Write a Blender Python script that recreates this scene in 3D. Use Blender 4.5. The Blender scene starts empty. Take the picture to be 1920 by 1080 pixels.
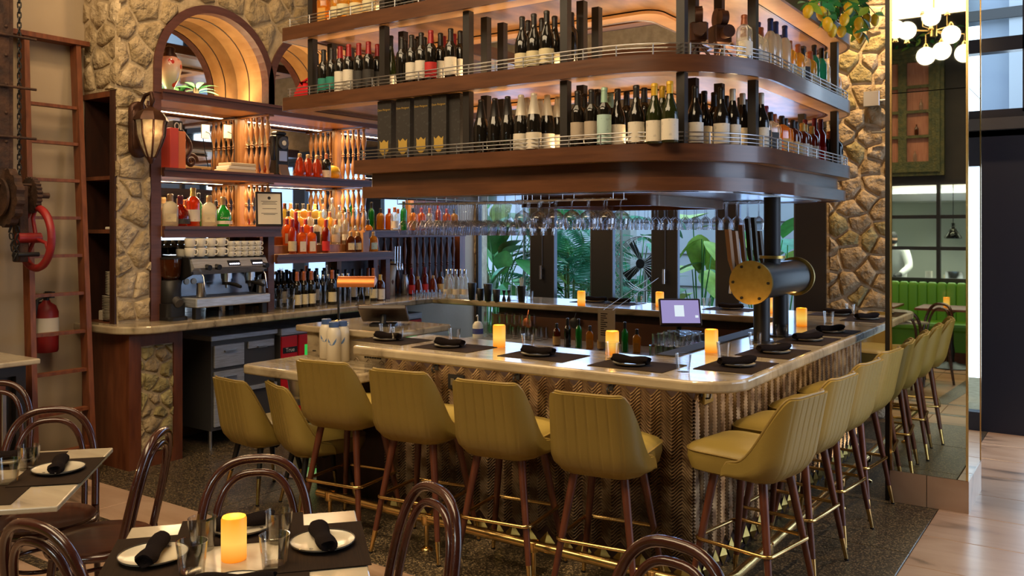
import bpy, bmesh, math, random
from mathutils import Vector, Matrix
R = math.radians
random.seed(7)
scene = bpy.context.scene
COL = scene.collection
# ---------------------------------------------------------------- camera
F, CX, HY, H, YAW = 1640.0, 960.0, 430.0, 1.75, R(34.69)
FW = Vector((-math.sin(YAW), math.cos(YAW), 0)); RT = Vector((math.cos(YAW), math.sin(YAW), 0)); UP = Vector((0, 0, 1))
CAM = Vector((0, 0, H))
cd = bpy.data.cameras.new('camera'); co = bpy.data.objects.new('camera', cd); COL.objects.link(co)
co.location = CAM; co.rotation_euler = (R(90), 0, YAW)
cd.sensor_width = 36; cd.lens = 36 * F / 1920; cd.shift_y = -(540 - HY) / 1920; cd.clip_start = .05
scene.camera = co
vs = scene.view_settings
vs.view_transform = 'Standard'; vs.look = 'None'; vs.exposure = 0.0; vs.gamma = 1; vs.use_curve_mapping = False
cy = scene.cycles
cy.max_bounces = 7; cy.diffuse_bounces = 3; cy.glossy_bounces = 4; cy.transmission_bounces = 6; cy.transparent_max_bounces = 14
cy.caustics_reflective = False; cy.caustics_refractive = False; cy.sample_clamp_indirect = 4
cy.use_denoising = True
# ---------------------------------------------------------------- daylight
w = bpy.data.worlds.new('World'); scene.world = w; w.use_nodes = True
bg = w.node_tree.nodes['Background']; bg.inputs[0].default_value = (.68, .82, 1.0, 1); bg.inputs[1].default_value = 3.0
# ---------------------------------------------------------------- lamps of the room and an added fill
def area(name, loc, rot, sx, sy, power, col, spread=180):
    l = bpy.data.lights.new(name, 'AREA'); l.shape = 'RECTANGLE'; l.size = sx; l.size_y = sy; l.energy = power; l.color = col; l.spread = R(spread)
    o = bpy.data.objects.new(name, l); COL.objects.link(o); o.location = loc; o.rotation_euler = rot; return o
def spot(name, loc, target, power, col, ang=50, blend=.6, rad=.06):
    l = bpy.data.lights.new(name, 'SPOT'); l.energy = power; l.color = col; l.spot_size = R(ang); l.spot_blend = blend; l.shadow_soft_size = rad
    o = bpy.data.objects.new(name, l); COL.objects.link(o); o.location = loc
    o.rotation_euler = (Vector(target) - Vector(loc)).to_track_quat('-Z', 'Y').to_euler(); return o
WARM = (1.0, .66, .34); NEUT = (1.0, .74, .44); COOL = (.42, .58, 1.0)
area('dining_fill_light', (-2.9, .7, 4.75), (R(22), 0, 0), 5.2, 1.6, 235, NEUT)  # added warm front fill, no such fixture; stands in for chandelier light
area('bar_ceiling_light', (-3.2, 3.0, 4.75), (R(18), 0, 0), 4.4, .8, 55, NEUT)
area('entrance_daylight', (2.4, 6.3, 2.2), (0, R(90), 0), 3.2, 3.0, 46, COOL)
area('window_daylight', (-4.3, 8.9, 2.2), (R(-90), 0, 0), 4.2, 2.4, 110, COOL)
for i, y in enumerate((4.03, 4.62, 5.21, 5.78)):
    spot('aisle_downlight', (1.0, y - .05, 4.15), (-1.42, y, .74), 330, NEUT, 15)
for i, x in enumerate((-3.71, -3.14, -2.57, -2.0)):
    spot('front_downlight', (x + .15, 2.95, 4.7), (x, 3.72, .74), 360, NEUT, 15)
area('door_daylight', (.3, 8.95, 2.0), (R(-90), 0, 0), 2.2, 3.2, 100, (.80, .88, 1.0))
spot('stone_wall_washer', (-1.75, 7.75, 4.75), (-1.9, 8.6, 1.9), 420, WARM, 75)
spot('stone_wall_washer', (-5.1, 3.9, 4.9), (-6.05, 4.4, 3.4), 75, WARM, 90)
area('under_counter_strip', (-2.75, 3.83, .986), (R(35), 0, 0), 2.0, .02, 2.4, NEUT)
area('under_counter_strip', (-1.47, 5.6, .986), (0, R(35), 0), .02, 3.2, 3.2, NEUT)
spot('aisle_floor_light', (-.5, 5.9, 4.8), (-1.05, 5.0, 0), 210, WARM, 34)
spot('wall_washer', (-5.0, 2.6, 4.7), (-6.2, 3.7, 2.4), 60, WARM, 60)
# ---------------------------------------------------------------- pixel helpers: a pixel gives a ray; a named surface gives the distance
def ray(u, v): return FW + RT * ((u - CX) / F) + UP * ((HY - v) / F)
def Pz(u, v, z): d = ray(u, v); return CAM + d * ((z - H) / d.z)
def Py(u, v, y): d = ray(u, v); return CAM + d * (y / d.y)
def Px(u, v, x): d = ray(u, v); return CAM + d * (x / d.x)
# ---------------------------------------------------------------- objects
def tag(o, label=None, cat=None, group=None, kind=None):
    if label: o['label'] = label
    if cat: o['category'] = cat
    if group: o['group'] = group
    if kind: o['kind'] = kind
    return o
def empty(name, loc=(0, 0, 0), rz=0, parent=None):
    o = bpy.data.objects.new(name, None); COL.objects.link(o); o.location = loc; o.rotation_euler = (0, 0, rz); o.empty_display_size = .1
    if parent: o.parent = parent
    return o
def inst(name, me, parent=None, loc=(0, 0, 0), rot=(0, 0, 0), sc=(1, 1, 1)):
    o = bpy.data.objects.new(name, me); COL.objects.link(o); o.location = loc; o.rotation_euler = rot; o.scale = sc
    if parent: o.parent = parent
    return o
def copy_tree(o, parent=None):
    c = o.copy(); COL.objects.link(c); c.parent = parent
    for ch in list(o.children): copy_tree(ch, c)
    return c
ORD = 'first second third fourth fifth sixth seventh eighth ninth tenth eleventh twelfth thirteenth fourteenth fifteenth sixteenth seventeenth eighteenth nineteenth twentieth'.split()
def nth(i):
    if i < 20: return ORD[i]
    t = 'twenty thirty forty fifty sixty'.split()[(i + 1) // 10 - 2]
    return t + '-' + ORD[(i + 1) % 10 - 1] if (i + 1) % 10 else {2: 'twentieth', 3: 'thirtieth', 4: 'fortieth', 5: 'fiftieth'}[(i + 1) // 10]
class MB:
    """collects shapes into one mesh"""
    def __init__(s): s.v = []; s.f = []; s.m = []
    def add(s, vs_, fs, mi=0):
        n = len(s.v); s.v += [tuple(p) for p in vs_]; s.f += [tuple(i + n for i in f) for f in fs]; s.m += [mi] * len(fs); return s
    def box(s, x0, x1, y0, y1, z0, z1, mi=0):
        return s.add([(x0, y0, z0), (x1, y0, z0), (x1, y1, z0), (x0, y1, z0), (x0, y0, z1), (x1, y0, z1), (x1, y1, z1), (x0, y1, z1)],
                     [(3, 2, 1, 0), (4, 5, 6, 7), (0, 1, 5, 4), (1, 2, 6, 5), (2, 3, 7, 6), (3, 0, 4, 7)], mi)
    def bbox(s, x0, x1, y0, y1, z0, z1, b=.01, mi=0):   # box with chamfered edges
        pts = []; fs = []
        for z, i in ((z0, b), (z0 + b, 0), (z1 - b, 0), (z1, b)):
            c = i
            pts += [(x0 + c + b, y0 + c, z), (x1 - c - b, y0 + c, z), (x1 - c, y0 + c + b, z), (x1 - c, y1 - c - b, z), (x1 - c - b, y1 - c, z), (x0 + c + b, y1 - c, z), (x0 + c, y1 - c - b, z), (x0 + c, y0 + c + b, z)]
        for k in range(3):
            for j in range(8): fs.append((k * 8 + j, k * 8 + (j + 1) % 8, k * 8 + 8 + (j + 1) % 8, k * 8 + 8 + j))
        fs.append(tuple(range(7, -1, -1))); fs.append(tuple(range(24, 32)))
        return s.add(pts, fs, mi)
    def loft(s, rings, cap0=True, cap1=True, closed=True, mi=0):
        n = len(rings[0]); pts = [p for r in rings for p in r]; fs = []
        for k in range(len(rings) - 1):
            for j in range(n if closed else n - 1):
                fs.append((k * n + j, k * n + (j + 1) % n, (k + 1) * n + (j + 1) % n, (k + 1) * n + j))
        if cap0: fs.append(tuple(range(n - 1, -1, -1)))
        if cap1: fs.append(tuple(range((len(rings) - 1) * n, len(rings) * n)))
        return s.add(pts, fs, mi)
    def lathe(s, prof, seg=16, c=(0, 0, 0), cap0=True, cap1=True, mi=0):
        return s.loft([[(c[0] + r * math.cos(2 * math.pi * j / seg), c[1] + r * math.sin(2 * math.pi * j / seg), c[2] + z) for j in range(seg)] for r, z in prof], cap0, cap1, mi=mi)
    def cyl(s, a, b, r0, r1=None, seg=10, mi=0):
        a = Vector(a); b = Vector(b); r1 = r0 if r1 is None else r1; d = (b - a).normalized()
        x = d.cross(Vector((0, 0, 1)) if abs(d.z) < .95 else Vector((1, 0, 0))).normalized(); y = d.cross(x)
        ring = lambda c, r: [c + (x * math.cos(2 * math.pi * j / seg) + y * math.sin(2 * math.pi * j / seg)) * r for j in range(seg)]
        return s.loft([ring(a, r0), ring(b, r1)], mi=mi)
    def tube(s, pts, r, seg=6, closed=False, mi=0):
        pts = [Vector(p) for p in pts]; n = len(pts); rings = []; px = None
        rr = r if isinstance(r, (list, tuple)) else [r] * n
        for i, p in enumerate(pts):
            if closed: d = pts[(i + 1) % n] - pts[i - 1]
            else: d = pts[min(i + 1, n - 1)] - pts[max(i - 1, 0)]
            d.normalize()
            if px is None: px = d.cross(Vector((0, 0, 1)) if abs(d.z) < .9 else Vector((1, 0, 0))).normalized()
            else:
                px = (px - d * px.dot(d))
                px.normalize()
            y = d.cross(px)
            rings.append([p + (px * math.cos(2 * math.pi * j / seg) + y * math.sin(2 * math.pi * j / seg)) * rr[i] for j in range(seg)])
        if closed: rings.append(rings[0]); return s.loft(rings, False, False, mi=mi)
        return s.loft(rings, mi=mi)
    def prism(s, poly, z0, z1, mi=0):
        return s.loft([[(x, y, z0) for x, y in poly], [(x, y, z1) for x, y in poly]], mi=mi)
    def ring(s, outer, inner, z0, z1, mi=0, top=True, bot=True, ins=True, out=True):
        n = len(outer); pts = [(x, y, z) for z in (z0, z1) for L in (outer, inner) for x, y in L]; fs = []
        for j in range(n):
            k = (j + 1) % n; a, b, c, d = j, n + j, 2 * n + j, 3 * n + j; a2, b2, c2, d2 = k, n + k, 2 * n + k, 3 * n + k
            if out: fs.append((a, a2, c2, c))
            if ins: fs.append((b, d, d2, b2))
            if bot: fs.append((a, b, b2, a2))
            if top: fs.append((c, c2, d2, d))
        return s.add(pts, fs, mi)
    def xform(s, M):
        s.v = [tuple(M @ Vector(p)) for p in s.v]; return s
    def mesh(s, name, mats, smooth=False, ang=62):
        me = bpy.data.meshes.new(name); me.from_pydata(s.v, [], s.f)
        for m in (mats if isinstance(mats, (list, tuple)) else [mats]): me.materials.append(m)
        if len(set(s.m)) > 1: me.polygons.foreach_set('material_index', s.m)
        if smooth:
            me.polygons.foreach_set('use_smooth', [True] * len(me.polygons)); me.set_sharp_from_angle(angle=R(ang))
        me.update(); return me
    def build(s, name, mats, parent=None, smooth=False, ang=62, loc=(0, 0, 0), rot=(0, 0, 0)):
        return inst(name, s.mesh(name, mats, smooth, ang), parent, loc, rot)
def rrect(x0, y0, x1, y1, r, seg=8):
    """rounded rectangle, counter-clockwise; r = radii at (x0y0, x1y0, x1y1, x0y1)"""
    if not isinstance(r, (list, tuple)): r = (r,) * 4
    out = []
    for (cx, cy, a0), rad in zip(((x0, y0, 180), (x1, y0, 270), (x1, y1, 0), (x0, y1, 90)), r):
        rad = max(rad, .0005); ox = cx + rad if cx == x0 else cx - rad; oy = cy + rad if cy == y0 else cy - rad
        for k in range(seg + 1):
            a = R(a0 + 90 * k / seg); out.append((ox + rad * math.cos(a), oy + rad * math.sin(a)))
    return out
# ---------------------------------------------------------------- materials
M = {}
def mat(name, col, rough=.5, metal=0, col2=None, scale=8, stretch=None, bump=0, bscale=None, spec=.5, coat=0, emis=None, estr=0, trans=0, alpha=1, detail=4, lo=.35, hi=.65, coord='Object', sheen=0):
    m = bpy.data.materials.new(name); m.use_nodes = True; nt = m.node_tree; b = nt.nodes['Principled BSDF']
    b.inputs['Base Color'].default_value = (*col, 1); b.inputs['Roughness'].default_value = rough; b.inputs['Metallic'].default_value = metal
    b.inputs['Specular IOR Level'].default_value = spec; b.inputs['Coat Weight'].default_value = coat; b.inputs['Coat Roughness'].default_value = .08
    b.inputs['Transmission Weight'].default_value = trans; b.inputs['Alpha'].default_value = alpha
    if sheen: b.inputs['Sheen Weight'].default_value = sheen
    if emis: b.inputs['Emission Color'].default_value = (*emis, 1); b.inputs['Emission Strength'].default_value = estr
    if col2 or bump:
        tc = nt.nodes.new('ShaderNodeTexCoord'); mp = nt.nodes.new('ShaderNodeMapping')
        if stretch: mp.inputs['Scale'].default_value = stretch
        nt.links.new(tc.outputs[coord], mp.inputs[0])
        if col2:
            n = nt.nodes.new('ShaderNodeTexNoise'); n.inputs['Scale'].default_value = scale; n.inputs['Detail'].default_value = detail
            nt.links.new(mp.outputs[0], n.inputs['Vector'])
            r = nt.nodes.new('ShaderNodeValToRGB'); r.color_ramp.elements[0].position = lo; r.color_ramp.elements[1].position = hi
            r.color_ramp.elements[0].color = (*col, 1); r.color_ramp.elements[1].color = (*col2, 1)
            nt.links.new(n.outputs[0], r.inputs[0]); nt.links.new(r.outputs[0], b.inputs['Base Color'])
        if bump:
            n2 = nt.nodes.new('ShaderNodeTexNoise'); n2.inputs['Scale'].default_value = bscale or scale; n2.inputs['Detail'].default_value = 6
            nt.links.new(mp.outputs[0], n2.inputs['Vector'])
            bp = nt.nodes.new('ShaderNodeBump'); bp.inputs['Strength'].default_value = min(1, bump); bp.inputs['Distance'].default_value = .06 if bump >= 1 else .02
            nt.links.new(n2.outputs[0], bp.inputs['Height']); nt.links.new(bp.outputs[0], b.inputs['Normal'])
    M[name] = m; return m
def thin_glass(name, tint=(1, 1, 1), gl=.12, rough=.02, f0=1.45):
    m = bpy.data.materials.new(name); m.use_nodes = True; nt = m.node_tree; nt.nodes.remove(nt.nodes['Principled BSDF'])
    t = nt.nodes.new('ShaderNodeBsdfTransparent'); t.inputs[0].default_value = (*tint, 1)
    g = nt.nodes.new('ShaderNodeBsdfGlossy'); g.inputs['Roughness'].default_value = rough
    fr = nt.nodes.new('ShaderNodeLayerWeight'); fr.inputs['Blend'].default_value = gl
    mx = nt.nodes.new('ShaderNodeMixShader'); nt.links.new(fr.outputs['Facing'], mx.inputs[0]); nt.links.new(t.outputs[0], mx.inputs[1]); nt.links.new(g.outputs[0], mx.inputs[2])
    nt.links.new(mx.outputs[0], nt.nodes['Material Output'].inputs[0]); M[name] = m; return m
def liquor(name, col, tr=.55):
    """coloured bottle glass with liquid: lets light through diffusely, glossy skin"""
    m = bpy.data.materials.new(name); m.use_nodes = True; nt = m.node_tree; nt.nodes.remove(nt.nodes['Principled BSDF'])
    t = nt.nodes.new('ShaderNodeBsdfTransparent'); t.inputs[0].default_value = (*col, 1)
    tl = nt.nodes.new('ShaderNodeBsdfTranslucent'); tl.inputs[0].default_value = (*col, 1)
    d = nt.nodes.new('ShaderNodeBsdfDiffuse'); d.inputs[0].default_value = (*[c * .6 for c in col], 1)
    g = nt.nodes.new('ShaderNodeBsdfGlossy'); g.inputs['Roughness'].default_value = .06
    a = nt.nodes.new('ShaderNodeMixShader'); a.inputs[0].default_value = .45; nt.links.new(tl.outputs[0], a.inputs[1]); nt.links.new(d.outputs[0], a.inputs[2])
    b = nt.nodes.new('ShaderNodeMixShader'); b.inputs[0].default_value = 1 - tr; nt.links.new(t.outputs[0], b.inputs[1]); nt.links.new(a.outputs[0], b.inputs[2])
    fr = nt.nodes.new('ShaderNodeLayerWeight'); fr.inputs['Blend'].default_value = .18
    c = nt.nodes.new('ShaderNodeMixShader'); nt.links.new(fr.outputs['Facing'], c.inputs[0]); nt.links.new(b.outputs[0], c.inputs[1]); nt.links.new(g.outputs[0], c.inputs[2])
    nt.links.new(c.outputs[0], nt.nodes['Material Output'].inputs[0]); M[name] = m; return m
def emit(name, col, s):
    m = bpy.data.materials.new(name); m.use_nodes = True; nt = m.node_tree; nt.nodes.remove(nt.nodes['Principled BSDF'])
    e = nt.nodes.new('ShaderNodeEmission'); e.inputs[0].default_value = (*col, 1); e.inputs[1].default_value = s
    nt.links.new(e.outputs[0], nt.nodes['Material Output'].inputs[0]); M[name] = m; return m
# wood
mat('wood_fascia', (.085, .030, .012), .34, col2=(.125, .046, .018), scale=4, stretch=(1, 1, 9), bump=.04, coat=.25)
mat('wood_panel', (.10, .026, .009), .42, col2=(.17, .05, .018), scale=3, stretch=(6, 6, 1), bump=.03)
mat('wood_cornice', (.085, .03, .022), .42, col2=(.12, .045, .032), scale=5, stretch=(8, .6, 8))
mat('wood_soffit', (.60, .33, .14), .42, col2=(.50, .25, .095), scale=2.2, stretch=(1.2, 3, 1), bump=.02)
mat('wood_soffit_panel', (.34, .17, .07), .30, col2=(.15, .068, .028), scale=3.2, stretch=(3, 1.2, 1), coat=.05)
mat('wood_vault', (.44, .24, .09), .4, col2=(.30, .145, .045), scale=5, stretch=(1, 1, 1.0), bump=.02)
mat('wood_honey', (.40, .185, .065), .35, col2=(.27, .11, .035), scale=5, stretch=(4, 4, 1))
mat('wood_ladder', (.20, .06, .02), .5, col2=(.12, .032, .011), scale=6, stretch=(6, 6, 1), bump=.05)
mat('wood_dark', (.05, .016, .008), .5, col2=(.028, .01, .006), scale=4, stretch=(5, 5, 1))
mat('wood_leg', (.13, .036, .015), .4, col2=(.08, .02, .009), scale=6, stretch=(5, 5, 1))
mat('bentwood', (.06, .016, .009), .22, col2=(.035, .009, .005), scale=5, stretch=(2, 2, 2), coat=.5)
mat('bentwood_seat', (.085, .024, .010), .3, col2=(.05, .013, .006), scale=6, stretch=(8, 1, 1), coat=.3)
mat('black_metal', (.012, .011, .011), .45, spec=.35)
mat('black_post', (.02, .016, .014), .42)
mat('frame_black', (.014, .011, .010), .4)
mat('frame_blue_black', (.012, .013, .022), .45)
# stone & marble
mat('stone', (.50, .385, .235), .9, col2=(.27, .195, .10), scale=9, bump=1.0, bscale=13, detail=8, lo=.3, hi=.7, spec=.2)  # darker noise tone in the stone colours stands in for crevice shade
mat('stone_pale', (.58, .46, .30), .9, col2=(.34, .25, .14), scale=9, bump=1.0, bscale=12, detail=8, spec=.2)
mat('stone_green', (.44, .37, .175), .9, col2=(.24, .19, .085), scale=9, bump=1.0, bscale=13, detail=8, spec=.2)
mat('mortar', (.50, .395, .255), .95, col2=(.40, .31, .195), scale=14, bump=.5, bscale=40, spec=.1)
mat('plaster', (.42, .33, .23), .85, col2=(.36, .28, .19), scale=1.2, bump=.08, bscale=14, spec=.2)
mat('dark_wall', (.018, .014, .011), .6, col2=(.03, .024, .018), scale=3)
mat('ceiling_dark', (.03, .022, .018), .8)
def marble(name, a, b, c, scale=1.6, rough=.16, coat=.3):
    m = mat(name, a, rough, coat=coat); nt = m.node_tree; bs = nt.nodes['Principled BSDF']
    tc = nt.nodes.new('ShaderNodeTexCoord'); mp = nt.nodes.new('ShaderNodeMapping'); mp.inputs['Rotation'].default_value = (0, 0, R(24)); mp.inputs['Scale'].default_value = (1, 4, 2)
    geo = nt.nodes.new('ShaderNodeNewGeometry'); nt.links.new(geo.outputs['Position'], mp.inputs[0])
    n = nt.nodes.new('ShaderNodeTexNoise'); n.inputs['Scale'].default_value = scale; n.inputs['Detail'].default_value = 9; n.inputs['Distortion'].default_value = 1.1; nt.links.new(mp.outputs[0], n.inputs['Vector'])
    r = nt.nodes.new('ShaderNodeValToRGB'); e = r.color_ramp.elements; e[0].position = .30; e[0].color = (*c, 1); e[1].position = .62; e[1].color = (*a, 1)
    x = e.new(.42); x.color = (*b, 1); x = e.new(.80); x.color = (*[(p + q) / 2 for p, q in zip(a, b)], 1)
    nt.links.new(n.outputs[0], r.inputs[0]); nt.links.new(r.outputs[0], bs.inputs['Base Color']); return m
marble('marble_bar', (.46, .375, .245), (.34, .265, .165), (.13, .10, .062), scale=2.4)
marble('marble_table', (.52, .44, .31), (.45, .37, .26), (.28, .225, .16), scale=1.3)
marble('marble_pink', (.50, .335, .225), (.42, .265, .17), (.14, .09, .06), scale=1.2, rough=.3, coat=.1)
def terrazzo():
    m = mat('terrazzo', (.05, .045, .04), .42); nt = m.node_tree; bs = nt.nodes['Principled BSDF']
    geo = nt.nodes.new('ShaderNodeNewGeometry'); v = nt.nodes.new('ShaderNodeTexVoronoi'); v.inputs['Scale'].default_value = 150; nt.links.new(geo.outputs['Position'], v.inputs['Vector'])
    sp = nt.nodes.new('ShaderNodeSeparateColor'); nt.links.new(v.outputs['Color'], sp.inputs[0])
    r = nt.nodes.new('ShaderNodeValToRGB'); e = r.color_ramp.elements; e[0].position = .35; e[0].color = (.022, .016, .010, 1); e[1].position = 1; e[1].color = (.30, .21, .105, 1)
    x = e.new(.72); x.color = (.065, .047, .027, 1)
    nt.links.new(sp.outputs[0], r.inputs[0]); nt.links.new(r.outputs[0], bs.inputs['Base Color'])
terrazzo()
# metals
mat('brass', (.72, .48, .18), .22, 1); mat('brass_dull', (.46, .33, .10), .38, 1, col2=(.40, .28, .085), scale=30)
mat('steel', (.55, .55, .56), .28, 1); mat('steel_brushed', (.62, .65, .72), .34, .55, col2=(.40, .41, .44), scale=8, stretch=(1, 1, 30))  # brushed steel base tinted pale blue, standing in for reflected window daylight
mat('chrome', (.75, .75, .77), .08, 1); mat('gun_pipe', (.045, .05, .06), .3, .7)
mat('mirror', (.66, .66, .54), .015, 1); mat('mirror_bar', (.55, .52, .48), .02, 1)
mat('rust', (.075, .032, .015), .75, .2, col2=(.028, .012, .007), scale=12, bump=.4, bscale=30)
mat('red_paint', (.30, .014, .014), .45, col2=(.20, .01, .01), scale=8); mat('red_cooler', (.62, .012, .02), .35); mat('green_glow', (.03, .40, .06), .5, emis=(.05, .75, .10), estr=.5)
mat('copper', (.80, .25, .07), .42, .85)
# upholstery
mat('olive_leather', (.29, .205, .046), .42, col2=(.26, .182, .040), scale=3, bump=.06, bscale=160)
mat('piping', (.24, .16, .04), .4); mat('green_leather', (.10, .30, .022), .45, col2=(.085, .255, .018), scale=3)
# table things
mat('napkin', (.010, .007, .007), .95, spec=.05, bump=.3, bscale=220); mat('placemat', (.030, .018, .011), .85, spec=.08, col2=(.022, .014, .010), scale=3, stretch=(2, 90, 2), bump=.3, bscale=60)
mat('plate', (.62, .56, .44), .18, coat=.4); mat('plate_rim', (.03, .025, .02), .3); mat('paper', (.70, .64, .52), .8); mat('ink', (.03, .028, .03), .8)
mat('white_cup', (.78, .72, .60), .25); mat('saucer', (.74, .69, .60), .25)
emit('candle_glow', (1.0, .38, .03), 1.9)
def candle_mat():
    m = mat('candle', (.55, .22, .03), .5, emis=(1.0, .42, .04), estr=.85); nt = m.node_tree; bs = nt.nodes['Principled BSDF']
    tc = nt.nodes.new('ShaderNodeTexCoord'); sp = nt.nodes.new('ShaderNodeSeparateXYZ'); nt.links.new(tc.outputs['Object'], sp.inputs[0])
    r = nt.nodes.new('ShaderNodeValToRGB'); e = r.color_ramp.elements; e[0].position = 0; e[0].color = (.95, .22, .0, 1); e[1].position = .115; e[1].color = (.95, .33, .008, 1)
    x = e.new(.05); x.color = (1.0, .66, .12, 1)
    nt.links.new(sp.outputs[2], r.inputs[0]); nt.links.new(r.outputs[0], bs.inputs['Emission Color'])
candle_mat()
thin_glass('glass', (.95, .95, .94), .26); thin_glass('pane', (.86, .93, .96), .05); thin_glass('stemware', (.90, .90, .92), .42)
thin_glass('frosted', (.80, .76, .66), .3, .25)
# bottles
mat('wine_black', (.010, .008, .006), .08, spec=.7); mat('wine_green', (.02, .025, .006), .08, spec=.7)
for n_, c_ in dict(foil_black=(.02, .017, .016), foil_red=(.30, .015, .018), foil_white=(.62, .56, .46), foil_yellow=(.62, .36, .02), foil_mint=(.36, .55, .42), foil_blue=(.02, .035, .13), foil_copper=(.36, .10, .035), foil_gold=(.55, .36, .08), cork=(.42, .26, .12), foil_purple=(.12, .01, .03)).items(): mat(n_, c_, .35, .15)
for n_, c_ in dict(label_white=(.74, .66, .54), label_cream=(.70, .60, .36), label_teal=(.02, .22, .16), label_blue=(.44, .62, .58), label_red=(.50, .02, .02), label_black=(.03, .025, .022), label_orange=(.62, .30, .05), label_art=(.45, .36, .27), label_kraft=(.60, .38, .14), label_navy=(.05, .06, .22)).items():
    mat(n_, c_, .7, col2=tuple(min(1, c * .78 + .02) for c in c_), scale=40, lo=.58, hi=.62)
liquor('liq_clear', (.92, .92, .86), .8); liquor('liq_amber', (.90, .47, .08), .5); liquor('liq_orange', (.85, .27, .05), .45); liquor('liq_red', (.38, .035, .015), .45); liquor('liq_gold', (.90, .62, .15), .55); liquor('liq_green', (.05, .45, .10), .4); liquor('liq_rose', (.62, .12, .035), .45); liquor('liq_brown', (.28, .07, .015), .4); liquor('liq_teal', (.1, .5, .42), .5); liquor('liq_frost', (.80, .74, .62), .3)
# plants
for n_, c_ in dict(leaf=(.06, .36, .09), leaf_dark=(.025, .17, .05), leaf_bright=(.36, .66, .10), leaf_teal=(.05, .33, .20), leaf_olive=(.15, .20, .035)).items(): mat(n_, c_, .45, col2=tuple(c * .6 for c in c_), scale=9)
mat('lemon', (.85, .52, .02), .4, bump=.2, bscale=60); mat('stem_brown', (.08, .05, .025), .8); mat('terracotta', (.45, .16, .06), .8); mat('courtyard_wall', (.42, .47, .55), .8, col2=(.38, .43, .52), scale=2); mat('white_paint', (.6, .62, .66), .6)
mat('screen_body', (.05, .03, .022), .4); emit('screen_lilac', (.33, .28, .55), 1.0); emit('screen_white', (.75, .85, .92), 1.0); emit('led_white', (.75, .75, 1), 6); emit('globe_light', (1.0, .86, .66), 8); emit('lamp_bulb', (1.0, .62, .25), 12)
mat('water_bottle', (.74, .66, .52), .3, col2=(.70, .62, .48), scale=3); mat('cap_blue', (.05, .10, .26), .5); mat('mark_blue', (.10, .20, .42), .5)
mat('rubber', (.012, .011, .011), .7); mat('steel_dark', (.09, .085, .085), .4, .5); mat('orange_peel', (.75, .30, .03), .5); mat('skin', (.55, .30, .18), .6); mat('white_cloth', (.72, .72, .70), .8)
# ================================================================ THE ROOM
CEIL = 5.0; WX = -6.5; BY = 8.6; RY = -1.33; EX = 3.0
def struct(name, mb, m, **k):
    o = mb.build(name, m, **k); o['kind'] = 'structure'; return o
fl = struct('floor', MB().box(WX - 3, EX + 1, RY, BY + 4.4, -.12, -.012), M['mortar'])
def tile_mesh(wx, wy, m, name='tile'):
    b = .004; mb = MB()
    mb.loft([[(0, 0, -.012), (wx, 0, -.012), (wx, wy, -.012), (0, wy, -.012)], [(0, 0, -.003), (wx, 0, -.003), (wx, wy, -.003), (0, wy, -.003)], [(b, b, 0), (wx - b, b, 0), (wx - b, wy - b, 0), (b, wy - b, 0)]])
    return mb.mesh(name, m)
_tm = {}
def lay(x0, x1, y0, y1, tx, ty, m, gap=.003, off=True):
    nx = max(1, round((x1 - x0) / tx)); ny = max(1, round((y1 - y0) / ty)); tx = (x1 - x0) / nx; ty = (y1 - y0) / ny
    k = (round(tx, 4), round(ty, 4), m)
    if k not in _tm: _tm[k] = tile_mesh(tx - gap, ty - gap, M[m])
    for j in range(ny):
        for i in range(nx): inst('floor_tile', _tm[k], fl, (x0 + i * tx, y0 + j * ty, 0))
XB = -.92; YB = 3.36
lay(WX, XB, YB, BY, .93, .87, 'terrazzo')
lay(XB, EX, YB, BY, .65, .50, 'marble_pink')
lay(WX, EX, 2.96, YB, .62, .40, 'marble_pink')
lay(WX, EX, 2.87, 2.96, 1.9, .09, 'terrazzo')
lay(WX, EX, 2.40, 2.87, .72, .47, 'marble_pink')
lay(WX, EX, 2.33, 2.40, 1.9, .07, 'terrazzo')
lay(WX, EX, .30, 2.33, .82, .50, 'marble_pink')
lay(WX, EX, .22, .30, 1.9, .08, 'terrazzo'); lay(WX, EX, RY, .22, .8, .52, 'marble_pink')
d = [(-1.54, 2.36), (-1.40, 2.36), (-1.25, .75), (-1.42, .30)]
MB().prism([(x, y) for x, y in d], .0005, .002).build('floor_inlay', M['terrazzo'], fl)
struct('ceiling', MB().box(WX - .2, EX + .1, RY - .1, BY + .1, CEIL, CEIL + .1), M['ceiling_dark'])
struct('wall_left', MB().box(WX - .12, WX, RY - .1, BY, 0, CEIL), M['plaster'])
# wall behind the camera, seen in the mirror column: kitchen opening x -2.72..-1.05, z 1.05..2.42
kb = MB()
for a in ((WX, EX, 0, 1.02), (WX, -2.75, 1.02, 2.42), (-.9, EX, 1.02, 2.42), (WX, EX, 2.42, CEIL)): kb.box(a[0], a[1], RY - .12, RY, a[2], a[3])
struct('wall_rear', kb, M['dark_wall'])
eb = MB()   # right-hand side of the room: dark wall with a tall glazed opening
for a in ((RY, 4.4, 0, CEIL), (8.2, BY, 0, CEIL), (4.4, 8.2, 3.6, CEIL)): eb.box(EX, EX + .12, a[0], a[1], a[2], a[3])
struct('wall_right', eb, M['dark_wall'])
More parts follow.
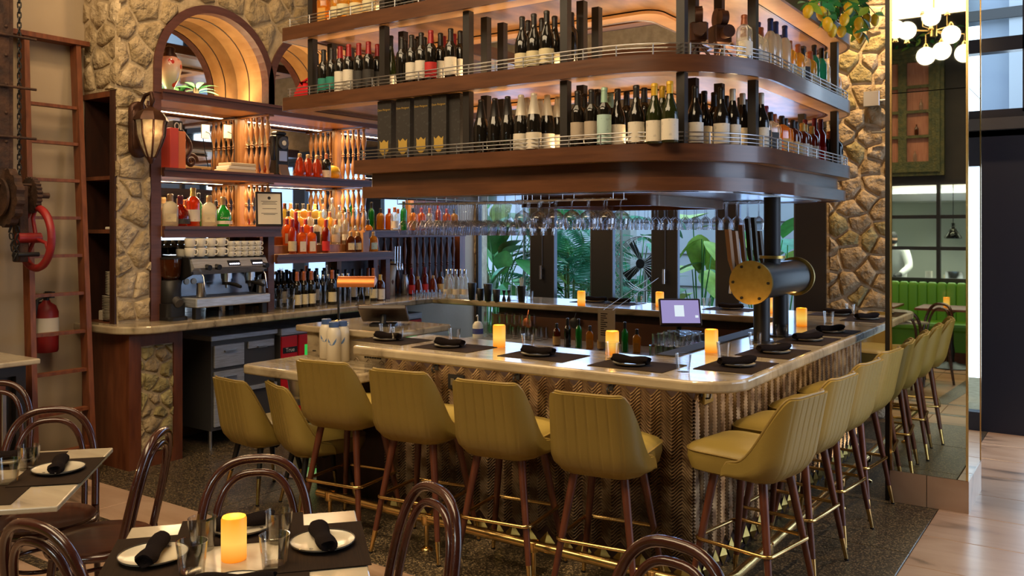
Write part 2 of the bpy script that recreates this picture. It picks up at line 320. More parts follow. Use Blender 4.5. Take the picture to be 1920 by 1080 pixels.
# ---------------------------------------------------------------- rubble stone
def clip(poly, a, b, c):
    out = []; n = len(poly)
    for i in range(n):
        p, q = poly[i], poly[(i + 1) % n]; dp = a * p[0] + b * p[1] - c; dq = a * q[0] + b * q[1] - c
        if dp <= 0: out.append(p)
        if (dp < 0 < dq) or (dq < 0 < dp):
            t = dp / (dp - dq); out.append((p[0] + (q[0] - p[0]) * t, p[1] + (q[1] - p[1]) * t))
    return out
def cells(u0, u1, v0, v1, s, seed, keep=None):
    rnd = random.Random(seed); nu = max(1, round((u1 - u0) / s)); nv = max(1, round((v1 - v0) / (s * .8))); du = (u1 - u0) / nu; dv = (v1 - v0) / nv; pts = []
    for j in range(-1, nv + 1):
        for i in range(-1, nu + 2):
            pts.append((u0 + (i + .5 * (j % 2) + rnd.uniform(.08, .78)) * du - .1 * du, v0 + (j + rnd.uniform(.1, .9)) * dv))
    out = []
    for p in pts:
        poly = [(u0, v0), (u1, v0), (u1, v1), (u0, v1)]
        for q in pts:
            if q is p or (q[0] - p[0]) ** 2 + (q[1] - p[1]) ** 2 > (3.2 * s) ** 2: continue
            a, b = q[0] - p[0], q[1] - p[1]; poly = clip(poly, a, b, (q[0] ** 2 + q[1] ** 2 - p[0] ** 2 - p[1] ** 2) / 2)
            if len(poly) < 3: break
        if len(poly) < 3: continue
        if keep:
            for c in keep: poly = c(poly)
            if len(poly) < 3: continue
        ar = abs(sum(poly[i][0] * poly[(i + 1) % len(poly)][1] - poly[(i + 1) % len(poly)][0] * poly[i][1] for i in range(len(poly)))) / 2
        if ar < s * s * .06: continue
        out.append(poly)
    return out
def stones(parent, polys, place, mats, gap=.009, h=.05, seed=1):
    rnd = random.Random(seed)
    for poly in polys:
        cu = sum(p[0] for p in poly) / len(poly); cv = sum(p[1] for p in poly) / len(poly)
        pp = []                                  # soften long edges with a jittered midpoint
        for i, p in enumerate(poly):
            q = poly[(i + 1) % len(poly)]; L = math.hypot(q[0] - p[0], q[1] - p[1])
            pp.append(p)
            if L > .07: pp.append(((p[0] + q[0]) / 2 + rnd.uniform(-.09, .09) * L * .5, (p[1] + q[1]) / 2 + rnd.uniform(-.09, .09) * L * .5))
        R0 = max(.03, min(math.hypot(p[0] - cu, p[1] - cv) for p in pp)); hh = h * rnd.uniform(.6, 1.15); tx, ty = rnd.uniform(-.25, .25), rnd.uniform(-.25, .25)
        ringf = lambda k, d, j: [place(cu + (p[0] - cu) * k * (1 + rnd.uniform(-j, j)), cv + (p[1] - cv) * k * (1 + rnd.uniform(-j, j)), d + hh * (tx * (p[0] - cu) + ty * (p[1] - cv)) / R0 * .4 * (d > 0)) for p in pp]
        g = 1 - gap / R0
        mb = MB(); rings = [ringf(g, -.01, 0), ringf(g * .95, hh * .45, .02), ringf(g * .80, hh * rnd.uniform(.7, .95), .07), ringf(g * .5, hh * rnd.uniform(.85, 1.2), .2)]
        mb.loft(rings, False, False); n = len(pp); mb.v.append(tuple(place(cu, cv, hh * (1 + rnd.uniform(-.15, .15)))))
        base = 3 * n
        for j in range(n): mb.f.append((base + j, base + (j + 1) % n, 4 * n)); mb.m.append(0)
        mb.build('stone', rnd.choice(mats), parent, smooth=True, ang=50)
SM = [M['stone'], M['stone_pale'], M['stone']]
# arched stone wall over the back bar (plane x = -6.05)
PX = -6.05; AY = (4.505, 5.60, 6.70); AR = .575; AZ = 2.99
def arch_clip(poly):      # push corners out of the arches
    out = []
    for y, z in poly:
        for c in AY:
            if abs(y - c) < AR and z <= AZ:
                z = min(AZ + .02, z) if False else z
                y = c + math.copysign(AR, y - c) if abs(y - c) > .0 else y
            elif z > AZ:
                dd = math.hypot(y - c, z - AZ)
                if dd < AR: y, z = c + (y - c) * AR / max(dd, .01), AZ + (z - AZ) * AR / max(dd, .01)
        out.append((y, z))
    return out
wa = MB(); YE = 7.35
pts = []
def arch_front(y0, y1, z0, z1):
    """wall plane with three arched openings, as strips between the arch line and the top"""
    mb = MB(); n = 20
    xs = sorted(set([y0, y1] + [c + AR * math.cos(math.pi * k / n) for c in AY for k in range(n + 1)]))
    for a, b in zip(xs, xs[1:]):
        m = (a + b) / 2; za = zb = z0
        for c in AY:
            if abs(m - c) < AR: za = AZ + math.sqrt(max(0, AR ** 2 - (a - c) ** 2)); zb = AZ + math.sqrt(max(0, AR ** 2 - (b - c) ** 2))
        mb.add([(PX, a, za), (PX, b, zb), (PX, b, z1), (PX, a, z1), (PX - .1, a, za), (PX - .1, b, zb)], [(0, 1, 2, 3), (0, 4, 5, 1)])
    return mb
wst = struct('wall_stone_arches', arch_front(3.62, YE, 2.78, CEIL), M['mortar'])
arch_polys = [p for p in cells(3.625, YE, 2.80, 4.7, .24, 3) if not any(math.hypot((sum(q[0] for q in p) / len(p)) - c, max(0, (sum(q[1] for q in p) / len(p)) - AZ)) < AR + .015 for c in AY)]
stones(wst, [arch_clip(p) for p in arch_polys], lambda u, v, d: (PX + d, u, v), SM, seed=5, h=.026)
# stone pilaster: front face y 3.62..3.91, side face x -6.5..-6.05
struct('wall_pilaster_core', MB().box(WX, PX - .002, 3.64, 3.90, 2.78, CEIL).box(PX - .06, PX - .002, 3.64, 3.90, 1.05, 2.78), M['mortar'])
pil = bpy.data.objects['wall_pilaster_core']
stones(pil, cells(3.625, 3.905, 1.06, 2.80, .19, 11), lambda u, v, d: (PX + d, u, v), [M['stone'], M['stone_pale']], seed=6, h=.026)
stones(pil, cells(WX, PX + .03, 2.79, 4.7, .22, 12), lambda u, v, d: (u, 3.645 - d, v), SM, seed=7, h=.026)
# ---------------------------------------------------------------- back wall: stone pieces, black glazed doors, glazed entrance
bw = MB(); bw.box(WX - .3, -6.47, BY, BY + .2, 0, CEIL).box(-2.29, -1.42, BY, BY + .2, 0, CEIL).box(-6.47, -2.29, BY, BY + .2, 2.75, CEIL)
wb = struct('wall_back', bw, M['mortar'])
stones(wb, cells(-2.27, -1.30, .0, 3.6, .21, 21), lambda u, v, d: (u, BY - d, v), [M['stone_green'], M['stone'], M['stone_pale']], seed=8, h=.034)
stones(wb, cells(-2.27, -1.30, 3.6, 4.8, .26, 22), lambda u, v, d: (u, BY - d, v), [M['stone_pale'], M['stone']], seed=9, h=.034)
stones(wb, cells(-6.70, -6.48, 1.0, 2.7, .2, 23), lambda u, v, d: (u, BY - d, v), [M['stone_pale'], M['stone']], seed=10, h=.03)
def glazed(name, x0, x1, z0, z1, stile_l, stile_r, rails=(.22, .1), m='frame_black', kind='structure', mesh_strip=None):
    o = empty(name, (0, 0, 0)); o['kind'] = kind
    mb = MB(); mb.box(x0, x0 + stile_l, BY - .03, BY + .05, z0, z1).box(x1 - stile_r, x1, BY - .03, BY + .05, z0, z1).box(x0 + stile_l, x1 - stile_r, BY - .03, BY + .05, z0, z0 + rails[0]).box(x0 + stile_l, x1 - stile_r, BY - .03, BY + .05, z1 - rails[1], z1)
    mb.build('window_frame', M[m], o)
    MB().box(x0 + stile_l, x1 - stile_r, BY + .0, BY + .008, z0 + rails[0], z1 - rails[1]).build('pane', M['pane'], o)
    MB().box(x0 + stile_l, x0 + stile_l + .012, BY - .034, BY - .03, z0 + rails[0], z1 - rails[1]).box(x1 - stile_r - .012, x1 - stile_r, BY - .034, BY - .03, z0 + rails[0], z1 - rails[1]).build('glazing_bead', M['steel_dark'], o)
    return o
glazed('window_1', -6.47, -5.50, 0, 2.75, .03, .16)
d1 = glazed('door_1', -5.50, -4.72, 0, 2.75, .15, .13)
glazed('window_2', -4.72, -3.96, 0, 2.75, .13, .14)
d2 = glazed('door_2', -3.96, -3.27, 0, 2.75, .14, .11)
glazed('window_3', -3.27, -2.29, 0, 2.75, .12, .29)
for o, x in ((d1, -5.50), (d2, -3.95)):
    MB().bbox(x - .012, x + .016, BY - .085, BY - .06, 1.17, 1.33, .004).box(x - .005, x + .007, BY - .06, BY - .03, 1.19, 1.21).box(x - .005, x + .007, BY - .06, BY - .03, 1.29, 1.31).build('door_handle', M['steel'], o)
    MB().cyl((x, BY - .04, 1.33), (x, BY - .04, 2.3), .004).build('lock_rod', M['steel_dark'], o)
hd = MB().box(-6.47, -2.29, BY - .06, BY + .06, 2.72, 2.85); struct('trim_1', hd, M['frame_black'])
# glazed entrance on the right (x -1.3 .. 1.2)
e = empty('door_3'); e['kind'] = 'structure'
fb = MB()
for a in ((-1.42, -1.30, 0, CEIL), (-.70, -.62, 0, 2.62), (1.5, 1.7, 0, CEIL), (-.62, 1.5, 2.30, 2.62), (-.62, 1.5, 0, .16), (.40, .52, .16, 2.30), (-.99, -.70, 0, 2.62), (-.66, -.56, 2.75, CEIL), (-1.30, 1.5, 2.55, 2.78), (-1.3, 1.5, 3.28, 3.40)): fb.box(a[0], a[1], BY - .05, BY + .08, a[2], a[3])
fb.build('door_frame', M['frame_blue_black'], e)
for a in ((-.62, .40, .16, 2.30), (.52, 1.5, .16, 2.30), (-1.30, -.66, 2.78, 3.28), (-1.30, -.66, 3.40, 5.0), (-.56, 1.5, 2.78, 3.28), (-.56, 1.5, 3.40, 5.0), (-1.30, -.99, .16, 2.55)): MB().box(a[0], a[1], BY + .01, BY + .018, a[2], a[3]).build('pane', M['pane'], e)
MB().box(-1.3, 1.5, BY - .14, BY - .05, 2.60, 2.70).build('air_curtain', M['steel_dark'], e)
struct('wall_entrance_side', MB().box(1.7, EX + .1, BY, BY + .12, 0, CEIL), M['dark_wall'])
# ---------------------------------------------------------------- courtyard outside
struct('courtyard_wall', MB().box(-9.5, 4, BY + 4.2, BY + 4.3, 0, 3.0), M['courtyard_wall'])
cw = bpy.data.objects['courtyard_wall']
for z in (.35, .85, 1.35, 1.85, 2.35): MB().box(-9.5, 4, BY + 4.18, BY + 4.205, z, z + .02).build('reveal_joint', M['steel_dark'], cw)
fc = struct('street_facade', MB().box(-4, 8, BY + 5.0, BY + 5.1, 0, 7.0), M['courtyard_wall'])
for x in (-2.6, -1.2, .2, 1.6, 3.0): MB().box(x, x + .18, BY + 4.9, BY + 5.0, 0, 7).build('pier', M['white_paint'], fc)
for z in (3.0, 4.6, 6.2): MB().box(-4, 8, BY + 4.86, BY + 4.9, z, z + .14).build('sill_band', M['steel_dark'], fc)
# conduit on the stone wall
cj = empty('conduit_box', (-1.86, BY - .075, 0)); tag(cj, 'grey junction box with conduit pipes on the stone wall', 'junction box'); zz = Py(1607, 186, BY - .08).z
MB().bbox(-.07, .07, -.04, .02, zz - .08, zz + .06, .004).build('box', M['steel'], cj); MB().tube([(.07, -.01, zz - .03), (.2, -.01, zz - .03), (.3, -.01, zz - .08), (.36, -.01, zz - .2)], .012, 8).build('pipe', M['steel'], cj, smooth=True); MB().cyl((0, -.01, zz - .32), (.45, -.01, zz - .32), .012).build('pipe', M['steel'], cj)
# ---------------------------------------------------------------- mirror-clad column
mc = empty('mirror_column', (-.98, 6.31, 0)); tag(mc, 'square column clad in mirror with brass edge trim and marble skirting', 'column')
mx0, mx1, my0, my1, mz = -1.205, -.755, 6.02, 6.62, .20
def off(mb): return mb.xform(Matrix.Translation((.98, -6.31, 0)))
off(MB().box(mx0 + .01, mx1 - .01, my0 + .012, my1 - .012, 0, CEIL)).build('core', M['frame_black'], mc)
for z0, z1 in ((mz, 2.62), (2.626, CEIL)):
    off(MB().box(mx0 + .012, mx1 - .012, my0, my0 + .01, z0, z1)).build('mirror_panel', M['mirror'], mc)
    off(MB().box(mx1 - .01, mx1, my0 + .012, my1 - .012, z0, z1)).build('mirror_panel', M['mirror'], mc)
off(MB().box(mx0 - .03, mx0 - .001, my0 + .002, my1 - .012, 0, CEIL)).build('black_edge', M['frame_black'], mc)
off(MB().box(mx0, mx0 + .012, my0 - .006, my0 + .012, mz, CEIL)).build('brass_trim', M['brass'], mc)
off(MB().box(mx1 - .012, mx1 + .002, my0 - .006, my0 + .012, mz, CEIL)).build('brass_trim', M['brass'], mc)
off(MB().box(mx1 - .004, mx1 + .004, my1 - .012, my1, mz, CEIL)).build('brass_trim', M['brass'], mc)
off(MB().box(mx0, mx0 + .215, my0 - .004, my0 + .012, 0, mz - .002)).build('skirting_tile', M['marble_pink'], mc)
off(MB().box(mx0 + .219, mx1 + .004, my0 - .004, my0 + .012, 0, mz - .002)).build('skirting_tile', M['marble_pink'], mc)
off(MB().box(mx1 - .012, mx1 + .004, my0 + .016, my1, 0, mz - .002)).build('skirting_tile', M['marble_pink'], mc)
# ================================================================ BACK BAR (arched shelving along the left wall)
bb = empty('back_bar_shelving', (PX, 4.5, 1.05)); tag(bb, 'arched dark wood back bar with lit shelves, mirror backs and turned balusters', 'shelving')
BO = Vector((PX, 4.5, 1.05))
def bpart(name, mb, m, **k): return mb.xform(Matrix.Translation(-BO)).build(name, M[m] if isinstance(m, str) else m, bb, **k)
MXB = -6.455
for y0, y1, z0, z1 in ((3.99, 5.02, 1.05, 3.6), (5.08, 6.20, 1.05, 3.6), (6.26, 7.30, 1.75, 3.6)):
    bpart('mirror_panel', MB().box(MXB - .01, MXB, y0, y1, z0, z1), 'mirror_bar')
bpart('back_board', MB().box(WX + .003, MXB - .011, 3.92, 8.2, 1.05, 3.62), 'wood_dark')
for y0, y1, z0, z1 in ((3.905, 3.99, 1.05, 2.80), (5.02, 5.085, 1.05, 1.69), (5.02, 5.085, 2.80, 3.05), (6.50, 6.56, 1.05, 1.455)):
    bpart('post', MB().box(PX - .06, PX + .012, y0, y1, z0, z1), 'wood_cornice')
for y in (5.02, 6.20, 7.30): bpart('divider_stile', MB().box(MXB, MXB + .035, y, y + .06, 1.05, 2.80), 'wood_honey')
# arch rings and barrel vaults
for k, c in enumerate(AY):
    n = 24; r0 = AR - .062; mb = MB()
    path = lambda r: [(c - r, 2.80)] + [(c - r * math.cos(math.pi * j / n), AZ + r * math.sin(math.pi * j / n)) for j in range(n + 1)] + [(c + r, 2.80)]
    o, i = path(AR + .003), path(r0)
    for j in range(len(o) - 1):
        a, b, cc, dd = o[j], o[j + 1], i[j + 1], i[j]; xf, xb = PX + .018, PX - .07
        mb.add([(xf, *a), (xf, *b), (xf, *cc), (xf, *dd), (xb, *a), (xb, *b), (xb, *cc), (xb, *dd)], [(3, 2, 1, 0), (0, 1, 5, 4), (2, 3, 7, 6)])
    bpart('arch_trim', mb, 'wood_cornice', smooth=True)
    for xa, xb in ((PX - .075, PX - .235), (PX - .245, MXB)):
        mb = MB(); p = path(r0 + .004)
        for j in range(len(p) - 1): mb.add([(xa, *p[j]), (xb, *p[j]), (xb, *p[j + 1]), (xa, *p[j + 1])], [(0, 1, 2, 3)])
        bpart('vault_panel', mb, 'wood_vault', smooth=True)
    bpart('vault_bead', MB().tube([(PX - .24, y, z) for y, z in path(r0 + .001)], .005, 5), 'wood_dark')
# shelves: board with lit pale underside and moulded front
def shelf(y0, y1, z0, z1, xf=PX + .03):
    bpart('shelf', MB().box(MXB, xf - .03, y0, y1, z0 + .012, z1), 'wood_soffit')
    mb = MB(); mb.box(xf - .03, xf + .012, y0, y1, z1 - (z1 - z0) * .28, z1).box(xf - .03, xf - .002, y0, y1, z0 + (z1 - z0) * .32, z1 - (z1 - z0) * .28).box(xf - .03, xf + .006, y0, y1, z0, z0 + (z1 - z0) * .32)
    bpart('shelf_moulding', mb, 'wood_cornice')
shelf(3.99, 7.30, 2.745, 2.83); shelf(3.99, 6.36, 2.155, 2.225, PX + .05); shelf(3.99, 5.13, 1.685, 1.775, PX + .05); shelf(5.085, 6.58, 1.45, 1.53, PX + .05); shelf(6.36, 7.95, 1.67, 1.74, PX - .1)
# turned balusters across the bay dividers
def baluster(h, m='wood_honey'):
    s = [(0, .017), (.03, .017), (.06, .010), (.12, .017), (.22, .026), (.30, .022), (.40, .012), (.46, .010), (.48, .018), (.50, .010), (.52, .018), (.54, .010), (.60, .012), (.70, .022), (.78, .026), (.88, .017), (.94, .010), (.97, .017), (1, .017)]
    return MB().lathe([(r, z * h) for z, r in s], 10).mesh('baluster', M[m], True, 60)
def bal_row(y, z0, z1, n=5):
    h = z1 - z0; b0 = .014
    for za, zb in ((z0, z0 + b0), (z1 - b0, z1)): bpart('baluster_rail', MB().box(MXB + .03, PX + .015, y - .03, y + .03, za, zb), 'wood_honey')
    me = baluster(h - 2 * b0)
    for i in range(n): inst('baluster', me, bb, Vector((PX - .03 - i * .072, y, z0 + b0)) - BO)
for y in (5.05, 6.23): bal_row(y, 2.225, 2.745)
bal_row(5.05, 1.775, 2.155); bal_row(6.23, 1.72, 2.155)
bpart('divider_block', MB().box(MXB, PX - .0, 6.19, 6.27, 1.53, 1.72), 'wood_honey')
# stepped bottle riser on the low shelf of the middle bay
for i in range(3): bpart('riser_step', MB().box(MXB, PX - .10 - i * .095, 5.10, 6.18, 1.53 + i * .075, 1.53 + (i + 1) * .075), 'wood_honey')
# dark screen of long balusters at the far end
me = baluster(.60, 'wood_panel')
for i in range(13): inst('baluster', me, bb, Vector((-6.36, 6.72 + i * .105, 1.06)) - BO)
for a in ((-6.40, -6.32, 6.62, 6.68, 1.05, 1.67), (-6.40, -6.32, 8.06, 8.16, 1.05, 1.67)): bpart('screen_frame', MB().box(*a), 'wood_panel')
# open cubby in the side of the pilaster
cub = MB(); cub.box(WX + .003, WX + .02, 3.64, 3.90, 1.05, 2.78).box(WX + .02, PX - .07, 3.89, 3.90, 1.05, 2.78).box(PX - .07, PX - .062, 3.62, 3.9, 1.05, 2.78).box(PX - .062, PX - .012, 3.625, 3.638, 1.05, 2.78)
bpart('cubby_lining', cub, 'wood_dark')
for z in (2.12, 1.72, 1.05): bpart('cubby_shelf', MB().box(WX + .02, PX - .07, 3.64, 3.89, z, z + .028 if z > 1.1 else 1.056), 'wood_panel')
bpart('cubby_head', MB().box(WX, PX - .02, 3.63, 3.89, 2.735, 2.775), 'wood_panel')
# strip lights under the shelves
LEDC = (1.0, .72, .40)
def strip(y0, y1, z, x=-6.30, p=9.0, up=False):
    area('shelf_strip_light', (x, (y0 + y1) / 2, z), (R(180) if up else 0, 0, 0), .05, y1 - y0 - .06, p * (y1 - y0), LEDC)
strip(4.0, 5.0, 2.742, p=11); strip(5.1, 6.18, 2.742, p=13); strip(4.0, 5.0, 2.152, p=11); strip(5.1, 6.18, 2.152, p=16); strip(6.4, 7.8, 2.742, p=9); strip(6.6, 7.9, 2.3, p=7)
strip(4.0, 5.0, 2.836, p=12, up=True); strip(5.15, 6.05, 2.836, p=12, up=True)
# ---------------------------------------------------------------- cabinet under the near end: wood with a stone panel
cb = empty('end_cabinet', (-6.18, 3.85, 0)); tag(cb, 'dark wood end cabinet with inset rubble stone panel under the back counter', 'cabinet')
CO = Vector((-6.18, 3.85, 0))
def cpart(name, mb, m): return mb.xform(Matrix.Translation(-CO)).build(name, M[m], cb)
XF = -5.87
cpart('body', MB().box(WX + .004, XF - .02, 3.632, 4.06, 0, .99), 'wood_panel')
cpart('side_panel', MB().box(WX + .004, XF - .0, 3.62, 3.632, 0, .99), 'wood_panel')
for a in ((3.632, 3.715, 0, .99), (3.985, 4.06, 0, .99), (3.715, 3.985, 0, .10), (3.715, 3.985, .895, .99)): cpart('rail', MB().box(XF - .02, XF, a[0], a[1], a[2], a[3]), 'wood_panel')
cpart('stone_backing', MB().box(XF - .02, XF - .014, 3.715, 3.985, .10, .895), 'mortar')
stones(cb, cells(3.716, 3.984, .105, .89, .15, 31), lambda u, v, d: tuple(Vector((XF - .014 + d, u, v)) - CO), [M['stone_green'], M['stone_green'], M['stone']], seed=13, h=.026, gap=.008)
# ---------------------------------------------------------------- steel drawer unit, red coolers under the back counter
u = empty('steel_drawer_unit', (-6.0, 4.62, 0)); tag(u, 'stainless drawer and cupboard unit under the back counter beside the end cabinet', 'cabinet'); UO = Vector((-6.0, 4.62, 0))
def upart(name, mb, m, p=None): return mb.xform(Matrix.Translation(-UO)).build(name, M[m], p or u)
upart('body', MB().box(-6.45, -5.93, 4.36, 5.0, .14, .86), 'steel_dark'); upart('worktop', MB().bbox(-6.45, -5.90, 4.34, 5.01, .86, .90, .004), 'steel_brushed')
for y0, y1, z0, z1 in ((4.38, 4.67, .64, .82), (4.38, 4.67, .17, .61), (4.71, 4.98, .76, .82)):
    dr = upart('drawer', MB().bbox(-5.93, -5.912, y0, y1, z0, z1, .003), 'steel_brushed')
    MB().box(-5.905, -5.893, y0 + .09, y1 - .09, z1 - .06, z1 - .045).box(-5.915, -5.9, y0 + .09, y0 + .1, z1 - .06, z1 - .045).xform(Matrix.Translation(-UO)).build('handle', M['steel'], dr)
upart('shelf', MB().box(-6.4, -5.90, 4.70, 5.0, .42, .45), 'steel_brushed')
for y in (4.38, 4.98): upart('leg', MB().cyl((-5.97, y, 0), (-5.97, y, .14), .016), 'steel')
for y in (4.38, 4.98): upart('leg', MB().cyl((-6.40, y, 0), (-6.40, y, .14), .016), 'steel')
def cooler(y0, y1, label, badge):
    c = empty('under_counter_cooler', (-6.05, (y0 + y1) / 2, 0)); tag(c, label, 'cooler'); O = Vector((-6.05, (y0 + y1) / 2, 0)); P = lambda n, mb, m: mb.xform(Matrix.Translation(-O)).build(n, M[m], c)
    P('plinth', MB().box(-6.43, -5.93, y0 + .01, y1 - .01, 0, .10), 'black_metal'); P('body', MB().box(-6.45, -5.89, y0, y1, .10, .84), 'steel_dark'); P('top', MB().bbox(-6.45, -5.87, y0, y1, .84, .90, .004), 'steel_brushed')
    P('red_panel', MB().box(-5.89, -5.875, y0 + .01, y0 + .18, .12, .83), 'red_cooler'); P('door_frame', MB().box(-5.89, -5.87, y0 + .20, y1 - .01, .74, .83).box(-5.89, -5.87, y0 + .20, y0 + .26, .12, .74).box(-5.89, -5.87, y1 - .07, y1 - .01, .12, .74), 'red_cooler')
    P('door_glass', MB().box(-5.89, -5.882, y0 + .26, y1 - .07, .12, .74), 'green_glow')
    if badge:
        b = P('badge', MB().box(-5.875, -5.871, y0 + .02, y0 + .175, .685, .735), 'black_metal')
        P('vent', MB().box(-5.876, -5.873, y0 + .03, y0 + .16, .15, .3), 'steel_dark')
    return c
cooler(5.02, 5.98, 'red front under-counter cooler with green-lit door next to the steel drawers', True); cooler(6.02, 6.86, 'red topped cooler with green-lit door at far end of the back counter', False)
# ================================================================ ISLAND BAR
ZT = 1.05; TH = .058
def fillet(poly):
    """poly: (x, y, r) corners; returns rounded outline"""
    out = []; n = len(poly)
    for i in range(n):
        p0, p, p1 = (Vector(poly[j][:2]) for j in (i - 1, i, (i + 1) % n)); r = poly[i][2]
        if r <= 0: out.append(tuple(p)); continue
        a = (p0 - p).normalized(); b = (p1 - p).normalized(); th = a.angle(b); t = r / math.tan(th / 2); c = p + (a + b).normalized() * (r / math.sin(th / 2))
        s = p + a * t; e_ = p + b * t; va = s - c; vb = e_ - c; ang = va.angle(vb); sg = 1 if va.x * vb.y - va.y * vb.x > 0 else -1
        for k in range(17):
            q = sg * ang * k / 16; out.append((c.x + va.x * math.cos(q) - va.y * math.sin(q), c.y + va.x * math.sin(q) + va.y * math.cos(q)))
    return out
def bevel(o, wd, seg=2, ang=30):
    m = o.modifiers.new('edge', 'BEVEL'); m.width = wd; m.segments = seg; m.limit_method = 'ANGLE'; m.angle_limit = R(ang); return o
top = fillet([(-3.80, 3.785, .03), (-1.42, 3.785, .24), (-1.42, 7.60, .14), (-6.46, 7.60, 0), (-6.46, 3.53, 0), (-5.71, 3.53, .28), (-5.76, 6.90, 0), (-2.16, 6.90, .02), (-2.12, 4.42, .02), (-3.80, 4.50, .03)])
ct = MB().prism(top, ZT - TH, ZT).build('bar_counter_top', M['marble_bar']); bevel(ct, .014, 3); tag(ct, 'veined beige marble counter top running round the whole bar and the back counter', 'counter top')
body = empty('island_bar', (-2.7, 4.2, 0)); tag(body, 'island bar front faced with glossy bronze chevron tiles', 'bar'); DO = Vector((-2.7, 4.2, 0))
def dpart(name, mb, m, **k): return mb.xform(Matrix.Translation(-DO)).build(name, M[m], body, **k)
BXF, BYF = -1.685, 3.99
dpart('core', MB().box(-3.72, BXF - .012, BYF + .012, 4.40, 0, ZT - TH).box(-2.05, BXF - .012, 4.40, 7.40, 0, ZT - TH).box(-5.0, -2.05, 7.0, 7.40, 0, ZT - TH).box(-4.55, -3.72, 4.20, 4.40, 0, .80), 'wood_dark')
mat('tile_bronze', (.20, .115, .055), .15, .5, col2=(.50, .36, .21), scale=11, coat=.9, spec=.8, lo=.40, hi=.60)
cw_, rise, pitch = .0562, .050, .0172
def chev(flip):
    mb = MB(); n = 5; rows = []
    for i in range(n):
        t = i / (n - 1); x = t * cw_; s = (t * t * (3 - 2 * t)) * .55 + t * .45; z = rise * (s if not flip else 1 - s)
        rows.append([(x, .0, z), (x, -.011, z + pitch * .22), (x, -.013, z + pitch * .5), (x, 0, z + pitch * .80)])
    mb.loft(rows, False, False, closed=False); return mb
CH = [chev(0), chev(1)]; CHM = [c.mesh('chevron_tile', M['tile_bronze'], True, 50) for c in CH]
places = []
for i in range(int((BXF + 3.72) / cw_)): places += [(Vector((-3.72 + i * cw_, BYF + .012, .10 + j * pitch)), 0, i % 2) for j in range(int((.985 - .10 - rise) / pitch))]
for i in range(int((7.36 - BYF) / cw_)): places += [(Vector((BXF - .012, BYF + .012 + i * cw_, .10 + j * pitch)), 1, i % 2) for j in range(int((.985 - .10 - rise) / pitch))]
for i in range(15): places += [(Vector((-4.55 + i * cw_, 4.20, .10 + j * pitch)), 0, i % 2) for j in range(44)]
places.sort(key=lambda p: -1e9 if False else (abs(math.degrees(0)) + ((p[0] - CAM).length - (.9 if p[0].z > .62 else 0))))
rest = MB()
for k, (p, face, fl_) in enumerate(places):
    if k < 300: inst('chevron_tile', CHM[fl_], body, p - DO, (0, 0, R(90) if face else 0))
    else:
        q = p - DO; c = CH[fl_]
        rest.add([(x + q.x, y + q.y, z + q.z) if not face else (-y + q.x, x + q.y, z + q.z) for x, y, z in c.v], c.f)
ro = rest.build('chevron_tiling', M['tile_bronze'], body, smooth=True, ang=50); ro['kind'] = 'stuff'
# row of brass diamonds at the foot
dm = MB().add([(-.05, 0, .06), (0, 0, 0), (.05, 0, .06), (0, 0, .115), (0, -.022, .06)], [(0, 1, 4), (1, 2, 4), (2, 3, 4), (3, 0, 4)]).mesh('diamond_tile', M['brass_dull'])
for i in range(18): inst('diamond_tile', dm, body, Vector((-3.66 + i * .1124, BYF + .008, .0)) - DO)
for i in range(29): inst('diamond_tile', dm, body, Vector((BXF - .004, BYF + .05 + i * .1124, .0)) - DO, (0, 0, R(90)))
# outlets and bag hooks
for p, rz in ((Py(856, 716, BYF - .004), 0), (Vector((BXF + .012, 4.12, .93)), R(90))):
    o_ = MB().bbox(-.058, .058, -.01, .004, -.042, .042, .003).build('outlet_plate', M['black_metal'] if not rz else M['brass_dull'], body, loc=p - DO, rot=(0, 0, rz))
    MB().box(-.035, -.012, -.0115, -.009, -.02, .02).box(.012, .035, -.0115, -.009, -.02, .02).build('socket', M['steel'], o_)
hk = MB().tube([(0, 0, .03), (0, -.03, .03), (0, -.045, .015), (0, -.04, -.005), (0, -.02, -.008)], .005, 6).box(-.012, .012, -.004, .002, 0, .05).mesh('bag_hook', M['black_metal'], True)
for x in (-3.3, -2.72, -2.14): inst('bag_hook', hk, body, Vector((x, BYF - .002, .92)) - DO)
inst('bag_hook', hk, body, Vector((BXF + .008, 4.06, .93)) - DO, (0, 0, R(90)))
# foot rail
rl = empty('foot_rail', (-2.7, 3.66, 0)); tag(rl, 'brass foot rail on short posts along the foot of the bar', 'rail'); RO = Vector((-2.7, 3.66, 0))
path = [(-3.95, 3.66, .17), (-1.62, 3.66, .17)] + [(-1.62 + .19 * math.sin(R(a)), 3.85 - .19 * math.cos(R(a)), .17) for a in range(15, 91, 15)] + [(-1.43, 7.2, .17)]
MB().tube([tuple(Vector(p) - RO) for p in path], .024, 12).build('tube', M['brass'], rl, smooth=True)
pm = MB().cyl((0, 0, 0), (0, 0, .15), .012).lathe([(.035, 0), (.035, .008), (.018, .02)], 12).lathe([(.028, .14), (.03, .15), (.03, .19)], 12, cap1=False).mesh('post', M['brass'], True)
for x in (-3.85, -3.1, -2.4, -1.75): inst('post', pm, rl, Vector((x, 3.66, 0)) - RO)
for y in (4.3, 5.0, 5.7, 6.4): inst('post', pm, rl, Vector((-1.43, y, 0)) - RO)
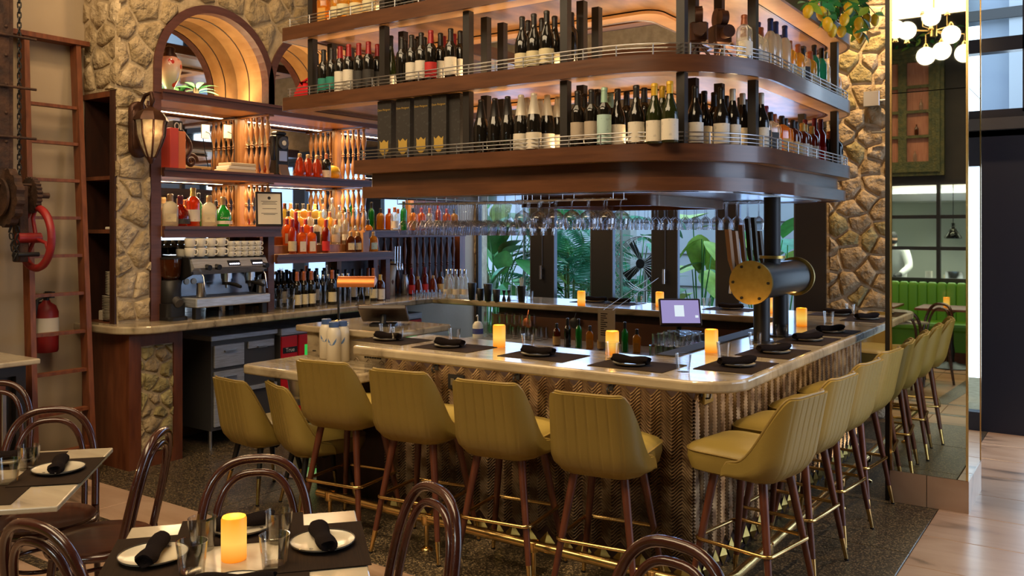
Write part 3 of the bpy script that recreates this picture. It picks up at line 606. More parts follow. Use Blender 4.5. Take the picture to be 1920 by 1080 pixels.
# lower counter at the left end with its marble upstand
lc = empty('low_counter', (-4.2, 3.95, 0)); tag(lc, 'lower marble counter section at the left end of the bar', 'counter'); LO = Vector((-4.2, 3.95, 0))
def lpart(name, mb, m): return mb.xform(Matrix.Translation(-LO)).build(name, M[m], lc)
bevel(lpart('slab', MB().prism(fillet([(-4.65, 3.64, .05), (-3.74, 3.64, .02), (-3.74, 4.19, 0), (-4.65, 4.19, .05)]), .82, .88), 'marble_bar'), .014, 3)
lpart('upstand', MB().box(-4.63, -3.725, 4.19, 4.23, .80, 1.04), 'marble_bar')
bevel(lpart('upstand_cap', MB().box(-4.72, -3.84, 4.16, 4.80, 1.04, 1.085), 'marble_bar'), .01, 2)
lpart('support', MB().box(-4.5, -3.76, 4.16, 4.19, 0, .80), 'wood_dark')
g = MB()
for i in range(7):
    for j in range(5): g.box(-4.08 + i * .022, -4.066 + i * .022, 4.184, 4.19, .905 + j * .018, .916 + j * .018)
lpart('vent_holes', g, 'black_metal')
# inside the well: steel benches, splash, floor mat
ub = empty('under_bar_bench', (-3.6, 6.6, 0)); tag(ub, 'stainless under-bar bench with copper toned splashback below the far counter', 'bench'); UB = Vector((-3.6, 6.6, 0))
mat('splash_copper', (.20, .10, .06), .3, .6)
for n_, b_, m_ in (('worktop', MB().bbox(-5.0, -2.3, 6.25, 6.88, .70, .74, .004), 'steel_brushed'), ('splashback', MB().box(-5.0, -2.3, 6.88, 6.895, .74, .93), 'splash_copper'), ('front', MB().box(-5.0, -2.3, 6.27, 6.30, .15, .70), 'steel_dark'), ('speed_rail', MB().box(-4.6, -2.6, 6.10, 6.25, .45, .47).box(-4.6, -2.6, 6.09, 6.10, .45, .58), 'steel_dark')):
    b_.xform(Matrix.Translation(-UB)).build(n_, M[m_], ub)
for x in (-4.95, -2.35):
    for y in (6.32, 6.84): MB().cyl((x, y, 0), (x, y, .7), .018).xform(Matrix.Translation(-UB)).build('leg', M['steel'], ub)
ur = empty('drain_bench', (-2.3, 5.3, 0)); tag(ur, 'steel drain bench inside the bar below the beer tap side', 'bench'); UR = Vector((-2.3, 5.3, 0))
MB().bbox(-2.55, -2.06, 4.45, 6.2, .80, .84, .004).xform(Matrix.Translation(-UR)).build('worktop', M['steel_brushed'], ur); MB().box(-2.5, -2.08, 4.5, 6.15, .1, .80).xform(Matrix.Translation(-UR)).build('base', M['steel_dark'], ur)
# ================================================================ HANGING SHELF CANOPY OVER THE BAR
cn = empty('hanging_bottle_shelf', (-3.2, 5.6, 1.958)); tag(cn, 'tiered dark wood canopy shelf hanging over the bar with rounded corners and wire rails', 'shelf'); NO = Vector((-3.2, 5.6, 1.958))
def npart(name, mb, m, **k): return mb.xform(Matrix.Translation(-NO)).build(name, M[m], cn, **k)
CXR, CYF, CYB = -1.60, 4.20, 7.12
def outl(xl, ins=0, seg=14): return rrect(xl + ins, CYF + ins, CXR - ins, CYB - ins, (.03, .78 - ins, .55 - ins, .03), seg)
def inl(xl, wd, seg=14): return rrect(xl + wd, CYF + wd, CXR - wd, CYB - wd, (.02, .12, .12, .02), seg)
LEDS = (1.0, .68, .34)
T3, T2, T1, T0 = 2.21, 2.687, 3.185, 3.66
def tier(xl, z0, z1, lit=True):
    npart('fascia', MB().ring(outl(xl), outl(xl, .02), z0, z1, bot=True), 'wood_fascia', smooth=True, ang=30)
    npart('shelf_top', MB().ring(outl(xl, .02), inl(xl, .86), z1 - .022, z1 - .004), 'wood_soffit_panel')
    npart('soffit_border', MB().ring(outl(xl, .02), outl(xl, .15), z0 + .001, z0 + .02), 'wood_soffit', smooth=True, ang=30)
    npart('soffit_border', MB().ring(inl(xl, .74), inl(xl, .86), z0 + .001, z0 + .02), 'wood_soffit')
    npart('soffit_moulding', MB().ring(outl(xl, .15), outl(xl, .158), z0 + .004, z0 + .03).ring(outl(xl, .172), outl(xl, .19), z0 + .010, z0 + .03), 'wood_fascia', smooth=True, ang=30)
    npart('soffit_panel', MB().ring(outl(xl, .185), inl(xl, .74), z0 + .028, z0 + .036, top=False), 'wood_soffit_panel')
    npart('inner_fascia', MB().ring(inl(xl, .86), inl(xl, .88), z0, z1), 'wood_fascia')
def rails(xl, z, frm=0):
    o = outl(xl, .018, 14)       # runs counter-clockwise from the front-left corner: keep front and right sides
    n = 15; pts = [(xl + .06, CYF + .018)] + o[n:2 * n] + o[2 * n:3 * n - 5]
    for dz in (.018, .040, .062): npart('rail_wire', MB().tube([(x, y, z + dz) for x, y in pts], .0032 if dz < .06 else .004, 6), 'steel', smooth=True)
    L = [0]
    for a, b in zip(pts, pts[1:]): L.append(L[-1] + math.hypot(b[0] - a[0], b[1] - a[1]))
    me = MB().cyl((0, 0, -.004), (0, 0, .064), .0045, seg=6).mesh('rail_post', M['steel'], True); s = .02
    while s < L[-1]:
        k = max(i for i in range(len(L) - 1) if L[i] <= s); t = (s - L[k]) / (L[k + 1] - L[k]); inst('rail_post', me, cn, Vector((pts[k][0] + (pts[k + 1][0] - pts[k][0]) * t, pts[k][1] + (pts[k + 1][1] - pts[k][1]) * t, z)) - NO); s += .2
tier(-4.21, 2.12, T3); tier(-4.92, 2.595, T2); tier(-4.92, 3.09, T1); tier(-4.92, 3.57, T0)
rails(-4.21, T3); rails(-4.92, T2); rails(-4.92, T1)
# two stepped bands below the lowest tier and the glossy underside
npart('lower_band', MB().ring(outl(-4.21, .085), outl(-4.21, .11), 2.03, 2.12), 'wood_fascia', smooth=True, ang=30)
npart('bottom_band', MB().ring(outl(-4.19, .03), outl(-4.19, .06), 1.958, 2.032), 'wood_fascia', smooth=True, ang=30)
npart('underside', MB().ring(outl(-4.19, .06), inl(-4.19, .80), 1.965, 1.975), 'wood_fascia', smooth=True)
npart('inner_band', MB().ring(inl(-4.19, .80), inl(-4.19, .82), 1.90, 2.12), 'wood_fascia')
npart('led_channel', MB().ring(outl(-4.19, .20), outl(-4.19, .225), 1.958, 1.966), 'steel')
# posts
pm = MB().box(-.024, .024, -.024, .024, 0, 1)
def posts(z0, z1, xs):
    me = MB().box(-.024, .024, -.024, .024, 0, z1 - z0).mesh('post', M['black_post'])
    for x, y in xs: inst('post', me, cn, Vector((x, y, z0 - .004)) - NO)
tri = lambda x: [(x, 4.275), (x, 4.46), (x, 4.64)]
A = tri(-3.985) + tri(-3.287) + tri(-2.587) + [(-1.93, 4.40), (-1.95, 4.60), (-1.70, 4.86), (-1.9, 4.86), (-1.67, 6.48), (-1.9, 6.48), (-2.2, 6.3), (-3.0, 6.85), (-3.8, 6.85)]
posts(T3, 2.598, A); posts(T2, 3.093, A + tri(-4.67)); posts(T1, 3.573, A + tri(-4.67)); posts(T0, CEIL, A[:3] + tri(-4.67) + A[6:9] + A[11:13])
# strips of warm light hidden on the shelves behind the bottles, washing the boards above
def up(x, y, z, sx, sy, p): area('canopy_strip_light', (x, y, z), (R(180), 0, 0), sx, sy, p, LEDS)
for z, k, xl in ((T3 + .02, 1, -4.1), (T2 + .02, 1.15, -4.85), (T1 + .02, 1.2, -4.85)):
    up((xl - 2.3) / 2, 4.78, z, -2.3 - xl, .05, 9 * k); up((xl - 2.0) / 2, 4.36, z, -2.0 - xl, .03, 8 * k); up(-1.80, 5.6, z, .03, 2.0, 5 * k); up(-2.12, 5.75, z, .05, 1.9, 8 * k); up((xl - 2.3) / 2, 6.6, z, -2.3 - xl, .05, 9 * k)
# ================================================================ BAR STOOLS
def shell_rows(off, zb, zt, hw, dep, n=37, nz=9, pleat=0):
    """tub back: U-shaped plan, straight back with rounded corners, arms sweeping down to the seat front. seat faces +Y, back at -Y"""
    rows = []
    cr = .10
    # plan outline by arc length from one front tip to the other
    def plan(t, w, d):
        w -= off; d0 = -d + off; L1 = d0 * -1 + .03 - cr; La = cr * math.pi / 2; Lb = 2 * (w - cr); tot = 2 * L1 + 2 * La + Lb; s = t * tot
        if s < L1: return (-w, .03 - s)
        s -= L1
        if s < La: a = s / cr; return (-w + cr - cr * math.cos(a), d0 + cr - cr * math.sin(a))
        s -= La
        if s < Lb: return (-w + cr + s, d0)
        s -= Lb
        if s < La: a = s / cr; return (w - cr + cr * math.sin(a), d0 + cr - cr * math.cos(a))
        s -= La; return (w, d0 + cr + s)
    for i in range(n):
        t = i / (n - 1); e_ = min(t, 1 - t) / .36
        f = max(0, min(1, (e_ - .12) / .70)); f = (f * f * (3 - 2 * f)) ** 1.35; tip = min(1, e_ / .16); lo_ = zb + .03 + .045 * math.sqrt(tip * (2 - tip)); top_ = lo_ + (zt - lo_) * f
        col = []
        for k in range(nz):
            q = k / (nz - 1); z = zb + (top_ - zb) * q
            zz = (z - zb) / (zt - zb); round_ = (1 - (1 - min(1, q * 4)) ** 2) * .06 - .06
            w = hw - .022 * zz + round_ * .6; d = dep + round_ * .6
            x, y = plan(t, w, d)
            y -= .085 * zz * (1 if y < 0 else .3)
            if pleat and .30 < t < .70 and q > .04 and (i - 2) % 8 == 0: y += pleat
            col.append((x, y, z))
        rows.append(col)
    return rows
def make_stool(seat_z, shell_h, leg_m, ring=True, foot_r=.215):
    s = empty('bar_stool'); zb = seat_z - .105; zt = zb + shell_h
    O_ = shell_rows(0, zb, zt, .232, .225, n=133, pleat=.0035); I_ = shell_rows(.032, zb, zt, .232, .225, n=133)
    mb = MB(); n = len(O_); nz = len(O_[0])
    prof = [O_[i] + I_[i][::-1] for i in range(n)]
    mb.loft(prof, True, True)
    mb.build('backrest', M['olive_leather'], s, smooth=True, ang=55)
    rim = [tuple((Vector(O_[i][-1]) + Vector(I_[i][-1])) / 2 + Vector((0, 0, .004))) for i in range(0, n, 3)]
    MB().tube(rim, .0075, 6).build('piping', M['piping'], s, smooth=True)
    # cushion: rounded, crowned
    sup = lambda w, y0, y1, r, z: [(x, y, z) for x, y in rrect(-w, y0, w, y1, r, 7)]
    rings = [sup(.165, -.17, .20, .07, seat_z - .115), sup(.198, -.188, .245, .085, seat_z - .10), sup(.209, -.19, .262, .09, seat_z - .05), sup(.207, -.19, .26, .09, seat_z - .012)]
    MB().loft(rings, True, True).build('seat_base', M['olive_leather'], s, smooth=True, ang=50)
    rings = [sup(.207, -.19, .26, .09, seat_z - .012), sup(.196, -.185, .248, .085, seat_z + .006), sup(.155, -.16, .20, .08, seat_z + .028), sup(.07, -.08, .11, .05, seat_z + .038)]
    cu = MB().loft(rings, False, True).build('seat_cushion', M['olive_leather'], s, smooth=True, ang=60)
    MB().tube([(x * 1.0, y, seat_z - .012) for x, y in rrect(-.208, -.191, .208, .261, .09, 7)], .005, 6, closed=True).build('piping', M['piping'], cu, smooth=True)
    fz = .12 if ring else .16; zt_l = zb + .015
    for sx in (-1, 1):
        for sy in (-1, 1):
            a = Vector((sx * .12, sy * .12, zt_l)); b = Vector((sx * foot_r, sy * foot_r, 0)); m_ = b + (a - b) * (fz / zt_l)
            lg = MB().cyl(m_, a, .0145, .021, 12).build('leg', M[leg_m], s, smooth=True)
            MB().cyl(b + Vector((0, 0, .008)), m_, .010, .0142, 12).build('ferrule', M['brass'], lg, smooth=True)
            MB().cyl(b, b + Vector((0, 0, .008)), .012, seg=10).build('foot_glide', M['black_metal'], lg)
    if ring:
        k = 1 - .30 / zt_l; r_ = .12 + (foot_r - .12) * k + .022
        MB().tube([(x, y, .30) for x, y in rrect(-r_, -r_, r_, r_, .035, 4)], .0095, 8, closed=True).build('footrest', M['brass'], s, smooth=True)
    else:
        MB().cyl((-.12, 0, zb - .008), (.12, 0, zb - .008), .03, seg=8).build('seat_plate', M['black_metal'], s)
    return s
tall = make_stool(.725, .385, 'wood_leg'); low = make_stool(.465, .43, 'black_metal', False, .19)
first = {'t': True, 'l': True}
def place(kind, x, y, deg, label, group):
    src = tall if kind == 't' else low
    o = src if first[kind] else copy_tree(src); first[kind] = False
    o.location = (x, y, 0); o.rotation_euler = (0, 0, R(deg)); tag(o, label, 'stool', group)
G1 = 'olive bar stools'
for i, x in enumerate((-3.71, -3.14, -2.57, -2.0)):
    place('t', x, 3.70, 8, 'olive leather bar stool on walnut legs, %s from left along the front of the bar' % ORD[i], G1)
for i, y in enumerate((4.03, 4.62, 5.21, 5.78)):
    place('t', -1.415, y, 84 if i else 80, 'olive leather bar stool on the aisle side, %s from the bar corner' % ORD[i], G1)
place('t', -1.72, 7.98, 170, 'olive bar stool behind the far counter beside the stone wall', G1)
place('l', -4.64, 3.84, -6, 'low olive chair on black legs at the lower counter, nearest the steel drawers', 'low olive chairs'); place('l', -4.17, 3.87, -24, 'low olive chair on black legs at the lower counter, half behind the first tall stool', 'low olive chairs')
# ================================================================ BENTWOOD CHAIRS
def make_bent():
    c = empty('bentwood_chair'); r = .017
    prof = [(.0, .448), (.165, .446), (.19, .452), (.205, .462), (.205, .452), (.20, .43), (.0, .43)]
    MB().lathe(prof[1:6], 28, cap0=True, cap1=True).build('seat', M['bentwood_seat'], c, smooth=True)
    MB().tube([(.2 * math.cos(2 * math.pi * k / 28), .2 * math.sin(2 * math.pi * k / 28), .436) for k in range(28)], .018, 8, closed=True).build('seat_ring', M['bentwood'], c, smooth=True)
    def hoop(w, zt, y0, lean, rr, z0=.45, bulge=1.0):
        pts = []
        for k in range(33):
            a = math.pi * k / 32; q = abs(math.cos(a)) ** .75; x = -w * math.copysign(q, math.cos(a)) ; h = math.sin(a) ** .62
            z = z0 + (zt - z0) * h; pts.append((x * (1 + .07 * math.sin(a)), y0 - lean * (z - z0), z))
        return MB().tube(pts, rr, 8)
    hoop(.195, .895, -.15, .22, r).build('back_hoop', M['bentwood'], c, smooth=True)
    hoop(.148, .845, -.16, .21, r * .8).build('inner_hoop', M['bentwood'], c, smooth=True)
    for sx in (-1, 1):
        MB().tube([(sx * .195, -.15, .45), (sx * .20, -.17, .25), (sx * .205, -.215, 0)], [.017, .016, .013], 8).build('leg', M['bentwood'], c, smooth=True)
        MB().tube([(sx * .14, .13, .44), (sx * .155, .15, .22), (sx * .17, .19, 0)], [.018, .016, .012], 8).build('leg', M['bentwood'], c, smooth=True)
    MB().tube([(.155 * math.cos(2 * math.pi * k / 24), .155 * math.sin(2 * math.pi * k / 24), .27) for k in range(24)], .009, 6, closed=True).build('stretcher', M['bentwood'], c, smooth=True)
    return c
bc = make_bent(); used = [False]
def chair(x, y, deg, label):
    o = copy_tree(bc) if used[0] else bc; used[0] = True; o.location = (x, y, 0); o.rotation_euler = (0, 0, R(deg)); tag(o, label, 'chair', 'bentwood dining chairs'); return o
def at_hoop(u, v, face):   # hoop top pixel; hoop crown sits .245 behind the seat centre
    p = Pz(u, v, .895); a = R(face); d_ = Vector((-math.sin(a), math.cos(a), 0)); return p.x + d_.x * .248, p.y + d_.y * .248, face
def chair_at(u, v, face, label): x, y, f = at_hoop(u, v, face); return chair(x, y, f, label)
chair_at(480, 860, 228, 'bentwood chair with double hoop back on the bar side of the near dining table')
chair_at(818, 916, 160, 'bentwood chair right of the near dining table, hoop seen edge-on')
chair_at(1268, 1020, 172, 'bentwood chair whose hoop rises at the bottom edge below the bar corner')
chair_at(95, 768, 238, 'bentwood chair behind the far-left dining table in front of the ladder')
chair_at(62, 985, 8, 'bentwood chair in the bottom left corner with its back to us')
chair_at(302, 810, 128, 'bentwood chair standing between the two dining tables with its round seat showing')
chair_at(-6, 718, 225, 'bentwood chair cut off at the left edge beside the wine fridge cabinet')
# ================================================================ DINING TABLES
def make_table(x, y, deg, label, lx=.74, ly=.87, topm='marble_table', zt=.75, th=.022, group='marble dining tables'):
    t = empty('dining_table', (x, y, 0), R(deg)); tag(t, label, 'table', group)
    bevel(MB().box(-lx / 2, lx / 2, -ly / 2, ly / 2, zt - th, zt).build('table_top', M[topm], t), .005, 2)
    MB().lathe([(.05, .0), (.06, .05), (.04, .09), (.05, .2), (.035, .3), (.032, zt - .08), (.07, zt - .05), (.13, zt - th - .003)], 16).build('pedestal', M['black_metal'], t, smooth=True)
    b = MB().lathe([(.26, 0), (.27, .012), (.22, .03), (.10, .05), (.06, .07)], 24).build('base', M['black_metal'], t, smooth=True)
    return t
TABLES = [(-2.19, 1.716, 49.0), (-3.72, 1.69, 47.0)]
make_table(*TABLES[0], 'marble dining table set for four in the foreground', ly=.76); make_table(*TABLES[1], 'marble dining table at the left edge near the ladder')
# ================================================================ PLACE SETTINGS
def plate_mesh():
    return MB().lathe([(.0, .004), (.055, .004), (.075, .008), (.093, .014), (.096, .016), (.094, .012), (.07, .002), (.045, 0), (.0, 0)][1:8], 32).mesh('side_plate', [M['plate']], True, 60)
PLM = plate_mesh(); RIM = MB().tube([(.0945 * math.cos(2 * math.pi * k / 32), .0945 * math.sin(2 * math.pi * k / 32), .0158) for k in range(32)], .0016, 5, closed=True).mesh('rim_line', M['plate_rim'], True)
MARK = MB().lathe([(.006, .0125), (.006, .0132)], 8, c=(.070, 0, 0)).mesh('rim_mark', M['plate_rim'])
def napkin_mesh():
    mb = MB(); n = 14; rings = []
    for i in range(11):
        t = i / 10; x = -.105 + .21 * t; r = .021 * (1 + .12 * math.sin(t * 9) ) * (1.05 if 0 < i < 10 else .9); zc = .0195 + .004 * abs(t - .5) * 2
        rings.append([(x + .004 * math.sin(3 * a_), r * 1.25 * math.cos(a_) * (1 + .10 * math.sin(2 * a_ + t * 3)), zc + r * .92 * math.sin(a_) * (1 + .06 * math.cos(3 * a_))) for a_ in [2 * math.pi * j / n for j in range(n)]])
    mb.loft(rings, False, False)
    for e_, r0 in ((0, -1), (10, 1)):        # rolled spiral ends, slightly hollow
        c = Vector((rings[e_][0][0] - r0 * .006, 0, .0205)); ring2 = [tuple(c + (Vector(p) - Vector((p[0], 0, .0205))) * .55) for p in rings[e_]]
        mb.loft([rings[e_], [(p[0] , p[1] * .82, .0205 + (p[2] - .0205) * .82) for p in rings[e_]], ring2], False, True)
    return mb.mesh('rolled_napkin', M['napkin'], True, 60)
NAP = napkin_mesh()
def mat_mesh(wx, wy): return MB().box(-wx / 2, wx / 2, -wy / 2, wy / 2, 0, .0025).mesh('placemat', M['placemat'])
PMM = mat_mesh(.42, .30); PMT = mat_mesh(.40, .27)
TUMB = MB().lathe([(.030, .0), (.031, .002), (.040, .088), (.0385, .088), (.029, .012), (.0, .010)][:5], 20, cap0=True, cap1=True).mesh('water_tumbler', M['glass'], True, 60)
def tumbler(p, label, sc=1, group='water tumblers'): return tag(inst('water_tumbler', TUMB, None, p, (0, 0, 0), (sc, sc, sc)), label, 'glass', group)
CANM = MB().lathe([(.032, 0), (.0335, .003), (.0335, .110), (.031, .116), (.026, .112), (.022, .100), (.0, .098)][:6], 20).mesh('candle', M['candle'], True, 50)
def candle(p, label, sc=1.12):
    o = tag(inst('flameless_candle', CANM, None, p, (0, 0, 0), (sc, sc, sc)), label, 'candle', 'flameless pillar candles')
    l = bpy.data.lights.new('candle_light', 'POINT'); l.energy = .9; l.color = (1, .5, .12); l.shadow_soft_size = 0
    lo_ = bpy.data.objects.new('candle_light', l); COL.objects.link(lo_); lo_.location = Vector(p) + Vector((0, 0, .16)); return o
def setting(p, rz, where, nap_deg=25, z=ZT, matp=True, mat_off=(0, 0), psc=1.0, dz=0, pm=None):
    """placemat, plate on it, napkin on the plate: three things"""
    if matp:
        a = R(rz); mo = Vector((mat_off[0] * math.cos(a) - mat_off[1] * math.sin(a), mat_off[0] * math.sin(a) + mat_off[1] * math.cos(a), 0))
        tag(inst('placemat', pm or PMM, None, Vector((p.x, p.y, z + .0005 + dz)) + mo, (0, 0, R(rz))), 'dark woven placemat ' + where, 'placemat', 'woven placemats')
    pl = inst('side_plate', PLM, None, (p.x, p.y, z + .0035 + dz), (0, 0, R(rz + 150)), (psc, psc, 1)); tag(pl, 'cream dark-rimmed side plate ' + where, 'plate', 'side plates')
    inst('rim_line', RIM, pl); inst('rim_mark', MARK, pl)
    tag(inst('rolled_napkin', NAP, None, (p.x, p.y, z + .0095 + dz), (0, 0, R(rz + nap_deg))), 'black rolled napkin on the plate ' + where, 'napkin', 'rolled black napkins')
for i, (u_, v_) in enumerate([(727, 643), (843, 656), (1009, 672), (1183, 690)]):
    setting(Pz(u_, v_ - 5, ZT), 0, '%s from left along the bar front' % ORD[i], -4, mat_off=(.03, .01))
for i, (u_, v_) in enumerate([(1352, 688), (1427, 664), (1487, 641), (1532, 626), (1606, 602)]):
    p = Pz(u_, v_ - 4, ZT); p.x = -1.60; setting(p, 90, '%s from corner, aisle side of bar' % ORD[i], -32)
for i, (u_, v_) in enumerate([(1085, 571), (1180, 566), (1405, 573), (1590, 585)]):
    p = Pz(u_, v_, ZT); p.y = 7.38; setting(p, 180, '%s from left on the far counter' % ORD[i], 6)
for i, (u_, v_) in enumerate([(852, 643), (990, 655), (1148, 672), (1281, 697)]): tumbler(Pz(u_, v_, ZT), 'clear water tumbler %s from left along the bar front' % ORD[i])
tumbler(Pz(722, 633, ZT), 'clear tumbler at the left end of the bar behind the first napkin'); tumbler(Pz(745, 640, ZT), 'second clear tumbler at the left end of the bar beside the first')
for i, (u_, v_) in enumerate([(1357, 672), (1416, 652), (1465, 633), (1554, 606), (1594, 590)]): tumbler(Pz(u_, v_, ZT), 'clear water tumbler %s from corner on the aisle side' % ORD[i])
for i, (u_, v_) in enumerate([(993, 562), (1097, 565), (1198, 572), (1325, 577)]): tumbler(Pz(u_, v_, ZT), 'clear tumbler %s from left on the far counter' % ORD[i])
for i, (u_, v_) in enumerate([(936, 650), (1148, 664)]): candle(Pz(u_, v_, ZT), 'glowing amber pillar candle %s from left along the bar front' % ORD[i])
for i, (u_, v_) in enumerate([(1334, 660), (1503, 611)]): candle(Pz(u_, v_, ZT), 'glowing amber pillar candle %s from corner on the aisle side' % ORD[i])
for i, (u_, v_) in enumerate([(1090, 572), (1237, 574), (1442, 586)]): candle(Pz(u_, v_, ZT), 'glowing amber candle %s from left on the far counter' % ORD[i])
# dining tables: placemats in a cross, plates, tumblers, candle
TZ = .75
for (tx, ty, td), nm in zip(TABLES, ('near dining table', 'left dining table')):
    Mx = Matrix.Rotation(R(td), 3, 'Z'); T_ = lambda a, b: Vector((tx, ty, 0)) + Mx @ Vector((a, b, 0))
    for k, (a, b, rz, nd) in enumerate(((-.01, .26, 180, 12), (0, -.25, 0, -10), (.245, .04, 90, 8), (-.255, .05, -90, -6))):
        w_ = ('bar-side', 'camera-side', 'right-hand', 'left-hand')[(1, 3, 0, 2)[k] if False else k]
        side = ('ladder side', 'aisle side', 'bar side', 'camera side')[k]
        setting(T_(a, b), td + rz, 'on the %s of the %s' % (side, nm), nd, TZ, mat_off=(0, .0), psc=1.06, dz=0 if k < 2 else .003, pm=PMT)
    candle(Vector((*T_(-.02, .0)[:2], TZ)), 'glowing amber pillar candle in the middle of the ' + nm, 1.12)
    for k, (a, b) in enumerate(((-.13, -.10), (-.12, .11), (.10, -.10), (.11, .12))): tumbler(Vector((*T_(a, b)[:2], TZ)), 'clear tumbler on the %s, %s clockwise from camera side' % (nm, ORD[k]), 1.12)
# ================================================================ BOTTLES
SH = dict(
 bordeaux=[(.034, 0), (.0375, .004), (.0375, .190), (.034, .205), (.018, .228), (.0145, .240), (.0145, .30)],
 burgundy=[(.038, 0), (.042, .004), (.042, .150), (.037, .175), (.022, .215), (.0155, .245), (.0145, .30)],
 champagne=[(.040, 0), (.044, .004), (.044, .150), (.040, .178), (.024, .225), (.016, .265), (.0155, .31)],
 riesling=[(.034, 0), (.037, .004), (.037, .140), (.032, .175), (.020, .235), (.0145, .270), (.014, .335)],
 round=[(.038, 0), (.042, .004), (.043, .150), (.038, .172), (.018, .190), (.0145, .198), (.0145, .235)],
 tall=[(.034, 0), (.037, .004), (.036, .195), (.030, .215), (.016, .235), (.0145, .245), (.0145, .30)],
 stout=[(.044, 0), (.05, .004), (.05, .110), (.042, .135), (.018, .155), (.0155, .162), (.0155, .19)],
 bulb=[(.040, 0), (.056, .03), (.058, .06), (.048, .095), (.022, .125), (.015, .14), (.015, .185)],
 bell=[(.052, 0), (.056, .004), (.052, .05), (.040, .12), (.024, .165), (.016, .175), (.016, .20)])
_bm = {}
def bottle_parts(shape, glass, cap, label, square=0, caph=.28, lz=(.10, .62), scale=1.0):
    key = (shape, glass, cap, label, square, caph, lz)
    if key in _bm: return _bm[key]
    pr = SH[shape]; h = pr[-1][1]; rb = max(r for r, z in pr)
    def rad(z):
        for (r0, z0), (r1, z1) in zip(pr, pr[1:]):
            if z0 <= z <= z1: return r0 + (r1 - r0) * (z - z0) / (z1 - z0 + 1e-9)
        return pr[-1][0]
    sq = lambda r, z: [(x, y, z) for x, y in rrect(-r, -r * (.62 if square == 2 else 1), r, r * (.62 if square == 2 else 1), r * .28, 2)] if r > .025 else [(x, y, z) for x, y in rrect(-r, -r, r, r, r * .95, 2)]
    if square: body = MB().loft([sq(r * .92, z) for r, z in pr]).mesh('bottle', M[glass], True, 50)
    else: body = MB().lathe(pr, 14).mesh('bottle', M[glass], True, 50)
    hz = h - caph * (h - max(z for r, z in pr if r > .03)) - .02 if caph < 1 else h - caph + 1
    zn = min(z for r, z in pr if r < .0185 and z > .05) if shape != 'champagne' else 0; zc = max(h - caph, zn)
    capm = MB().lathe([(rad(zc) + .0012, zc), (rad(h - .012) + .0012, h - .012), (.0172, h - .011), (.0172, h + .004), (.013, h + .008)], 12, cap0=False).mesh('capsule', M[cap], True, 50)
    lab = None
    if label:
        cyl = max(z for r, z in pr if r > rb * .97); z0, z1 = lz[0] * cyl * 1.0, (lz[0] + (lz[1])) * cyl; r = rb + .0008
        if square:
            ry = r * .92 * (.62 if square == 2 else 1)
            lab = MB().add([(-r * .62, -ry - .0008, z0), (r * .62, -ry - .0008, z0), (r * .62, -ry - .0008, z1), (-r * .62, -ry - .0008, z1)], [(0, 1, 2, 3)]).mesh('bottle_label', M[label])
        else:
            n = 10; A0 = R(-90 - 82); A1 = R(-90 + 82)
            ring_ = lambda z: [(r * math.cos(A0 + (A1 - A0) * k / n), r * math.sin(A0 + (A1 - A0) * k / n), z) for k in range(n + 1)]
            lab = MB().loft([ring_(z0), ring_(z1)], False, False, closed=False).mesh('bottle_label', M[label], True)
    _bm[key] = (body, capm, lab); return _bm[key]
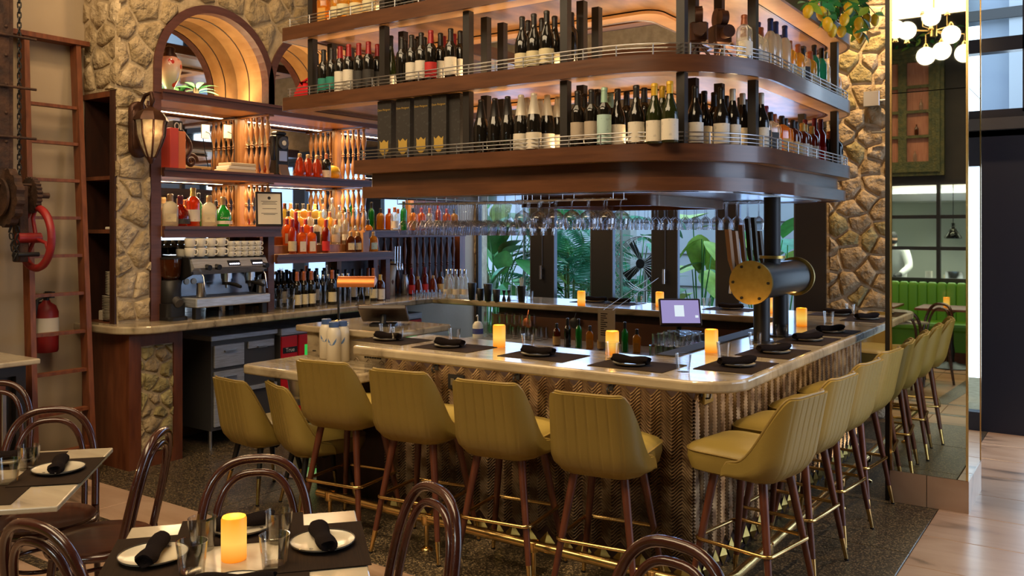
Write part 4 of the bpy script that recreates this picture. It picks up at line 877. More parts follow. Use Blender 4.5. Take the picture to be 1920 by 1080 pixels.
KIND = dict(   # shape, glass, cap, label, square, capsule height, label zone, words
 w_teal=('bordeaux', 'wine_black', 'foil_black', 'label_teal', 0, .07, (.18, .42), 'dark wine bottle with teal label'),
 w_white=('bordeaux', 'wine_black', 'foil_red', 'label_white', 0, .075, (.06, .68), 'red-capped wine bottle with tall white label'),
 w_white2=('bordeaux', 'wine_black', 'foil_black', 'label_white', 0, .07, (.16, .55), 'dark wine bottle with white label'),
 w_dark=('bordeaux', 'wine_black', 'foil_red', 'label_black', 0, .075, (.12, .55), 'red-capped black-label wine bottle'),
 w_red=('bordeaux', 'wine_black', 'foil_red', 'label_red', 0, .075, (.1, .5), 'wine bottle with red label and cap'),
 w_black=('bordeaux', 'wine_black', 'foil_black', None, 0, .07, (0, 0), 'plain dark wine bottle'),
 w_ries=('riesling', 'wine_green', 'foil_black', 'label_white', 0, .06, (.08, .55), 'tall slim green wine bottle with white label'),
 w_cream=('burgundy', 'wine_black', 'foil_black', 'label_cream', 0, .06, (.1, .55), 'sloping burgundy bottle with cream label'),
 w_burg=('burgundy', 'wine_black', 'foil_black', 'label_white', 0, .065, (.08, .7), 'sloping burgundy bottle with white label'),
 w_yell=('burgundy', 'wine_green', 'foil_yellow', 'label_white', 0, .075, (.08, .7), 'burgundy bottle with yellow cap'),
 w_art=('bordeaux', 'wine_black', 'foil_black', 'label_art', 0, .07, (.22, .5), 'wine bottle with pictured animal label'),
 w_blue=('bordeaux', 'wine_black', 'foil_mint', 'label_blue', 0, .075, (.06, .8), 'mint-capped wine bottle'),
 w_ivory=('burgundy', 'wine_black', 'foil_white', 'label_white', 0, .08, (.08, .7), 'burgundy bottle with ivory capsule'),
 c_black=('champagne', 'wine_black', 'foil_black', None, 0, .10, (0, 0), 'black foil champagne bottle'),
 c_white=('champagne', 'wine_black', 'foil_white', 'label_white', 0, .11, (.06, .6), 'white foil champagne bottle'),
 v_clear=('round', 'liq_clear', 'foil_copper', 'label_white', 0, .05, (.15, .5), 'clear spirit bottle with copper cap'),
 v_frost=('tall', 'liq_frost', 'foil_blue', None, 0, .08, (0, 0), 'frosted vodka bottle with navy cap'),
 v_plain=('tall', 'liq_clear', 'steel', 'label_white', 0, .04, (.2, .3), 'slim clear spirit bottle'),
 t_gold=('round', 'liq_gold', 'foil_copper', 'label_cream', 0, .05, (.15, .5), 'golden tequila bottle'),
 t_sq=('round', 'liq_clear', 'foil_black', 'label_black', 1, .05, (.12, .7), 'square clear bottle with black label'),
 t_teal=('tall', 'liq_teal', 'foil_black', 'label_white', 0, .06, (.2, .3), 'pale teal spirit bottle'),
 k_amber=('round', 'liq_amber', 'foil_black', 'label_orange', 1, .05, (.1, .6), 'square amber whisky bottle'),
 k_brown=('round', 'liq_brown', 'foil_black', 'label_kraft', 0, .05, (.1, .6), 'brown whisky bottle with kraft label'),
 k_gold=('round', 'liq_brown', 'foil_gold', 'label_white', 0, .06, (.08, .65), 'gold-capped whisky bottle'),
 k_red=('tall', 'liq_red', 'foil_purple', 'label_red', 0, .07, (.1, .5), 'dark red liqueur bottle'),
 k_navy=('round', 'wine_black', 'foil_copper', 'label_white', 0, .07, (.1, .45), 'dark bottle with copper neck'),
 o_or=('round', 'liq_orange', 'foil_red', 'label_white', 1, .06, (.12, .6), 'square orange liqueur bottle'),
 o_rose=('tall', 'liq_rose', 'foil_red', 'label_cream', 0, .07, (.12, .45), 'rose red aperitif bottle'),
 o_dark=('tall', 'liq_red', 'foil_red', 'label_red', 0, .08, (.1, .45), 'dark red vermouth bottle'),
 o_gold=('round', 'liq_gold', 'foil_gold', 'label_white', 1, .05, (.15, .5), 'pale gold square spirit bottle'),
 o_green=('tall', 'liq_green', 'foil_black', None, 0, .06, (0, 0), 'green liqueur bottle'),
 s_stout=('stout', 'liq_brown', 'cork', 'label_cream', 2, .045, (.2, .6), 'small stout dark tequila bottle'),
 s_gold=('stout', 'liq_amber', 'cork', 'label_blue', 2, .045, (.2, .6), 'small stout amber tequila bottle'),
 q_white=('stout', 'liq_frost', 'cork', 'label_cream', 2, .05, (.25, .45), 'broad frosted white bottle with cork'),
 q_bulb=('bulb', 'liq_red', 'foil_purple', 'label_black', 0, .06, (.25, .5), 'bulbous dark cognac bottle'),
 q_cog=('round', 'liq_rose', 'foil_gold', 'label_white', 0, .07, (.2, .5), 'cognac bottle with gold cap'),
 q_green=('bulb', 'liq_green', 'cork', 'label_white', 0, .05, (.25, .35), 'round green bottle with white script label'),
 r_rum=('bell', 'liq_rose', 'cork', 'label_cream', 0, .05, (.1, .5), 'bell-shaped rum bottle'),
 d_wine=('bordeaux', 'wine_black', 'foil_copper', 'label_cream', 0, .07, (.15, .45), 'red wine bottle with cream label'),
 d_plain=('tall', 'glass', 'steel', None, 0, .03, (0, 0), 'clear glass carafe bottle'))
OCC = [(x, y, z, .034) for z in (T3, T2, T1) for x, y in A + tri(-4.67)]
def bottle(kind, p, where, rz=0, sc=1.0, group=None, lim=(.0, .02, -.02, .04, -.04, .06, .085, .11, .14, .17, .2)):
    """neighbours that would touch are moved back along the line of sight until they stand free"""
    s_, gl, cp, lb, sq, ch, lz, words = KIND[kind]; b, c, l = bottle_parts(s_, gl, cp, lb, sq, ch, lz)
    r_ = max(q[0] for q in SH[s_]) * sc * (1.22 if sq == 1 else 1.0) + .0015; p = Vector(p); d_ = Vector((p.x, p.y, 0)).normalized()
    best = None
    for k_ in lim:
        q = p + d_ * k_; pen = sum(max(0, r_ + o[3] - math.hypot(q.x - o[0], q.y - o[1])) for o in OCC if abs(o[2] - p.z) < .1)
        if best is None or pen < best[0] - 1e-4: best = (pen, q)
        if pen <= 0: break
    p = best[1]; OCC.append((p.x, p.y, p.z, r_))
    o = inst('bottle', b, None, p, (0, 0, R(rz)), (sc, sc, sc)); tag(o, words + ', ' + where, 'bottle', group)
    inst('capsule', c, o)
    if l: inst('bottle_label', l, o)
    return o
CAMZ = 34.0     # labels turned roughly to the room
def text_data(body, size, m):
    t = bpy.data.curves.new('lettering', 'FONT'); t.body = body; t.size = size; t.align_x = 'CENTER'; t.align_y = 'CENTER'; t.extrude = .0003; o = bpy.data.objects.new('lettering', t); COL.objects.link(o); bpy.context.view_layer.update(); me = bpy.data.meshes.new_from_object(o.evaluated_get(bpy.context.evaluated_depsgraph_get())); bpy.data.objects.remove(o); bpy.data.curves.remove(t); me.materials.clear(); me.materials.append(M[m]); return me
def row_front(items, y, z, where, group, rz=20, sc=1.06):
    for i, (u_, k) in enumerate(items):
        p = Py(u_, 300, y); bottle(k, (p.x, y, z), '%s from left, %s' % (nth(i), where), rz, sc, group)
FR = CYF + .095
row_front(list(zip((593, 607, 622, 638, 654, 673, 691, 708, 733, 754, 772, 790, 808, 826, 845, 863), 'w_teal w_teal w_teal w_white w_white w_dark w_dark w_dark w_ries w_black w_white2 w_white2 w_red w_white2 w_white2 w_white2'.split())), FR, T2 - .003, 'front row of middle shelf', 'wine on the middle hanging shelf')
row_front(list(zip((979, 1001, 1025), ['w_cream'] * 3)), FR, T2 - .003, 'right group on middle shelf front', 'wine on the middle hanging shelf')
row_front(list(zip((760, 778, 796, 832, 851, 990, 1016, 1040, 1071), 'w_black w_black w_black w_dark w_dark w_cream w_black w_cream w_black'.split())), FR + .10, T2 - .003, 'second row of middle shelf', 'wine on the middle hanging shelf')
row_front(list(zip((902, 928, 952, 977, 1001, 1026), 'c_black c_black c_black c_white c_white c_white'.split())), FR, T3 - .003, 'champagne row of lowest shelf', 'champagne on the lowest hanging shelf')
row_front(list(zip((988, 1013, 1046), ['c_white'] * 3)), FR + .1, T3 - .003, 'back champagne row, lowest shelf', 'champagne on the lowest hanging shelf')
row_front(list(zip((1083, 1109, 1133, 1158, 1193, 1227, 1256), 'w_art w_art w_blue w_burg w_burg w_yell w_yell'.split())), FR, T3 - .003, 'wine row of lowest shelf', 'wine on the lowest hanging shelf')
row_front(list(zip((1096, 1122, 1145, 1175, 1208, 1242), 'w_black w_black w_blue w_black w_black w_yell'.split())), FR + .1, T3 - .003, 'back wine row, lowest shelf', 'wine on the lowest hanging shelf')
def on_curve(u_, ins, seg=200):
    """point of the canopy edge (inset) seen at pixel column u, right of the front straight"""
    o = outl(-4.21, ins, 40); best = None
    for x, y in o:
        q = Vector((x, y, 0)); f = q.dot(FW); uu = CX + F * q.dot(RT) / f
        if y < 6.9 and x > -2.6 and (best is None or abs(uu - u_) < best[0]): best = (abs(uu - u_), x, y)
    return best[1], best[2]
for i, (u_, k) in enumerate(zip((1300, 1323, 1354, 1375, 1394, 1411, 1426), 'w_burg w_burg w_burg w_ivory w_ivory w_ivory w_ivory'.split())):
    x, y = on_curve(u_, .095); bottle(k, (x, y, T3 - .003), '%s from left round the corner, lowest shelf' % ORD[i], 34, 1.06, 'wine on the lowest hanging shelf')
for i, (u_, k) in enumerate(zip((1310, 1338, 1364, 1386, 1405), ['w_black'] * 5)):
    x, y = on_curve(u_, .19); bottle(k, (x, y, T3 - .003), '%s from left behind the corner row, lowest shelf' % ORD[i], 34, 1.06, 'wine on the lowest hanging shelf')
def row_right(kinds, y0, y1, z, where, group, x=CXR - .095, sc=1.05):
    for i, k in enumerate(kinds):
        y = y0 + (y1 - y0) * i / (len(kinds) - 1); bottle(k, (x + .012 * (i % 2) - .006, y, z), '%s from corner, %s' % (nth(i), where), 62, sc, group)
row_right('t_sq t_sq t_gold k_amber k_amber k_brown k_brown k_gold k_gold k_gold k_red k_red k_navy k_navy k_navy k_navy'.split(), 5.02, 6.62, T3 - .003, 'aisle side of lowest shelf', 'spirits on the lowest hanging shelf')
row_right('k_brown k_red k_brown k_amber k_brown k_red k_brown'.split(), 5.15, 6.4, T3 - .003, 'second row aisle side, lowest shelf', 'spirits on the lowest hanging shelf', CXR - .2)
row_right('v_clear v_clear v_clear v_frost v_frost v_frost t_gold t_gold t_sq t_gold t_teal t_teal v_plain v_plain t_gold'.split(), 4.72, 6.62, T2 - .003, 'aisle side of middle shelf', 'spirits on the middle hanging shelf')
row_right('v_clear v_frost v_clear v_frost t_gold t_gold v_plain'.split(), 5.0, 6.3, T2 - .003, 'second row, aisle side, middle shelf', 'spirits on the middle hanging shelf', CXR - .2)
row_front(list(zip(range(608, 716, 12), 'k_amber t_gold t_gold t_gold k_amber t_gold t_gold t_gold v_clear'.split())), FR, T1 - .003, 'top hanging shelf', 'golden bottles on the top hanging shelf')
row_front(list(zip((730, 745, 760, 775), 'w_black w_black w_black w_black'.split())), FR + .02, T1 - .003, 'dark group on top hanging shelf', 'bottles on the top hanging shelf')
# four presentation boxes of champagne
BXM = MB().bbox(-.060, .060, -.056, .056, 0, .385, .002).mesh('gift_box', M['label_black'])
shl = [(-.030, .045), (-.040, .06), (-.036, .085), (-.038, .125), (-.022, .112), (0, .130), (.022, .112), (.038, .125), (.036, .085), (.040, .06), (.030, .045), (.0, .018)]
SHM = MB().loft([[(x, -.0572, z) for x, z in shl], [(x, -.0568, z) for x, z in shl]]).mesh('shield_label', M['foil_gold'])
SCR = text_data('Dom P\u00e9rignon', .0185, 'foil_gold')
for i, u_ in enumerate((731, 766, 800, 833)):
    p = Py(u_, 240, FR + .0); o = inst('gift_box', BXM, None, (p.x, FR - .0, T3 - .003)); tag(o, 'dark champagne gift box with gold shield, %s from left on the lowest shelf' % ORD[i], 'box', 'champagne gift boxes'); inst('shield_label', SHM, o); inst('lettering', SCR, o, (0, -.0572, .325), (R(90), 0, 0))
tag(inst('gift_box', BXM, None, (Py(862, 240, FR + .05).x, FR + .03, T3 - .003), (0, 0, R(0))), 'plain dark gift box turned sideways at the end of the box row', 'box', 'champagne gift boxes')
# ---------------------------------------------------------------- back bar bottles
def row_back(items, x, z, where, group, sc=1.0, rz=64):
    for i, (u_, k) in enumerate(items):
        p = Px(u_, 430, x); bottle(k, (x, p.y, z), '%s from left, %s' % (nth(i), where), rz, sc, group, (.0, .015, -.015, .03, -.03))
row_back(list(zip((319, 338, 362, 392, 418), 'q_white q_bulb q_cog q_white q_green'.split())), -6.14, 1.775, 'shelf above the coffee machine', 'bottles above the coffee machine', 1.28)
gb_ = [o for o in COL.objects if o.get('label', '').startswith('round green bottle')][0]; inst('lettering', text_data('Grand', .022, 'white_cup'), gb_, (0, -.0605, .055), (R(90), 0, 0))
row_back(list(zip((347, 372, 405), 't_gold o_green k_brown'.split())), -6.27, 1.775, 'behind on the coffee machine shelf', 'bottles above the coffee machine', .9)
row_back(list(zip((562, 577, 594), ['r_rum'] * 3)), -6.14, 2.225, 'rum group on the upper back shelf', 'rum bottles', 1.05)
row_back([(612, 'k_navy')], -6.14, 2.225, 'beside the rum on upper back shelf', 'rum bottles', 1.0)
row_back(list(zip((548, 566, 584, 611), 'o_rose o_or o_or o_dark'.split())), -6.10, 1.53, 'front step of bottle riser', 'liqueurs on the bottle riser', 1.02)
row_back(list(zip((657, 670, 684, 700), 's_stout s_stout s_stout s_gold'.split())), -6.10, 1.53, 'tequila group on low back shelf', 'small tequila bottles', 1.0)
row_back(list(zip((538, 555, 573, 592, 612, 630, 648, 668, 690), 'o_or o_dark o_or t_sq o_gold v_clear v_plain v_clear k_amber'.split())), -6.20, 1.605, 'second step of bottle riser', 'liqueurs on the bottle riser', 1.0)
row_back(list(zip((540, 560, 580, 600, 618, 636, 655, 675), 'k_amber o_gold v_clear o_gold t_gold v_plain o_gold t_gold'.split())), -6.295, 1.68, 'third step of bottle riser', 'liqueurs on the bottle riser', 1.0)
row_back(list(zip((545, 568, 590, 605, 622, 640, 660, 680), 't_gold k_amber o_gold v_clear v_plain t_gold o_green v_clear'.split())), -6.39, 1.755, 'top step of bottle riser', 'liqueurs on the bottle riser', 1.0)
row_back(list(zip((557, 570, 584, 623), 'd_wine d_wine d_wine d_wine'.split())), -6.0, 1.05, 'wine on the back counter', 'bottles on the back counter', 1.05)
row_back(list(zip((596, 606, 615, 633, 642, 652), ['d_plain'] * 6)), -6.02, 1.05, 'carafes on the back counter', 'carafes on the back counter', .92)
row_back(list(zip((520, 532, 545, 564, 578, 592, 606, 620, 634, 648, 662, 676, 690), 'w_black w_white2 w_black d_wine w_black w_white2 w_black d_wine w_black w_black w_white2 w_black d_wine'.split())), -6.25, 1.05, 'back row on the back counter', 'bottles on the back counter', 1.0)
row_back(list(zip((700, 713), 'd_wine k_gold'.split())), -5.98, 1.05, 'right of copper lamp, back counter', 'bottles on the back counter', 1.05)
row_back(list(zip((740, 757, 774, 790, 806, 822, 838, 852), 'v_clear o_green k_amber o_or v_clear o_rose o_or k_amber'.split())), -6.22, 1.74, 'far shelf behind the stemware', 'bottles behind the stemware', 1.0)
row_back(list(zip((772, 784, 797, 812, 826, 842), 'k_red r_rum k_red r_rum k_brown r_rum'.split())), -6.15, 1.05, 'counter corner by the dark screen', 'bottles in the counter corner', .95)
for i, u_ in enumerate((838, 846, 855, 864, 872)):
    p = Pz(u_, 559, ZT); bottle('v_plain', (p.x, p.y, ZT), '%s from left of the tray on the far counter corner' % ORD[i], 20, .95, 'clear spirit bottles at the corner')
# speed-rail bottles seen down in the well
for i in range(8): bottle(('k_brown', 'w_black', 'o_green', 'k_amber')[i % 4], (-4.0 + i * .11, 6.46, .74), '%s from left on the under-bar bench' % ORD[i], 20, .8, 'bottles on the under-bar bench')
# ================================================================ STEMWARE HANGING UNDER THE CANOPY
def stem(h, rb, hb, rf=.036):      # upside down: foot at z = 0, rim at z = -h
    hs = h - hb; return MB().lathe([(rf, 0), (rf, -.002), (.006, -.010), (.0042, -.02), (.0042, -hs), (.012, -hs - .008), (rb * .8, -hs - hb * .25), (rb, -hs - hb * .5), (rb * .93, -hs - hb * .8), (rb * .80, -h)], 14, cap0=True, cap1=False).mesh('wine_glass', M['stemware'], True, 60)
GW = stem(.22, .040, .105); GB = stem(.175, .054, .115)
def rack(name, x0, x1, ys, zr, label):
    o = empty(name, ((x0 + x1) / 2, sum(ys) / len(ys), zr)); tag(o, label, 'rack'); O = Vector(o.location)
    for y in ys:
        for s_ in (-.02, .02): MB().cyl(Vector((x0, y + s_, zr - .006)) - O, Vector((x1, y + s_, zr - .006)) - O, .003, seg=6).build('rack_wire', M['steel'], o)
    n = max(2, int((x1 - x0) / .28))
    for i in range(n + 1):
        x = x0 + (x1 - x0) * i / n
        for y in ys: MB().tube([Vector((x, y - .02, zr - .006)) - O, Vector((x, y - .02, 1.966)) - O], .003, 5).build('hanger', M['steel'], o)
    return o
rack('glass_rack', -4.10, -3.05, (4.55, 4.65, 4.75, 4.85), 1.93, 'wire stemware rack under the front of the canopy, left part')
rack('glass_rack', -3.02, -2.35, (4.42, 4.55), 1.93, 'wire stemware rack with balloon glasses under the front of the canopy')
rack('glass_rack', -4.0, -2.1, (6.36, 6.48), 1.965, 'wire stemware rack under the far side of the canopy')
def hang(me, xs, y, z, where, group):
    for i, x in enumerate(xs): tag(inst('wine_glass', me, None, (x, y, z)), 'upside-down wine glass %s from left, %s' % (nth(i), where), 'glass', group)
fr = lambda a, b, n: [a + (b - a) * i / (n - 1) for i in range(n)]
for j_ in range(4): hang(GW, fr(-4.06 + .02 * j_, -3.12 + .02 * j_, 13), 4.55 + .1 * j_, 1.93, '%s row of the left rack' % ORD[j_], 'hanging stemware, left rack')
hang(GB, fr(-2.98, -2.40, 6), 4.42, 1.93, 'front row of balloon glasses', 'hanging balloon glasses'); hang(GB, fr(-2.93, -2.38, 6), 4.55, 1.93, 'second row of balloon glasses', 'hanging balloon glasses')
hang(GW, fr(-3.90, -2.18, 22), 6.36, 1.965, 'near row of the far rack', 'hanging stemware, far rack'); hang(GW, fr(-3.94, -2.14, 22), 6.48, 1.965, 'back row of the far rack', 'hanging stemware, far rack')
# ================================================================ BEER TOWER
bt = empty('beer_tower', (-1.81, 5.5, ZT)); tag(bt, 'black pipe beer tower with brass end discs standing on the bar', 'beer tower'); BT = Vector((-1.81, 5.5, ZT))
def tp(name, mb, m, **k): return mb.xform(Matrix.Translation(-BT)).build(name, M[m], bt, **k)
zc = 1.43; y0, y1 = 5.15, 6.0
for y in (5.33, 5.70):
    tp('leg', MB().cyl((-1.81, y, ZT), (-1.81, y, zc), .05, seg=20), 'black_metal', smooth=True); tp('foot_flange', MB().cyl((-1.81, y, ZT), (-1.81, y, ZT + .012), .075, seg=20), 'black_metal', smooth=True)
tp('barrel', MB().cyl((-1.81, y0, zc), (-1.81, y1, zc), .112, seg=36), 'gun_pipe', smooth=True)
tp('riser', MB().cyl((-1.81, 5.53, zc + .05), (-1.81, 5.53, 1.955), .052, seg=20), 'black_metal', smooth=True)
tp('riser_flange', MB().cyl((-1.81, 5.53, 1.565), (-1.81, 5.53, 1.583), .082, seg=20), 'brass_dull', smooth=True)
for y, s_ in ((y0, -1), (y1, 1)):
    dsc = tp('end_disc', MB().cyl((-1.81, y, zc), (-1.81, y + .022 * s_, zc), .132, seg=40), 'brass_dull', smooth=True, ang=30)
    for k in range(6):
        a = R(30 + 60 * k + 30); c = Vector((-1.81 + .108 * math.cos(a), y + .022 * s_, zc + .108 * math.sin(a))); MB().cyl(c, c + Vector((0, .008 * s_, 0)), .009, seg=6).xform(Matrix.Translation(-BT)).build('bolt', M['black_metal'], dsc)
mat('tap_wood', (.30, .12, .05), .5); mat('tap_tan', (.42, .24, .13), .5)
for i, (m_, w_, h_) in enumerate((('tap_tan', .05, .27), ('tap_tan', .045, .26), ('tap_wood', .035, .30), ('black_metal', .035, .34), ('black_metal', .035, .35), ('wood_dark', .05, .26))):
    y = 5.26 + i * .115; x = -1.915
    ft = tp('faucet', MB().tube([(-1.90, y, zc), (-1.95, y, zc), (-1.98, y, zc - .02), (-1.985, y, zc - .08)], .011, 8).cyl((-1.955, y, zc), (-1.965, y, zc + .06), .010, seg=8), 'steel', smooth=True)
    MB().loft([[(x - .05 + dx * .4, y + dy * .5, zc + .05) for dx, dy in ((-.015, -w_ / 2), (.015, -w_ / 2), (.015, w_ / 2), (-.015, w_ / 2))], [(x - .065 + dx, y + dy, zc + .05 + h_ * .3) for dx, dy in ((-.013, -w_ / 2), (.013, -w_ / 2), (.013, w_ / 2), (-.013, w_ / 2))], [(x - .085 + dx, y + dy, zc + .05 + h_) for dx, dy in ((-.013, -w_ / 2), (.013, -w_ / 2), (.013, w_ / 2), (-.013, w_ / 2))]]).xform(Matrix.Translation(-BT)).build('tap_handle', M[m_], ft)
# ================================================================ TILL SCREENS, PAPER, MATS
def till(p, rz, tilt, label, face=True):
    t = empty('till_screen', p, R(rz)); tag(t, label, 'screen'); A = Matrix.Translation((0, 0, .17 if face else .085)) @ Matrix.Rotation(R(-tilt), 4, 'X')
    MB().bbox(-.165, .165, -.012, .02, -.115, .115, .006).xform(A).build('housing', M['screen_body'], t)
    if face:
        sc_ = MB().box(-.150, .150, -.0135, -.0122, -.095, .098).xform(A).build('display', M['screen_lilac'], t)
        MB().box(-.045, .03, -.0142, -.0136, -.04, .055).xform(A).build('dialog', M['screen_white'], sc_)
        MB().box(.115, .14, -.0142, -.0136, -.05, -.03).xform(A).build('button', M['screen_white'], sc_)
    MB().loft([[(x, y, 0) for x, y in rrect(-.09, -.06, .09, .10, .02, 3)], [(x, y, .015) for x, y in rrect(-.09, -.06, .09, .10, .02, 3)]]).cyl((0, .06, .01), (0, .025, .16 if face else .07), .022).build('stand', M['black_metal'], t)
    return t
pt = Vector((-2.86, 6.48, .92))
sd = empty('till_stand', (pt.x, pt.y, 0)); sd.location.z = .74; tag(sd, 'dark steel riser carrying the till screen on the under-bar bench', 'stand'); MB().bbox(-.15, .15, -.12, .14, .0, .18, .004).build('box', M['steel_dark'], sd); MB().box(-.12, .12, -.125, -.12, .03, .15).build('front_panel', M['black_metal'], sd)
till(pt, 34, 26, 'till screen with lilac display and white dialog facing us inside the bar')
till(Vector((-4.18, 4.48, 1.086)), 215, 62, 'till screen seen from behind on the marble upstand', False)
pp_ = empty('order_sheet', Py(1137, 610, 6.0)); tag(pp_, 'printed paper sheet hanging inside the bar', 'paper'); 
MB().box(-.075, .075, -.001, .001, -.13, .12).build('sheet', M['paper'], pp_)
for j in range(11): MB().box(-.05, -.05 + (.06, .045, .055, .03)[j % 4] + .03 * (j > 7), -.0022, -.001, .085 - j * .0165, .092 - j * .0165).build('text_line', M['ink'], pp_)
for x in (-.04, .04): MB().cyl((x, .004, .11), (x, .85, .33), .002, seg=5).build('hanging_wire', M['steel'], pp_)
tag(MB().bbox(-.06, .06, -.75, .75, 0, .008, .003).build('bar_mat', M['rubber'], None, loc=(-2.05, 5.2, ZT)), 'long black rubber bar mat along the inner edge of the aisle counter', 'mat')
# stacked tumblers in wire crates inside the bar by the aisle counter
RK = MB().lathe([(.034, 0), (.036, .004), (.038, .075), (.034, .075), (.031, .01)], 12, cap1=False).mesh('rocks_glass', M['glass'], True)
k = 0
for lz in range(3):
    for a in range(5):
        for b in range(4):
            if lz == 2 and (a > 3 or b > 2): continue
            tag(inst('rocks_glass', RK, None, (-2.50 + b * .078 + lz * .02, 5.22 + a * .085, .842 + lz * .077)), 'stacked rocks glass, layer %s, column %s, rank %s, inside the bar corner' % (ORD[lz], ORD[b], ORD[a]), 'glass', 'stacked rocks glasses in the bar corner'); k += 1
tag(inst('rocks_glass', RK, None, (-2.20, 5.60, .842)), 'single rocks glass standing beside the corner stack', 'glass'); 
# glasses drying on the bench at the far left of the well
for r_ in range(2):
    for i in range(9): tag(inst('rocks_glass', RK, None, (-5.0 + i * .085 + r_ * .02, 6.76 - r_ * .12, .742), (0, 0, 0), (1, 1, 1.5)), 'tall glass %s from left in the %s row on the under-bar bench' % (ORD[i], ('back', 'front')[r_]), 'glass', 'glasses on the under-bar bench')
for i in range(7): tag(inst('rocks_glass', RK, None, (-4.96 + i * .085, 6.76, .857), (0, 0, 0), (1, 1, 1.4)), 'tall glass %s from left stacked on top of the bench row' % ORD[i], 'glass', 'glasses on the under-bar bench')
# shakers, jiggers, straws, tray of small glasses at the far corner
SHK = MB().lathe([(.030, 0), (.032, .003), (.044, .165), (.042, .168)], 18).mesh('cocktail_shaker', M['black_metal'], True, 50); SHS = MB().lathe([(.028, 0), (.03, .003), (.039, .115), (.037, .117)], 18).mesh('cocktail_shaker', M['black_metal'], True, 50)
for i, (u_, me) in enumerate(((885, SHK), (901, SHS), (915, SHK), (931, SHS))): tag(inst('cocktail_shaker', me, None, Pz(u_, 562 + i, ZT)), 'matt black shaker tin %s from left on the far counter' % ORD[i], 'shaker', 'black shaker tins')
JG = MB().lathe([(.022, 0), (.008, .045), (.008, .055), (.02, .10)], 14).mesh('jigger', M['black_metal'], True)
for i, u_ in enumerate((945, 954)): tag(inst('jigger', JG, None, Pz(u_, 563, ZT)), 'small black jigger %s from left beside the shakers' % ORD[i], 'jigger', 'black jiggers')
sc_ = empty('straw_cup', Pz(978, 566, ZT)); tag(sc_, 'tall black cup holding pale straws on the far counter', 'cup'); MB().lathe([(.03, 0), (.032, .003), (.042, .155), (.039, .155), (.03, .02)], 16, cap1=True).build('cup', M['black_metal'], sc_, smooth=True)
for i in range(7): MB().cyl((0, 0, .03), (.02 * math.cos(i), .02 * math.sin(i), .22 + .01 * (i % 3)), .003, seg=6).build('straw', M['paper'], sc_)
tag(MB().lathe([(.05, 0), (.052, .004), (.052, .15), (.049, .15), (.048, .008)], 20, cap1=True).build('mixing_glass', M['glass'], None, True, 50, loc=Pz(963, 563, ZT)), 'clear mixing glass left of the straw cup', 'glass')
COU = MB().lathe([(.028, 0), (.028, .002), (.005, .008), (.004, .055), (.02, .068), (.036, .10), (.034, .10)], 14, cap1=False).mesh('coupe_glass', M['stemware'], True)
k = 0
for j, v_ in enumerate((556, 561)):
    for i in range(8):
        p = Pz(778 + i * 7.2 + j * 3, v_ + 1 - i * .25, ZT); tag(inst('small_glass', RK, None, p, (0, 0, 0), (.72, .72, .95)), 'small tasting glass %s from left in the %s row at the counter corner' % (ORD[i], ('back', 'front')[j]), 'glass', 'tasting glasses at the counter corner')
tag(MB().lathe([(.038, 0), (.045, .01), (.045, .12), (.03, .17), (.028, .20), (.034, .215)], 20).build('steel_pitcher', M['steel'], None, True, loc=Pz(759, 552, ZT)), 'brushed steel carafe beside the small tap column', 'pitcher')
wt = empty('water_tap_column', Pz(733, 553, ZT)); tag(wt, 'white tap column with chrome faucets at the end of the back counter', 'tap'); MB().loft([[(x, y, z) for x, y in rrect(-.035 + o_, -.045, .035 + o_, .045, .03, 4)] for z, o_ in ((0, 0), (.15, 0), (.30, .02), (.36, .05))]).build('column', M['white_cup'], wt, smooth=True)
for s_ in (-.04, 0, .04): MB().tube([(.04, s_, .33), (.12, s_, .33), (.125, s_, .27)], .011, 8).cyl((.09, s_, .33), (.095, s_, .52), .007).build('faucet', M['chrome'], wt, smooth=True)
# champagne flutes and tumblers on the back counter
FLU = MB().lathe([(.03, 0), (.03, .002), (.005, .008), (.004, .08), (.016, .10), (.023, .15), (.020, .21)], 14, cap1=False).mesh('champagne_flute', M['stemware'], True)
for i, u_ in enumerate((672, 683, 694)): tag(inst('champagne_flute', FLU, None, Pz(u_, 572, ZT)), 'champagne flute %s from left under the copper lamp' % ORD[i], 'glass', 'champagne flutes')
k = 0
for j in range(2):
    for i in range(3): tag(inst('coffee_tumbler', TUMB, None, Pz(521 + i * 12, 580 - j * 1, ZT) + Vector((0, 0, j * .09))), 'stacked tumbler beside the coffee machine, %s column, %s layer' % (ORD[i], ('lower', 'upper')[j]), 'glass', 'stacked tumblers beside the coffee machine')
# ================================================================ LAMP, WATER BOTTLES, CABLE
lp = empty('bankers_lamp', Vector((-4.50, 4.36, 1.086))); tag(lp, "banker's lamp with copper shade standing on the marble upstand", 'lamp')
zs = .29
MB().cyl((0, 0, .015), (0, 0, zs), .008).build('stem', M['black_metal'], lp, smooth=True); MB().lathe([(.07, 0), (.07, .01), (.03, .02), (.012, .03)], 20).build('base', M['brass_dull'], lp, smooth=True)
def half_shade():
    mb = MB(); rows = []
    for k in range(11):
        a = R(-20 + 190 * k / 10); rows.append([(x, -.055 * math.cos(a), zs + .055 * math.sin(a) - .01) for x in (-.0, .26)])
    rows2 = [[(x, y * .93, zs - .01 + (z - zs + .01) * .93) for x, y, z in r_] for r_ in rows]
    mb.loft([r_ for r_ in rows] + [r_ for r_ in rows2[::-1]], False, False, closed=False)
    for x in (0, .26): mb.add([(x, *r_[0][1:]) for r_ in rows], [tuple(range(11))])
    return mb
half_shade().build('shade', M['copper'], lp, smooth=True, ang=40, rot=(0, 0, R(34)))
MB().cyl((.0, 0, zs - .01), (.13 * math.cos(R(34)), .13 * math.sin(R(34)), zs + .0), .006).build('arm', M['black_metal'], lp)
